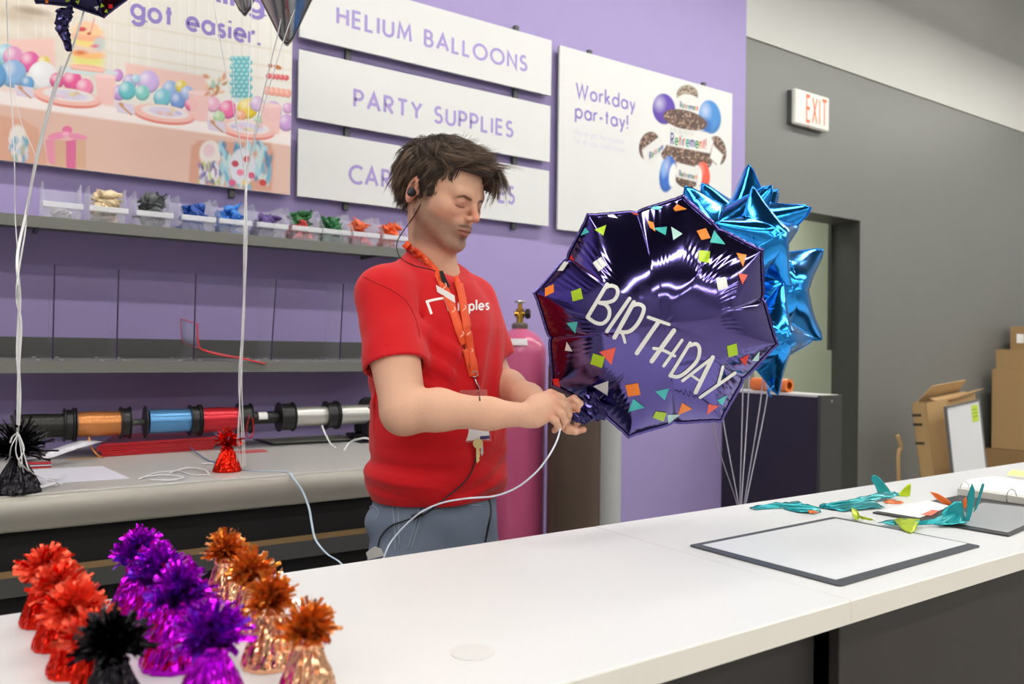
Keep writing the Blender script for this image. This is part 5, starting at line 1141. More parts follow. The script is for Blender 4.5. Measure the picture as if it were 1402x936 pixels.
for (x, y) in ((1321, 673), (1385, 684)):
    c = Zc(x, y, .012); e = CR; r_ = .017
    MB().tube([c+Vector((e.x*r_*math.cos(a)*.7, e.y*r_*math.cos(a)*.7, r_*1.25*math.sin(a)+.004)) for a in [math.pi*k/14 for k in range(-2, 17)]], .0011, 6).build('ring', mat('chrome ring', (200, 200, 200), .15, metal=1), t, smooth=True)
# uninflated foil balloons
from mathutils.geometry import tessellate_polygon
M_teal = mat('teal foil skin', (40, 158, 164), .22, metal=.55, bump=.5, bscale=26); M_lime = mat('lime foil skin', (190, 214, 40), .25, metal=.4, bump=.5, bscale=26); M_orf = mat('orange foil skin', (236, 116, 50), .3, metal=.35, bump=.4, bscale=26)
def foil(name, parent, pts, m, z=.002, wav=.006, seed=0):
    """pts: (px, py, height) outline; refined and crumpled a little"""
    r = random.Random(seed); q = []
    for p in pts:
        a, b = p[0], p[1]; h = p[2] if len(p) > 2 else 0
        base = p[3] if len(p) > 3 else None
        if base is not None:   # vertical bit standing over the counter point 'base'
            d = (Zc(*base)-O).dot(CF); v = onD(a, b, d)
        else: v = Zc(a, b, z+h)
        q.append(v)
    tri = tessellate_polygon([q]); bm_v = [tuple(v) for v in q]
    me = bpy.data.meshes.new(name); me.from_pydata(bm_v, [], [tuple(f) for f in tri]); import bmesh
    bm = bmesh.new(); bm.from_mesh(me); bmesh.ops.subdivide_edges(bm, edges=bm.edges, cuts=3, use_grid_fill=True)
    bmesh.ops.triangulate(bm, faces=bm.faces)
    for v in bm.verts: v.co.z = max(ZC+.0012, v.co.z+r.uniform(0, wav)*(.4+.6*math.sin(v.co.x*90)*math.sin(v.co.y*70)))
    bm.to_mesh(me); bm.free()
    inv = Vector(parent.location) if parent else Vector()
    for v in me.vertices: v.co -= inv
    me.materials.append(m); me.shade_smooth(); o = link(name, me, parent)
    md = o.modifiers.new('thickness', 'SOLIDIFY'); md.thickness = .0012; md.offset = 1
    return o
s1 = lambda pts: [(930+p[0]/5.2, 640+p[1]/5.2)+tuple(p[2:]) for p in pts]; s2_ = lambda pts: [(1120+p[0]/4.255, 640+p[1]/4.255)+tuple(p[2:]) for p in pts]
t1 = thing('flat_foil_balloon', 'teal uninflated foil balloon lying behind the mat, leftmost piece', 'balloon', Zc(1080, 695))
foil('skin', t1, s1([(500, 288), (560, 268, .004), (640, 256, .008), (730, 254, .008), (820, 242, .01), (880, 262, .01), (960, 274, .008), (1000, 284, .006), (1010, 315), (960, 328), (850, 318), (770, 300), (740, 287), (640, 290), (540, 298)]), M_teal, seed=1)
foil('orange_patch', t1, s1([(915, 300, .011), (950, 305, .011), (1000, 318, .006), (960, 329, .003), (925, 325, .006)]), M_orf, .003, seed=2, wav=.002)
t2 = thing('flat_foil_balloon', 'teal uninflated foil balloon with upright loop and lime tip, behind the mat', 'balloon', Zc(1180, 690))
foil('skin', t2, s2_([(10, 216, .003), (100, 203, .008), (190, 184, .01), (300, 160, .014), (370, 140, .014), (440, 145, .012), (475, 162, .008), (400, 182, .004), (310, 192, .004), (350, 207, .006), (390, 230, .002), (280, 236, .003), (150, 255), (60, 242), (5, 232)]), M_teal, seed=3)
bs = (1120+380/4.255, 640+150/4.255)
foil('upright_loop', t2, [(1120+a/4.255, 640+b/4.255, 0, bs) for a, b in ((350, 150), (332, 105), (308, 68), (312, 48), (335, 42), (362, 60), (395, 100), (425, 140), (400, 152))], M_teal, wav=.0, seed=4)
bs = (1120+505/4.255, 640+170/4.255)
foil('lime_tip', t2, [(1120+a/4.255, 640+b/4.255, 0, bs) for a, b in ((455, 170), (490, 130), (520, 100), (542, 90), (540, 130), (536, 165), (500, 172))], M_lime, wav=0, seed=5)
foil('orange_underside', t2, s2_([(380, 205), (425, 182, .004), (500, 206), (470, 210), (420, 208)]), M_orf, .001, seed=6)
t3 = thing('flat_foil_balloon', 'crumpled teal and lime uninflated foil balloon with spiky tips beside the binder', 'balloon', Zc(1255, 718))
foil('skin', t3, s2_([(345, 320), (440, 302, .006), (600, 312, .008), (680, 298, .012), (740, 240, .016), (800, 215, .02), (850, 260, .014), (868, 328, .003), (700, 335), (560, 336), (420, 332)]), M_teal, .006, seed=7)
for j, (pp, b_, m_) in enumerate(((((858, 322), (868, 230), (872, 160), (898, 92), (914, 130), (912, 200), (895, 270), (880, 318)), (866, 325), M_teal), (((905, 262), (920, 215), (938, 150), (958, 90), (970, 98), (962, 130), (945, 185), (925, 240)), (900, 290), M_teal), (((650, 140), (695, 150), (745, 178), (782, 208), (765, 222), (725, 208), (685, 178)), (760, 225), M_orf), (((845, 195), (862, 172), (868, 200), (866, 240), (850, 232)), (856, 300), M_orf), (((690, 300), (740, 240), (795, 200), (835, 198), (848, 240), (850, 300), (800, 325), (720, 325)), (780, 325), M_teal))):
    foil(['spike', 'spike', 'orange_tip', 'orange_tip', 'crumpled_fold'][j], t3, [(1120+a/4.255, 640+b/4.255, 0, (1120+b_[0]/4.255, 640+b_[1]/4.255)) for a, b in pp], m_, wav=.001, seed=9+j)
foil('lime_tip', t3, s2_([(192, 238, .014), (222, 242, .014), (242, 280, .008), (340, 318, .002), (290, 312), (240, 290, .003), (226, 312), (205, 292, .004)]), M_lime, .003, seed=15)
foil('lime_tip', t3, s2_([(440, 300, .008), (595, 300, .008), (572, 358, .003), (542, 380), (505, 366, .001), (470, 338, .004)]), M_lime, .006, seed=16)
# ------------------------------------------------------------------ figure modelling: distance fields turned into smooth surfaces
class Vol:
    def __init__(s, lo, hi, h):
        s.lo = np.array(lo, np.float32); s.h = h; s.n = np.ceil((np.array(hi)-s.lo)/h).astype(int)+1; s.d = np.full(s.n, .05, np.float32)
    def sub(s, lo, hi):
        a = np.clip(np.floor((np.array(lo)-s.lo)/s.h).astype(int), 0, s.n); b = np.clip(np.ceil((np.array(hi)-s.lo)/s.h).astype(int)+1, 0, s.n)
        if (b <= a).any(): return None, None
        sl = tuple(slice(i, j) for i, j in zip(a, b)); ax = [s.lo[k]+s.h*np.arange(a[k], b[k], dtype=np.float32) for k in range(3)]
        return sl, (ax[0][:, None, None], ax[1][None, :, None], ax[2][None, None, :])
    def op(s, f, lo, hi, k=.01, mode='add'):
        m = k+4*s.h; sl, P = s.sub(np.array(lo)-m, np.array(hi)+m)
        if sl is None: return
        a = s.d[sl]; b = np.broadcast_to(f(*P), a.shape).astype(np.float32)
        if mode == 'sub': b = -b; t = np.clip(.5-.5*(b-a)/k, 0, 1); s.d[sl] = b*(1-t)+a*t+k*t*(1-t)
        else: t = np.clip(.5+.5*(b-a)/k, 0, 1); s.d[sl] = b*(1-t)+a*t-k*t*(1-t)
    def cap(s, a, b, ra, rb=None, k=.01, mode='add'):
        rb = ra if rb is None else rb; a = np.array(a, np.float32); b = np.array(b, np.float32); e = b-a; L = float(e@e)+1e-12; R = max(ra, rb)
        def f(x, y, z):
            t = np.clip(((x-a[0])*e[0]+(y-a[1])*e[1]+(z-a[2])*e[2])/L, 0, 1); return np.sqrt((x-a[0]-t*e[0])**2+(y-a[1]-t*e[1])**2+(z-a[2]-t*e[2])**2)-(ra+(rb-ra)*t)
        s.op(f, np.minimum(a, b)-R, np.maximum(a, b)+R, k, mode)
    def chain(s, pts, rs, k=.008):
        for i in range(len(pts)-1): s.cap(pts[i], pts[i+1], rs[i], rs[i+1], k)
    def ell(s, c, r, M=None, k=.01, mode='add'):
        c = np.array(c, np.float32); r = np.array(r, np.float32); Mt = np.eye(3) if M is None else np.array(M).T
        def f(x, y, z):
            X, Y, Z_ = x-c[0], y-c[1], z-c[2]; p = [Mt[i, 0]*X+Mt[i, 1]*Y+Mt[i, 2]*Z_ for i in range(3)]
            k0 = np.sqrt(sum((p[i]/r[i])**2 for i in range(3)))+1e-9; k1 = np.sqrt(sum((p[i]/r[i]**2)**2 for i in range(3)))+1e-9; return k0*(k0-1)/k1
        s.op(f, c-r.max(), c+r.max(), k, mode)
    def mesh(s):
        d = s.d; n = d.shape; ins = d < 0; pos = {}; cn = np.zeros(0)
        cells = []; P = []; eds = []
        for ax in range(3):
            sl0 = [slice(None)]*3; sl1 = [slice(None)]*3; sl0[ax] = slice(0, -1); sl1[ax] = slice(1, None)
            c = ins[tuple(sl0)] != ins[tuple(sl1)]; I = np.argwhere(c)
            v0 = d[tuple(sl0)][c]; v1 = d[tuple(sl1)][c]; p = I.astype(np.float64); p[:, ax] += v0/(v0-v1); eds.append((I, ins[tuple(sl0)][c])); u, w = [(1, 2), (2, 0), (0, 1)][ax]
            for du in (0, 1):
                for dw in (0, 1): q = I.copy(); q[:, u] -= du; q[:, w] -= dw; cells.append(q); P.append(p)
        C_ = np.concatenate(cells); Pp = np.concatenate(P); key = (C_[:, 0].astype(np.int64)*n[1]+C_[:, 1])*n[2]+C_[:, 2]
        uk, inv = np.unique(key, return_inverse=True); cnt = np.bincount(inv); V = np.stack([np.bincount(inv, weights=Pp[:, k])/cnt for k in range(3)], 1)
        F = []; off = 0
        for ax in range(3):
            I, sg = eds[ax]; m = len(I); ids = [inv[off+k*m:off+(k+1)*m] for k in range(4)]; off += 4*m   # order (0,0),(0,1),(1,0),(1,1)
            q = np.stack([ids[0], ids[1], ids[3], ids[2]], 1); q[sg] = q[sg][:, ::-1]; F.append(q)
        F = np.concatenate(F)[:, ::-1]
        V = (s.lo+V*s.h).astype(np.float64); q = V-V.mean(0)
        vol = np.einsum('ij,ij->', q[F[:, 0]], np.cross(q[F[:, 1]], q[F[:, 2]]))+np.einsum('ij,ij->', q[F[:, 0]], np.cross(q[F[:, 2]], q[F[:, 3]]))
        if vol < 0: F = F[:, ::-1]
        return V, F
def vnoise(P, sc, seed=0):
    """smooth value noise at points"""
    r = np.random.default_rng(seed); T = r.random((17, 17, 17)); q = P*sc; i = np.floor(q).astype(int); f = q-i; f = f*f*(3-2*f); o = 0
    for a in (0, 1):
        for b in (0, 1):
            for c in (0, 1): o = o+T[(i[:, 0]+a) % 17, (i[:, 1]+b) % 17, (i[:, 2]+c) % 17]*(f[:, 0] if a else 1-f[:, 0])*(f[:, 1] if b else 1-f[:, 1])*(f[:, 2] if c else 1-f[:, 2])
    return o
def smoothmesh(V, F, it=2, lam=.5):
    e = np.concatenate([F[:, [0, 1]], F[:, [1, 2]], F[:, [2, 3]], F[:, [3, 0]]]); n = len(V); dg = np.bincount(e.ravel(), minlength=n)[:, None]
    for _ in range(it):
        A = np.stack([np.bincount(e[:, 0], weights=V[e[:, 1], k], minlength=n)+np.bincount(e[:, 1], weights=V[e[:, 0], k], minlength=n) for k in range(3)], 1)/dg; V = V+(A-V)*lam
    return V
def bvh(V, F): return BVHTree.FromPolygons(V.tolist(), F.tolist())
A3 = lambda v: np.array(v, float)
# ------------------------------------------------------------------ the shop assistant: frames of torso and head
zA = Vector((0, 0, 1)); E_R = Vector((CR.x, CR.y, 0)).normalized()
def facing(px, deg):
    d = ray(px, 468); v = Vector((d.x, d.y, 0)).normalized(); e = Vector((v.y, -v.x, 0)); t = math.radians(deg)
    return -v*math.cos(t)+e*math.sin(t), -e*math.cos(t)-v*math.sin(t)
BF, BR = facing(596, 45)
BO = onD(597, 670, 1.80); BZ = BO.z
def bp(r, f, z): return Vector((BO.x, BO.y, 0))+BR*r+BF*f+zA*z
PERSON = thing('person', 'man in red printed T-shirt and grey-blue jeans tying the big balloon behind the counter', 'person', (BO.x, BO.y, 0))
PL = Vector(PERSON.location)
def pmesh(name, V, F, m, col=None, smooth=True, parent=PERSON): return npmesh(name, V-A3(PL), F, m, parent, smooth, col)
SH_R = onD(526, 404, 1.675); SH_L = onD(646, 412, 1.91)
EL_R = onD(553, 562, 1.57); WR_R = onD(724, 568, 1.535); EL_L = onD(676, 520, 1.87); WR_L = onD(748, 556, 1.63)
torso = [(-.08, .145, .105, .000), (.0, .150, .116, .004), (.08, .153, .125, .008), (.18, .152, .124, .008), (.28, .153, .118, .004), (.36, .152, .108, -.002), (.41, .138, .094, -.010), (.45, .112, .078, -.016), (.49, .066, .056, -.018), (.53, .044, .046, -.014)]
tz = np.array([t[0]+BZ for t in torso]); ta = np.array([t[1] for t in torso]); tb = np.array([t[2] for t in torso]); tc_ = np.array([t[3] for t in torso])
def torso_sdf(off, z0, z1, k=.02, wob=None):
    bo = (BO.x, BO.y); rx_, ry_ = BR.x, BR.y; fx, fy = BF.x, BF.y
    def f(x, y, z):
        X = x-bo[0]; Y = y-bo[1]; r = X*rx_+Y*ry_; g = X*fx+Y*fy; a = np.interp(z, tz, ta)+off; b = np.interp(z, tz, tb)+off; c = np.interp(z, tz, tc_)
        q = np.sqrt((r/a)**2+((g-c)/b)**2)+1e-9; d = (q-1)*np.minimum(a, b)
        # rounded box like cross-section
        if wob is not None: d = d+wob(r, g, z)
        return np.maximum(d, np.maximum(z0-z, z-z1))
    return f
HFd, HRd = facing(601, 52); HP = math.radians(20)
Hf = HFd*math.cos(HP)-zA*math.sin(HP); Hu = zA*math.cos(HP)+HFd*math.sin(HP); Hr = HRd
# the head leans a little to his left
HM = Matrix((Hr, Hf, Hu)).transposed(); HO = onD(607, 259, 1.77); HS = 1.0
def hp(x, y, z): return HO+HM @ Vector((x, y, z))
def h_inv(p): return HM.transposed() @ (Vector(p)-HO)
# ------------------------------------------------------------------ head and neck (head frame: x his right, y forward, z up)
hv = Vol((-.105, -.135, -.235), (.105, .14, .125), .0017)
hv.ell((0, -.012, .020), (.074, .096, .076), k=.01)
hv.ell((0, .018, .008), (.066, .070, .072), k=.02)                     # forehead / temples
hv.ell((0, .030, -.045), (.058, .056, .062), k=.02)                    # face
for s in (-1, 1):
    hv.cap((s*.052, .0, -.052), (s*.018, .068, -.100), .018, .016, k=.022)   # jaw
    hv.ell((s*.043, .052, -.030), (.023, .026, .020), k=.02)              # cheekbone
    hv.cap((s*.040, .070, .005), (s*.012, .083, .003), .011, .009, k=.014)  # brow ridge
hv.ell((0, .072, -.106), (.021, .018, .016), k=.015)                   # chin
hv.ell((0, .076, -.066), (.028, .020, .022), k=.014)                   # muzzle
for s in (-1, 1):
    hv.ell((s*.030, .096, -.012), (.017, .014, .012), k=.012, mode='sub')  # eye socket
    hv.ell((s*.0305, .0728, -.0125), (.0150, .0135, .0120), k=.005)         # lid over the eyeball
hv.cap((0, .0835, .000), (0, .105, -.034), .0068, .0076, k=.009)       # nose bridge
hv.ell((0, .107, -.0375), (.0092, .0085, .0078), k=.006)               # tip
for s in (-1, 1):
    hv.ell((s*.0112, .0975, -.0410), (.0064, .0085, .0060), k=.005)
    hv.ell((s*.0060, .103, -.0470), (.0032, .0055, .0035), k=.002, mode='sub')
hv.cap((0, .0955, -.048), (0, .0975, -.058), .0035, .004, k=.004)
for s in (-1, 1):   # lips
    hv.cap((0, .0960, -.0650), (s*.0215, .0855, -.0690), .0046, .0022, k=.005)
    hv.cap((0, .0930, -.0760), (s*.0190, .0850, -.0715), .0056, .0022, k=.005)
    hv.cap((0, .1015, -.0705), (s*.0220, .0895, -.0705), .0015, .0010, k=.0018, mode='sub')
hv.ell((0, .097, -.0865), (.016, .007, .005), k=.006, mode='sub')      # crease under the lip
for s in (-1, 1):   # ears
    Me = np.array(Matrix.Rotation(s*math.radians(-22), 3, 'Z') @ Matrix.Rotation(math.radians(-12), 3, 'X'))
    ec = np.array((s*.0745, -.020, -.018)); hv.ell(ec, (.0085, .0185, .031), Me, k=.006)
    hv.ell(ec+np.array((s*.0075, .002, .002)), (.0055, .0105, .0205), Me, k=.004, mode='sub')
    hv.ell(ec+np.array((s*.003, -.001, -.010)), (.005, .008, .008), Me, k=.003, mode='sub')
    hv.ell((s*.0735, -.004, -.020), (.004, .005, .008), k=.004)            # tragus
nb = h_inv(bp(0, -.018, BZ+.47)); nb2 = h_inv(bp(0, -.02, BZ+.40))
hv.cap((0, -.022, -.045), tuple(nb), .050, .054, k=.022)
hv.cap((0, .010, -.100), tuple(h_inv(bp(0, .025, BZ+.475))), .022, .020, k=.03)
V1, F1 = hv.mesh(); V1 = smoothmesh(V1, F1, 1, .4); L = V1.copy(); del hv
# skin, stubble, lips, brows as skin colours, plus painted shade round the eyes
nC = lambda *a: np.array(s2l(a))
skin = np.tile(nC(214, 170, 142), (len(L), 1))
def blend(c, m, col): return c*(1-m[:, None])+np.array(col)*m[:, None]
def near(P, a, b, r, soft):
    a = A3(a); b = A3(b); e = b-a; t = np.clip(((P-a)@e)/(e@e+1e-12), 0, 1); return np.clip((r-np.linalg.norm(P-a-t[:, None]*e, axis=1))/soft+.5, 0, 1)
x, y, z = L.T; ax_ = np.abs(x)
skin = blend(skin, .35*vnoise(L, 45, 1)*np.ones(len(L)), nC(206, 150, 124))
skin = blend(skin, .22*near(L, (.04, .07, -.03), (-.04, .07, -.03), .03, .03), nC(214, 140, 118))
skin = blend(skin, .55*near(L, (0, .112, -.034), (0, .108, -.03), .014, .012), nC(222, 134, 112))
skin = blend(skin, .6*np.clip((ax_-.068)/.01, 0, 1)*(y < .01)*(z > -.06), nC(226, 140, 118))
sp = .72+.28*vnoise(L, 480, 3)
jaw = np.clip((-.048-.35*(y-.06).clip(-.1, 0)-z)/.016+.0, 0, 1)*np.clip((y+.022)/.015, 0, 1)*np.clip((z+.135)/.02, 0, 1)
side = np.clip((ax_-.048)/.01, 0, 1)*np.clip((y+.01)/.012, 0, 1)*np.clip((.034-y)/.015, 0, 1)*np.clip((-.0-z)/.01, 0, 1)
skin = blend(skin, .72*np.maximum(jaw, side)*sp, nC(104, 80, 68))
mus = np.clip((.0046-np.abs(z+.0575+.14*(ax_-.0)))/.0035, 0, 1)*np.clip((.027-ax_)/.006, 0, 1)*(y > .075)*np.clip((ax_-.001)/.003+.3, 0, 1)
skin = blend(skin, .85*mus*(.4+.6*sp), nC(84, 60, 48)); skin = blend(skin, .5*near(L, (0, .09, -.088), (0, .085, -.094), .009, .006)*sp, nC(90, 66, 54))
lip = np.maximum.reduce([near(L, (0, .0965, -.0655), (s*.020, .0860, -.0690), .0046, .002) for s in (-1, 1)]+[near(L, (0, .0935, -.0760), (s*.018, .0855, -.0720), .0056, .002) for s in (-1, 1)])
skin = blend(skin, .6*lip, nC(196, 116, 104)); mo = np.maximum.reduce([near(L, (0, .1010, -.0705), (s*.0215, .0895, -.0705), .0022, .001) for s in (-1, 1)]); skin = blend(skin, .85*mo, nC(110, 50, 46))
for s in (-1, 1):
    br = np.clip((.0036-np.abs(z-(-.0030+.0042*np.clip((ax_-.012)/.018, 0, 1)-.0075*np.clip((ax_-.034)/.016, 0, 1))))/.0016, 0, 1)*np.clip((ax_-.010)/.004, 0, 1)*np.clip((.050-ax_)/.006, 0, 1)*(y > .05)*(x*s > 0); skin = blend(skin, .9*br*(.6+.4*sp), nC(62, 46, 38))
    zl = -.0200-.0030*(1-((ax_-.031)/.015)**2); ls = np.clip((.0021-np.abs(z-zl))/.0010, 0, 1)*np.clip((ax_-.0165)/.002, 0, 1)*np.clip((.047-ax_)/.003, 0, 1)*(y > .045)*(x*s > 0); skin = blend(skin, .95*ls, nC(40, 28, 24))
    zc2 = -.0065+.0028*(1-((ax_-.031)/.015)**2); cl = np.clip((.0009-np.abs(z-zc2))/.001, 0, 1)*np.clip((ax_-.018)/.003, 0, 1)*np.clip((.046-ax_)/.003, 0, 1)*(y > .045)*(x*s > 0); skin = blend(skin, .45*cl, nC(140, 86, 70)); skin = blend(skin, .4*near(L, (s*.018, .084, -.010), (s*.044, .078, -.012), .012, .008), nC(168, 112, 94))  # lid crease and eye socket darkened, shade put into the skin colour
    skin = blend(skin, .3*near(L, (s*.018, .086, -.024), (s*.04, .08, -.026), .004, .004), nC(186, 120, 104))
HMn = np.array(HM); V1w = L @ HMn.T+A3(HO); C1 = skin
# ------------------------------------------------------------------ torso, arms and hands in one surface
lo = (min(SH_R.x, EL_R.x)-.12, min(WR_R.y, EL_R.y, SH_R.y)-.09, .98); hi = (WR_R.x+.17, max(SH_L.y, EL_L.y)+.10, BZ+.50)
bv_ = Vol(lo, hi, .0024)
f = torso_sdf(-.012, BZ+.20, BZ+.50); bv_.op(f, (BO.x-.25, BO.y-.25, BZ+.20), (BO.x+.25, BO.y+.25, BZ+.5), .02)
bv_.cap(bp(.03, -.02, BZ+.43), SH_R, .040, .046, k=.02); bv_.cap(bp(-.03, -.02, BZ+.43), SH_L, .040, .042, k=.02); bv_.cap(bp(0, -.018, BZ+.40), bp(0, -.018, BZ+.50), .062, .056, k=.02)
UR = SH_R.lerp(EL_R, .5)
bv_.chain([SH_R, UR, EL_R], [.052, .051, .044], .012)
FR1 = EL_R.lerp(WR_R, .28); FR2 = EL_R.lerp(WR_R, .68)
bv_.chain([EL_R+Vector((0, 0, -.004)), FR1+Vector((0, 0, .004)), FR2, WR_R], [.0415, .0385, .0285, .0215], .02)
UL = SH_L.lerp(EL_L, .5); bv_.chain([SH_L, UL, EL_L], [.043, .043, .040], .012); FL1 = EL_L.lerp(WR_L, .3)
bv_.chain([EL_L, FL1, EL_L.lerp(WR_L, .7), WR_L], [.038, .036, .027, .0215], .02)
V2, F2 = bv_.mesh(); V2 = smoothmesh(V2, F2, 1, .4); del bv_
R = lambda a, b, d: onD(a, b, d)
HND = [R(715, 535, 1.47), R(806, 595, 1.66), R(715, 595, 1.47), R(806, 530, 1.66)]
bv_ = Vol([min(p[k] for p in HND)-.03 for k in range(3)], [max(p[k] for p in HND)+.02 for k in range(3)], .0014)
# right hand: back of the hand towards the camera, fingers closed on the balloon neck
bv_.chain([EL_R.lerp(WR_R, .85), WR_R], [.0222, .0212], .004)
bv_.chain([WR_R, R(740, 561, 1.535), R(750, 556, 1.535)], [.0215, .0220, .019], .014)
for (a, b, c) in (((732, 552, 1.545), (752, 541, 1.542), .0135), ((735, 558, 1.535), (757, 549, 1.533), .0130), ((736, 566, 1.530), (757, 559, 1.527), .0125), ((735, 574, 1.528), (751, 569, 1.524), .0120)): bv_.cap(R(*a), R(*b), c+.003, c-.0025, k=.009)
rk = [(R(754, 539, 1.541), R(768, 545, 1.545), R(778, 557, 1.558), R(779, 570, 1.574), .0084), (R(759, 548, 1.531), R(772, 555, 1.534), R(778, 567, 1.547), R(776, 578, 1.562), .0082),
      (R(758, 559, 1.524), R(769, 566, 1.524), R(773, 576, 1.536), R(769, 584, 1.550), .0079), (R(752, 569, 1.521), R(761, 576, 1.520), R(764, 584, 1.530), R(759, 589, 1.543), .0070)]
for a, b, c, d, r in rk: bv_.chain([a, b, c, d], [r*1.15, r*1.04, r*.95, r*.82], .0022)
bv_.chain([R(738, 556, 1.562), R(756, 566, 1.575), R(772, 569, 1.580), R(785, 569, 1.580)], [.015, .0115, .0095, .0078], .004)   # thumb behind
# left hand: comes from behind, thumb and fingers around the neck
bv_.chain([EL_L.lerp(WR_L, .85), WR_L], [.0222, .0212], .004)
bv_.chain([WR_L, R(760, 560, 1.615), R(768, 566, 1.605)], [.0215, .021, .019], .012)
lk = [(R(772, 553, 1.604), R(786, 546, 1.590), R(794, 553, 1.580), R(796, 564, 1.572), .0080), (R(775, 561, 1.600), R(789, 556, 1.586), R(796, 563, 1.575), R(793, 572, 1.568), .0079),
      (R(776, 571, 1.597), R(788, 569, 1.585), R(794, 574, 1.573), R(790, 579, 1.566), .0077), (R(770, 579, 1.596), R(781, 586, 1.582), R(791, 589, 1.574), R(799, 588, 1.568), .0074)]
for a, b, c, d, r in lk: bv_.chain([a, b, c, d], [r*1.15, r*1.04, r*.95, r*.82], .0022)
bv_.chain([R(756, 568, 1.592), R(767, 579, 1.578), R(778, 587, 1.568), R(788, 590, 1.562)], [.014, .0110, .0095, .0080], .004)
V2b, F2b = bv_.mesh(); V2b = smoothmesh(V2b, F2b, 1, .4); del bv_; F2 = np.concatenate([F2, F2b+len(V2)]); V2 = np.concatenate([V2, V2b])
C2 = np.tile(nC(222, 176, 148), (len(V2), 1)); C2 = blend(C2, .3*vnoise(V2, 30, 5), nC(214, 156, 130)); 
for k_, (a, b, c, d, r) in enumerate(rk+lk):
    C2 = blend(C2, .35*near(V2, a, a, .012, .01), nC(214, 132, 112)); C2 = blend(C2, .35*near(V2, d, d, .010, .006), nC(220, 138, 118))
hn_ = (vnoise(V2, 400, 7) > .66); fa = near(V2, EL_R, WR_R, .05, .01); C2 = blend(C2, .05*hn_*fa, nC(120, 90, 70))
M_skin = vmat('skin', .52, .35, sss=.03, bump=.25, bscale=700)
MATS['skin'].node_tree.nodes['Principled BSDF'].inputs['Subsurface Radius'].default_value = (.012, .005, .003)
body = pmesh('body', np.concatenate([V1w, V2]), np.concatenate([F1, F2+len(V1w)]), M_skin, np.concatenate([C1, C2]))
body_b = bvh(np.concatenate([V1w, V2]), np.concatenate([F1, F2+len(V1w)]))
# ------------------------------------------------------------------ T-shirt
sv = Vol((BO.x-.30, BO.y-.30, BZ-.045), (BO.x+.34, BO.y+.32, BZ+.53), .0034)
def wob(r, g, z):
    zz = z-BZ; low = np.clip(1-zz/.20, 0, 1)
    fold = lambda t: np.abs(np.sin(t))**.6*np.sign(np.sin(t))
    w = .0048*fold(zz*135+np.sin(r*11+.6)*2.6+r*16+g*12)*low**1.5*(.15+.85*np.sin(r*15+zz*20+1.2)**2)+.003*fold(zz*70-r*30+g*8)*low                     # horizontal folds above the hem
    w = w+.0042*fold((r*.9+zz*.45)*88+np.sin(zz*15)*.9)*np.clip((zz-.08)/.1, 0, 1)*np.clip((.42-zz)/.1, 0, 1)*(g > -.03)    # drapes hanging from the chest
    w = w+.0048*fold((r*.75-zz)*105+.4)*np.clip((r-.0)/.1, 0, 1)*np.clip((zz-.16)/.1, 0, 1)*np.clip((.40-zz)/.1, 0, 1)   # pull towards the armpit
    w = w-.010*np.exp(-((zz-.030)/.028)**2)
    return w
sv.op(torso_sdf(.012, BZ-.012, BZ+.53, wob=wob), (BO.x-.26, BO.y-.26, BZ-.02), (BO.x+.26, BO.y+.26, BZ+.53), .01)
sv.cap(bp(.050, -.018, BZ+.490), SH_R+Vector((0, 0, .004)), .034, .050, k=.04); sv.cap(bp(-.050, -.018, BZ+.475), SH_L+Vector((0, 0, .004)), .034, .044, k=.04)
SE_R = onD(541, 502, 1.615); SE_L = onD(672, 492, 1.885)
def sleeve(S, E, ra, rb, seed):
    a = A3(S); b = A3(E); e = b-a; Ls = np.linalg.norm(e); u = e/Ls
    def f(x, y, z):
        X, Y, Z_ = x-a[0], y-a[1], z-a[2]; t = X*u[0]+Y*u[1]+Z_*u[2]; tt = np.clip(t/Ls, 0, 1); q = np.sqrt((X-tt*e[0])**2+(Y-tt*e[1])**2+(Z_-tt*e[2])**2)
        d = q-(ra+(rb-ra)*tt)+.0022*np.sin(t*58+X*38+seed)*np.sin(Y*34+Z_*20+1)*np.clip(tt*1.6, 0, 1); return np.maximum(d, t-Ls)
    sv.op(f, np.minimum(a, b)-.1, np.maximum(a, b)+.1, .04)
sleeve(SH_R, SE_R, .053, .0655, 1); sleeve(SH_L, SE_L, .050, .056, 2)
# hollow cuffs, neck opening and hem
def hollow(S, E, r, k=.003): sv.cap(Vector(S).lerp(Vector(E), .90), Vector(S).lerp(Vector(E), 1.25), r, r, k, 'sub')
hollow(SH_R, SE_R, .0565); hollow(SH_L, SE_L, .050)
def neckline(x, y, z):   # the collar plane: high at the nape, low at the throat
    g = (x-BO.x)*BF.x+(y-BO.y)*BF.y; r = (x-BO.x)*BR.x+(y-BO.y)*BR.y
    return np.maximum(BZ+.505-.68*g-z, np.abs(r)-.090)
sv.op(neckline, (BO.x-.2, BO.y-.2, BZ+.40), (BO.x+.2, BO.y+.2, BZ+.54), .006, 'sub')
# creases at the armpit and sleeve seams
sv.cap(SH_R+BF*.066-BR*.050+Vector((0, 0, .02)), SH_R+BF*.064-BR*.035-Vector((0, 0, .095)), .003, .006, k=.012, mode='sub')

V3, F3 = sv.mesh(); V3 = smoothmesh(V3, F3, 2, .5); del sv
M_shirt = mat('red cotton', (206, 12, 24), .78, bump=.25, bscale=900, var=.04, vscale=6, spec=.25, sheen=.15)
pmesh('t_shirt', V3, F3, M_shirt); shirt_b = bvh(V3, F3)
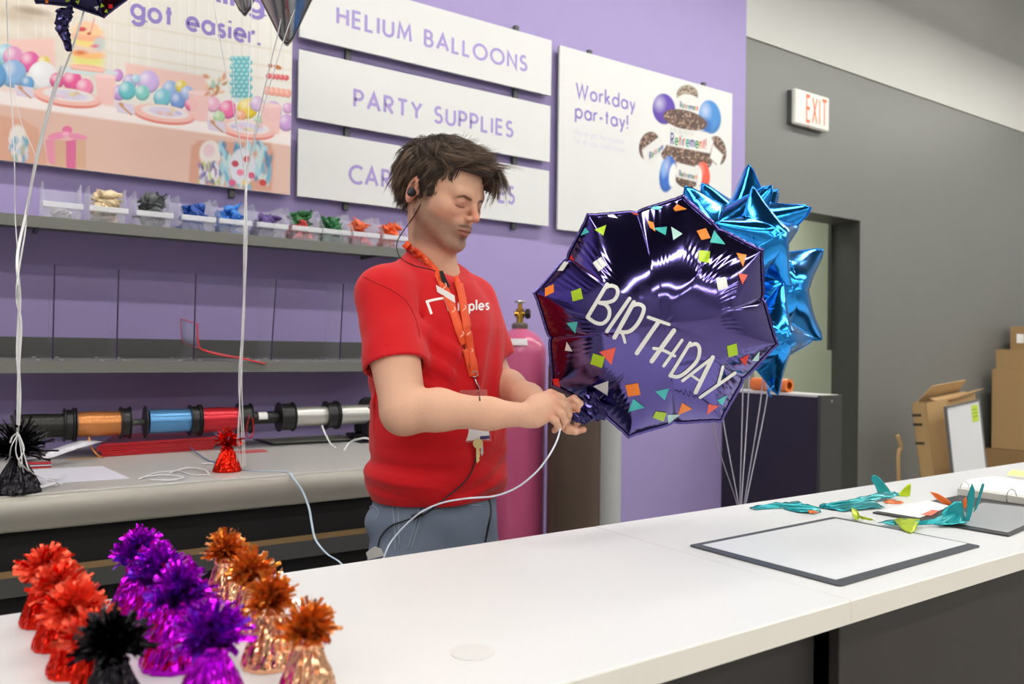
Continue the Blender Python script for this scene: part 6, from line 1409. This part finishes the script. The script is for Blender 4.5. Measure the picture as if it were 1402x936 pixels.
# ------------------------------------------------------------------ jeans and shoes
jv = Vol((BO.x-.27, BO.y-.24, .05), (BO.x+.27, BO.y+.24, BZ+.03), .0052)
def jw(r, g, z): return .0035*np.sin((BZ-z)*60+r*30)*np.sin(r*26)
tz2 = np.array([.70, .80, .90, BZ+.03]); 
def hips(x, y, z):
    X = x-BO.x; Y = y-BO.y; r = X*BR.x+Y*BR.y; g = X*BF.x+Y*BF.y; a = np.interp(z, tz2, (.152, .156, .153, .150)); b = np.interp(z, tz2, (.115, .122, .124, .118)); return np.maximum((np.sqrt((r/a)**2+((g)/b)**2)-1)*b+jw(r, g, z), np.maximum(.80-z, z-(BZ+.02)))
jv.op(hips, (BO.x-.24, BO.y-.24, .78), (BO.x+.24, BO.y+.24, BZ+.03), .01)
for s in (-1, 1): jv.chain([bp(s*.074, .0, .84), bp(s*.085, .015, .50), bp(s*.10, -.01, .07)], [.084, .066, .058], .03)
jv.ell(bp(.128, -.045, .925), (.028, .03, .03), k=.02)
V4, F4 = jv.mesh(); V4 = smoothmesh(V4, F4, 2); del jv
M_jean = mat('grey blue denim', (116, 130, 150), .8, bump=.5, bscale=420, var=.16, vscale=14)
pmesh('jeans', V4, F4, M_jean); jeans_b = bvh(V4, F4)
for s in (-1, 1):
    q = Vol((-.06, -.12, -.002), (.06, .20, .11), .005); q.cap((0, -.05, .04), (0, .12, .032), .038, .030, .02); q.cap((0, -.04, .05), (0, -.03, .1), .04, .042, .02); V5, F5 = q.mesh(); V5[:, 2] = np.maximum(V5[:, 2], .0015)
    Ms = np.array(Matrix((BR, BF, zA)).transposed()); V5 = V5 @ Ms.T+A3(bp(s*.10, -.01, 0)); pmesh('shoe', V5, F5, M_blackp)
# ------------------------------------------------------------------ hair
rg = random.Random(11)
scl = Vector((0, -.010, .020)); srad = Vector((.0765, .0985, .080))
def scalp(d): k = 1/math.sqrt((d.x/srad.x)**2+(d.y/srad.y)**2+(d.z/srad.z)**2); return scl+d*k
def root_ok(p):
    x, y, z = abs(p.x), p.y, p.z
    if y > .050: return z > (.050 if p.x > -.02 else .030)
    if y > .034: return z > .024                                  # temple
    if y > -.010: return z > -.022                                # down to the sideburn
    return z > -.018-1.1*(-y-.010)*.75
hc = Vol((-.125, -.16, -.105), (.125, .16, .15), .003)
hc.ell((0, -.020, .024), (.0790, .1030, .0770), k=.02); hc.ell((0, .020, .058), (.064, .074, .038), k=.03)
hc.ell((.0, -.055, -.010), (.064, .056, .056), k=.02); hc.ell((-.020, .074, .060), (.040, .030, .018), k=.02); hc.ell((-.046, .084, .034), (.020, .018, .022), k=.02)
for s in (-1, 1): hc.ell((s*.064, .012, .012), (.011, .030, .040), k=.012)
def cut(x, y, z):   # everything in front of the hair line
    fr = np.where(x < -.015, .034, .050)
    fr = np.where(x < -.03, .018, fr); a = np.maximum(.050-y, z-fr); b = np.maximum(.034-y, z-.024)
    c = np.maximum(-.004-y, z+.024); e = z+.060+.0*x
    return np.minimum(np.minimum(np.minimum(a, b), c), e)+0*x
hc.op(cut, (-.13, -.15, -.2), (.13, .2, .055), .008, 'sub')
for s in (-1, 1): hc.ell((s*.083, -.020, -.036), (.020, .017, .026), k=.006, mode='sub')
V6, F6 = hc.mesh(); V6 = smoothmesh(V6, F6, 2); del hc
n6 = vnoise(V6*np.array([1, .30, 1]), 260, 2)
hb = bvh(V6, F6)
base_c = np.tile(nC(44, 33, 27), (len(V6), 1)); base_c = blend(base_c, n6*.5, nC(62, 48, 39))
HV = [V6]; HF_ = [F6]; HC_ = [base_c]; off = len(V6); SV = []; SF = []; SC_ = []
def strand(pts, w0, colr, lift):
    global SV
    n = len(pts); i0 = len(SV)
    for i, p in enumerate(pts):
        t = (pts[min(i+1, n-1)]-pts[max(i-1, 0)]).normalized(); nr = (p-scl).normalized(); sd = t.cross(nr).normalized(); w = w0*(1-(i/(n-1))**2*.85)
        SV.append(p-sd*w); SV.append(p+sd*w); SV.append(p+nr*w*.9)
        SC_.extend([colr]*3)
    for i in range(n-1):
        a = i0+3*i
        for (u, v) in ((0, 2), (2, 1), (1, 0)): SF.append((a+u, a+v, a+3+v, a+3+u))
ncl = 0
while ncl < 1500:
    d = Vector((rg.gauss(0, 1), rg.gauss(0, 1), rg.gauss(.25, 1))).normalized(); p = scalp(d)
    if not root_ok(p): continue
    h_ = hb.ray_cast(scl, d)
    p = (h_[0] if h_[0] is not None else p+d*.02)-d*.004
    lay = rg.random()**1.3; ncl += 1; top = p.z > .06 and p.y > -.06; front = p.z > .045 and p.y > .02
    Ln = rg.uniform(.045, .08) if top else rg.uniform(.035, .055)
    if front: Ln = rg.uniform(.05, .085) if p.x < -.012 else rg.uniform(.040, .060)
    if p.z < .0: Ln = rg.uniform(.018, .034)
    if abs(p.x) > .050 and p.y > -.045 and p.z < .045: Ln = rg.uniform(.014, .026); lay *= .4
    elif abs(p.x) > .05: lay *= .6
    flow = Vector((p.x*3-(.75 if front else .45), 1.0, -.10 if p.x > -.015 else -.3)) if top else (Vector((0, -.45, -1)) if p.y > -.06 else Vector((p.x*2, -.25, -1)))
    if top and p.y < -.02: flow = Vector((p.x*6, .5, .15))
    dr = (flow.normalized()*.9+d*.5+Vector((rg.gauss(0, .18), rg.gauss(0, .18), rg.gauss(0, .14)))).normalized()
    path = [p]; ns = 8; curl = Vector((rg.gauss(0, .28), rg.gauss(0, .28), rg.gauss(0, .14)))
    for i in range(ns):
        f = i/ns; nr = (path[-1]-scl).normalized(); g_ = Vector((0, 0, -1))*((.12+.5*f if p.x < -.015 else -.05+.08*f) if front else .08+.14*f)
        dr = (dr+flow.normalized()*.14+g_+curl*.10-nr*(.14 if not front else .02)+Vector((rg.gauss(0, .06), rg.gauss(0, .06), rg.gauss(0, .06)))).normalized(); q = path[-1]+dr*(Ln/ns)
        hit = hb.find_nearest(q)
        clr = .001+.013*lay*min(1, f*2.2+.15)*(1 if p.z > -.01 else .5)
        if hit[0] is not None and (q-hit[0]).dot(hit[1]) < clr: q = hit[0]+hit[1]*clr
        if q.y > .055 and q.z < .02 and abs(q.x) < .075 and not q.y > .10: q = path[-1]+Vector((0, .3, .2))*(Ln/ns)
        path.append(q)
    cbase = rg.choice([(60, 47, 39), (76, 60, 49), (96, 77, 63), (118, 96, 78), (68, 53, 43), (136, 113, 92)]); sp_ = .0068 if Ln > .03 else .003
    for c in range(9 if Ln > .03 else 7):
        o = Vector((rg.gauss(0, 1), rg.gauss(0, 1), rg.gauss(0, 1))); o = (o-d*o.dot(d))*sp_*.75; tip = Vector((rg.gauss(0, 1), rg.gauss(0, 1), rg.gauss(0, 1)))*.003
        pts = [q+o*(1-.75*(i/ns))+tip*(i/ns)**2 for i, q in enumerate(path)][:rg.choice([6, 7, 8, 9])]; b_ = rg.uniform(.75, 1.2)
        strand(pts, rg.uniform(.00045, .0009), [v*b_ for v in s2l(cbase)], 0)
# a few stray hairs standing up from the crown
for k_ in range(26):
    p = Vector((rg.uniform(-.03, .02), rg.uniform(.02, .07), .105)); hit = hb.find_nearest(p); p = hit[0]; dr = Vector((rg.gauss(-.1, .25), rg.uniform(-.5, .5), 1)).normalized(); path = [p]
    bend = Vector((rg.uniform(-.2, .1), rg.uniform(.1, .4), -.12))
    for i in range(8): dr = (dr+bend*.55).normalized(); path.append(path[-1]+dr*rg.uniform(.0035, .0048))
    strand(path, .0005, s2l((88, 70, 56)), 0)
# short sideburn and nape hairs are part of the skin colour; eyelashes
SVn = np.array([tuple(v) for v in SV]); SFn = np.array(SF)
HVw = np.concatenate([V6, SVn]) @ HMn.T+A3(HO)
M_hair = vmat('brown hair', .42, .45)
pmesh('hair', HVw, np.concatenate([F6, SFn+len(V6)]), M_hair, np.concatenate([base_c, np.array(SC_)]))
# ------------------------------------------------------------------ what he wears: collar, lanyard, badge, earpiece
fig_b = BVHTree.FromPolygons(np.concatenate([V3, V4, V1w, V2]).tolist(), np.concatenate([F3, F4+len(V3), F1+len(V3)+len(V4), F2+len(V3)+len(V4)+len(V1w)]).tolist())
torso_b = BVHTree.FromPolygons(np.concatenate([V3, V4]).tolist(), np.concatenate([F3, F4+len(V3)]).tolist())
def surf(b, x, y, off=.002, dflt=1.72):
    q = on_surf(b, x, y, off); return q if q is not None else onD(x, y, dflt)
collar_c = mat('red rib collar', (190, 12, 22), .8, bump=.4, bscale=500)
# rib collar: ring where the neck leaves the shirt
pts = []
for k_ in range(48):
    a = 2*math.pi*k_/48; g = .058*math.sin(a)-.002; zz = BZ+.503-.68*g; src = bp(.16*math.cos(a), .16*math.sin(a)-.004, zz); dr_ = (bp(0, -.004, zz)-src).normalized(); h_ = body_b.ray_cast(src, dr_)
    if h_[0] is not None: pts.append(h_[0]-dr_*.0022)
if len(pts) > 10:
    P_ = [Vector(p) for p in pts]
    for _ in range(3): P_ = [(P_[i-1]+P_[i]*2+P_[(i+1) % len(P_)])/4 for i in range(len(P_))]
    mb = MB(); mb.tube(P_+[P_[0]], .0062, 8, cap=False, flat=.55); mb.build('collar', collar_c, PERSON, smooth=True)
M_lan = mat('orange lanyard', (238, 84, 32), .6, bump=.2, bscale=700); M_lanw = mat('lanyard print', (248, 190, 160), .6)
def draped(name, m, pts, w, b=None, off=.003, n=8, parent=PERSON, th=None):
    b = b or fig_b; pp = [(p.x, p.y) for p in bez([(a, c, 0) for a, c in pts], n)]; mb = MB(); V = []
    for i, p in enumerate(pp):
        a = pp[max(0, i-1)]; c = pp[min(len(pp)-1, i+1)]; L_ = math.hypot(c[0]-a[0], c[1]-a[1])+1e-9; nx, ny = -(c[1]-a[1])/L_*w/2, (c[0]-a[0])/L_*w/2
        m0 = surf(b, p[0], p[1], off); D_ = (m0-O).dot(CF)
        for k in (-1, 1):
            q = onD(p[0]+nx*k, p[1]+ny*k, D_); q2 = on_surf(b, p[0]+nx*k, p[1]+ny*k, off)
            if q2 is not None and abs((q2-O).dot(CF)-D_) < .012: q = q2
            V.append(q)
    mb.add(V, [(2*i, 2*i+1, 2*i+3, 2*i+2) for i in range(len(pp)-1)]); o = mb.build(name, m, parent, smooth=True)
    md = o.modifiers.new('thickness', 'SOLIDIFY'); md.thickness = .0012; md.offset = -1 if False else 0; return o
lpath = [(554, 333), (562, 340), (575, 349), (590, 364), (602, 382), (613, 410), (624, 440), (634, 470), (642, 495), (648, 515)]
rpath = [(621, 379), (625, 386), (631, 410), (636, 440), (641, 470), (646, 495), (649, 515)]
draped('lanyard', M_lan, lpath, 11, off=.004); draped('lanyard', M_lan, rpath, 10, off=.0055)
for (a, b_) in ((567, 341), (583, 357), (607, 394), (619, 426), (630, 458), (633, 424), (638, 455), (643, 482)):
    V, F = decal_stroke(fig_b, [(a-1.5, b_+3), (a+2.2, b_-1), (a+1, b_-4)], 1.3, off=.0068); mb = MB(); mb.add(V, F); mb.build('lanyard_print', M_lanw, PERSON)
M_chr = mat('chrome clip', (205, 205, 205), .18, metal=1.)
mb = MB(); mb.tube([surf(fig_b, 648, 512, .006)+CR*.006*math.cos(a)-CF*.0+CU*.006*math.sin(a) for a in [2*math.pi*k/16 for k in range(17)]], .0011, 6); mb.build('clip_ring', M_chr, PERSON, smooth=True)
mb = MB(); mb.tube([surf(fig_b, 648, 517, .006), surf(fig_b, 649, 524, .007), surf(fig_b, 653, 532, .007), surf(fig_b, 651, 540, .007)], .003, 8, flat=.6, rad=[.002, .0035, .0025, .002]); mb.build('swivel_clip', M_chr, PERSON, smooth=True)
M_badge = mat('clear badge holder', (214, 130, 130), .15, alpha=.35); bD = (surf(torso_b, 650, 560, .010)-O).dot(CF)-.004
def quad(name, m, pts, D, parent=PERSON, th=.001):
    q = [onD(a, b, D) for a, b in pts]; n = len(q); mb = MB(); mb.v = [tuple(p) for p in q]+[tuple(p+CF*th) for p in q]; mb.f = [tuple(range(n)), tuple(range(2*n-1, n-1, -1))]+[(i, i+n, (i+1) % n+n, (i+1) % n) for i in range(n)]; return mb.build(name, m, parent)
quad('badge_holder', M_badge, [(629, 534), (667, 533), (673, 604), (634, 606)], bD); quad('badge_card', M_paper, [(632, 546), (665, 545), (670.5, 601), (636, 603.5)], bD-.0003, th=.0002)
quad('badge_print', mat('badge print', (60, 50, 110), .6), [(657, 597), (670, 596), (670.6, 600.5), (657.5, 601.5)], bD-.0007, th=.0002)
M_key = mat('brass key', (214, 196, 140), .25, metal=1)
kD = bD-.006
q0 = onD(655, 603, kD); mb = MB(); mb.lathe([(.001, -.001), (.0105, -.001), (.0105, .001), (.001, .001)], onD(654.5, 607, kD), 18, ax=CF); mb.build('key_bow', M_key, PERSON, auto=.5)
quad('key_blade', M_key, [(652, 612), (656.5, 612), (656.5, 618), (658, 619.5), (656.3, 621), (657.6, 624), (656, 626), (656.6, 630), (653.6, 634), (652.2, 631)], kD)
quad('key_blade', mat('steel key', (190, 190, 186), .25, metal=1), [(658, 610), (661.5, 610), (662, 620), (660, 624), (658.4, 621)], kD+.002)
quad('name_tag', M_paper, [(596.8, 389.7), (622.4, 404.4), (623.4, 414.7), (598.5, 399.3)], (surf(fig_b, 610, 402, .009)-O).dot(CF)-.004)
quad('mic_clip', M_blackp, [(601, 371), (606, 370), (614, 388), (617, 399), (611, 400), (605, 386)], (surf(fig_b, 609, 385, .008)-O).dot(CF)-.006, th=.004)
# earpiece and cable
eo = hp(.0835, -.012, -.024); mb = MB(); mb.lathe([(.003, -.006), (.0095, -.004), (.0105, 0), (.0095, .004), (.004, .0065)], eo, 18, ax=Hr); mb.build('earpiece', M_blackp, PERSON, auto=.6)
mb = MB(); mb.lathe([(.0001, .0064), (.0045, .0064), (.0045, .0072), (.0001, .0072)], eo, 14, ax=Hr); mb.build('earpiece_cap', mat('dark chrome', (120, 124, 130), .2, metal=1), PERSON, auto=.6)
def cord(name, pts, r, m, b=None, parent=PERSON, lift=.004, n=8):
    q = []
    for p in bez([(a, c, 0) for a, c, *_ in pts], n): q.append(surf(b or fig_b, p.x, p.y, lift))
    D_ = [(v-O).dot(CF) for v in q]
    for _ in range(4): D_ = [D_[0]]+[min(D_[i], (D_[i-1]+D_[i]+D_[i+1])/3) for i in range(1, len(D_)-1)]+[D_[-1]]
    pp = bez([(a, c, 0) for a, c, *_ in pts], n); q = [onD(p.x, p.y, d) for p, d in zip(pp, D_)]; mb = MB(); mb.tube(q, r, 6); return mb.build(name, m, parent, smooth=True)
cord('earpiece_cable', [(576, 279), (569, 292), (561, 304), (551, 318), (543, 334), (548, 352), (566, 363), (590, 369), (606, 376), (616, 392)], .0012, M_blackp)
cord('earpiece_cable', [(614, 396), (622, 420), (632, 450), (637, 480), (644, 505), (654, 530), (657, 548)], .0014, M_blackp)
cord('radio_cable', [(655, 590), (652, 625), (640, 655), (612, 680), (582, 703), (556, 712), (535, 720), (521, 735), (517, 752)], .0016, M_blackp, b=torso_b, lift=.006)
quad('cable_connector', M_blackp, [(563, 706), (577, 700), (580, 705), (566, 712)], (surf(torso_b, 572, 706, .01)-O).dot(CF)-.006, th=.006)
quad('cable_clip', mat('grey connector', (200, 200, 196), .4), [(501, 757), (512, 749), (521, 752), (527, 760), (520, 762), (504, 766)], (surf(torso_b, 515, 757, .01)-O).dot(CF)-.01, th=.008)
cord('belt_strap', [(668, 662), (669, 680), (672, 700), (668, 722), (664, 742)], .003, M_blackp, b=jeans_b, lift=.002)
M_seam = mat('denim stitching', (158, 170, 186), .8)
for pts in (((536, 664), (537, 690), (540, 720), (541, 756)), ((543, 664), (545, 700), (547, 750)), ((577, 662), (576, 685), (569, 715), (558, 752)), ((581, 662), (580, 690), (573, 718), (563, 752)), ((506, 694), (511, 692), (518, 700), (514, 712)), ((536, 672), (577, 676)), ((600, 684), (660, 692))):
    if len(pts) == 2: pts = (pts[0], ((pts[0][0]+pts[1][0])/2, (pts[0][1]+pts[1][1])/2+1), pts[1])
    cord('seam', pts, .0011, M_seam, b=jeans_b, lift=.0006)
for (a, b_) in ((539, 660), (580, 662)):
    V, F = decal_stroke(jeans_b, [(a, b_-6), (a+1, b_+2), (a+1, b_+10)], 5, off=.003); mb = MB(); mb.add(V, F); mb.build('belt_loop', M_jean, PERSON)
# print on the chest
M_prt = mat('white shirt print', (240, 236, 234), .7)
V = []; F = []
def addst(p, w):
    v, f = decal_stroke(shirt_b, p, w, off=.0012, ends=False); n0 = len(V); V.extend(v); F.extend([tuple(i+n0 for i in g) for g in f])
addst([(590.5, 430), (587.5, 421), (584.3, 413)], 3.4); addst([(582.8, 413.4), (595, 410.4), (609, 408)], 3.4); addst([(608, 407.6), (611.5, 416), (614.5, 425.5)], 3.4)
cur = 0
for ch in 'Staples':
    adv, st = G[ch]
    for s_ in st: addst([(617.5+(cur+a)*10.2, 426-b*13-(cur+a)*.5) for a, b in s_], 2.3)
    cur += adv+.33
mb = MB(); mb.add(V, F); mb.build('shirt_print', M_prt, PERSON, smooth=True)
M_rs = mat('red stitching', (168, 10, 18), .8)
for pts in (((497, 378), (513, 386), (535, 396), (556, 412), (569, 436), (575, 462)), ((498, 507), (512, 503), (540, 500), (566, 502), (579, 507))): cord('seam', pts, .0009, M_rs, b=shirt_b, lift=.0004)
# white-blue ribbon he is tying on
rpts = [(768, 584, 1.53), (762, 604, 1.50), (750, 626, 1.49), (732, 648, 1.50), (706, 668, 1.53), (676, 679, 1.55), (640, 682, 1.56), (606, 688, 1.57), (578, 700, 1.57), (556, 718, 1.58), (538, 738, 1.58), (528, 756, 1.57), (518, 790, 1.56)]
M_iri = mat('white blue ribbon', (222, 230, 246), .25)
q = bez([onD(*p) for p in rpts], 8); mb = MB(); mb.tube(q, .0019, 6, flat=.6); tag(mb.build('ribbon', M_iri, smooth=True), 'white ribbon hanging in a curve from the hands past the jeans', 'ribbon')
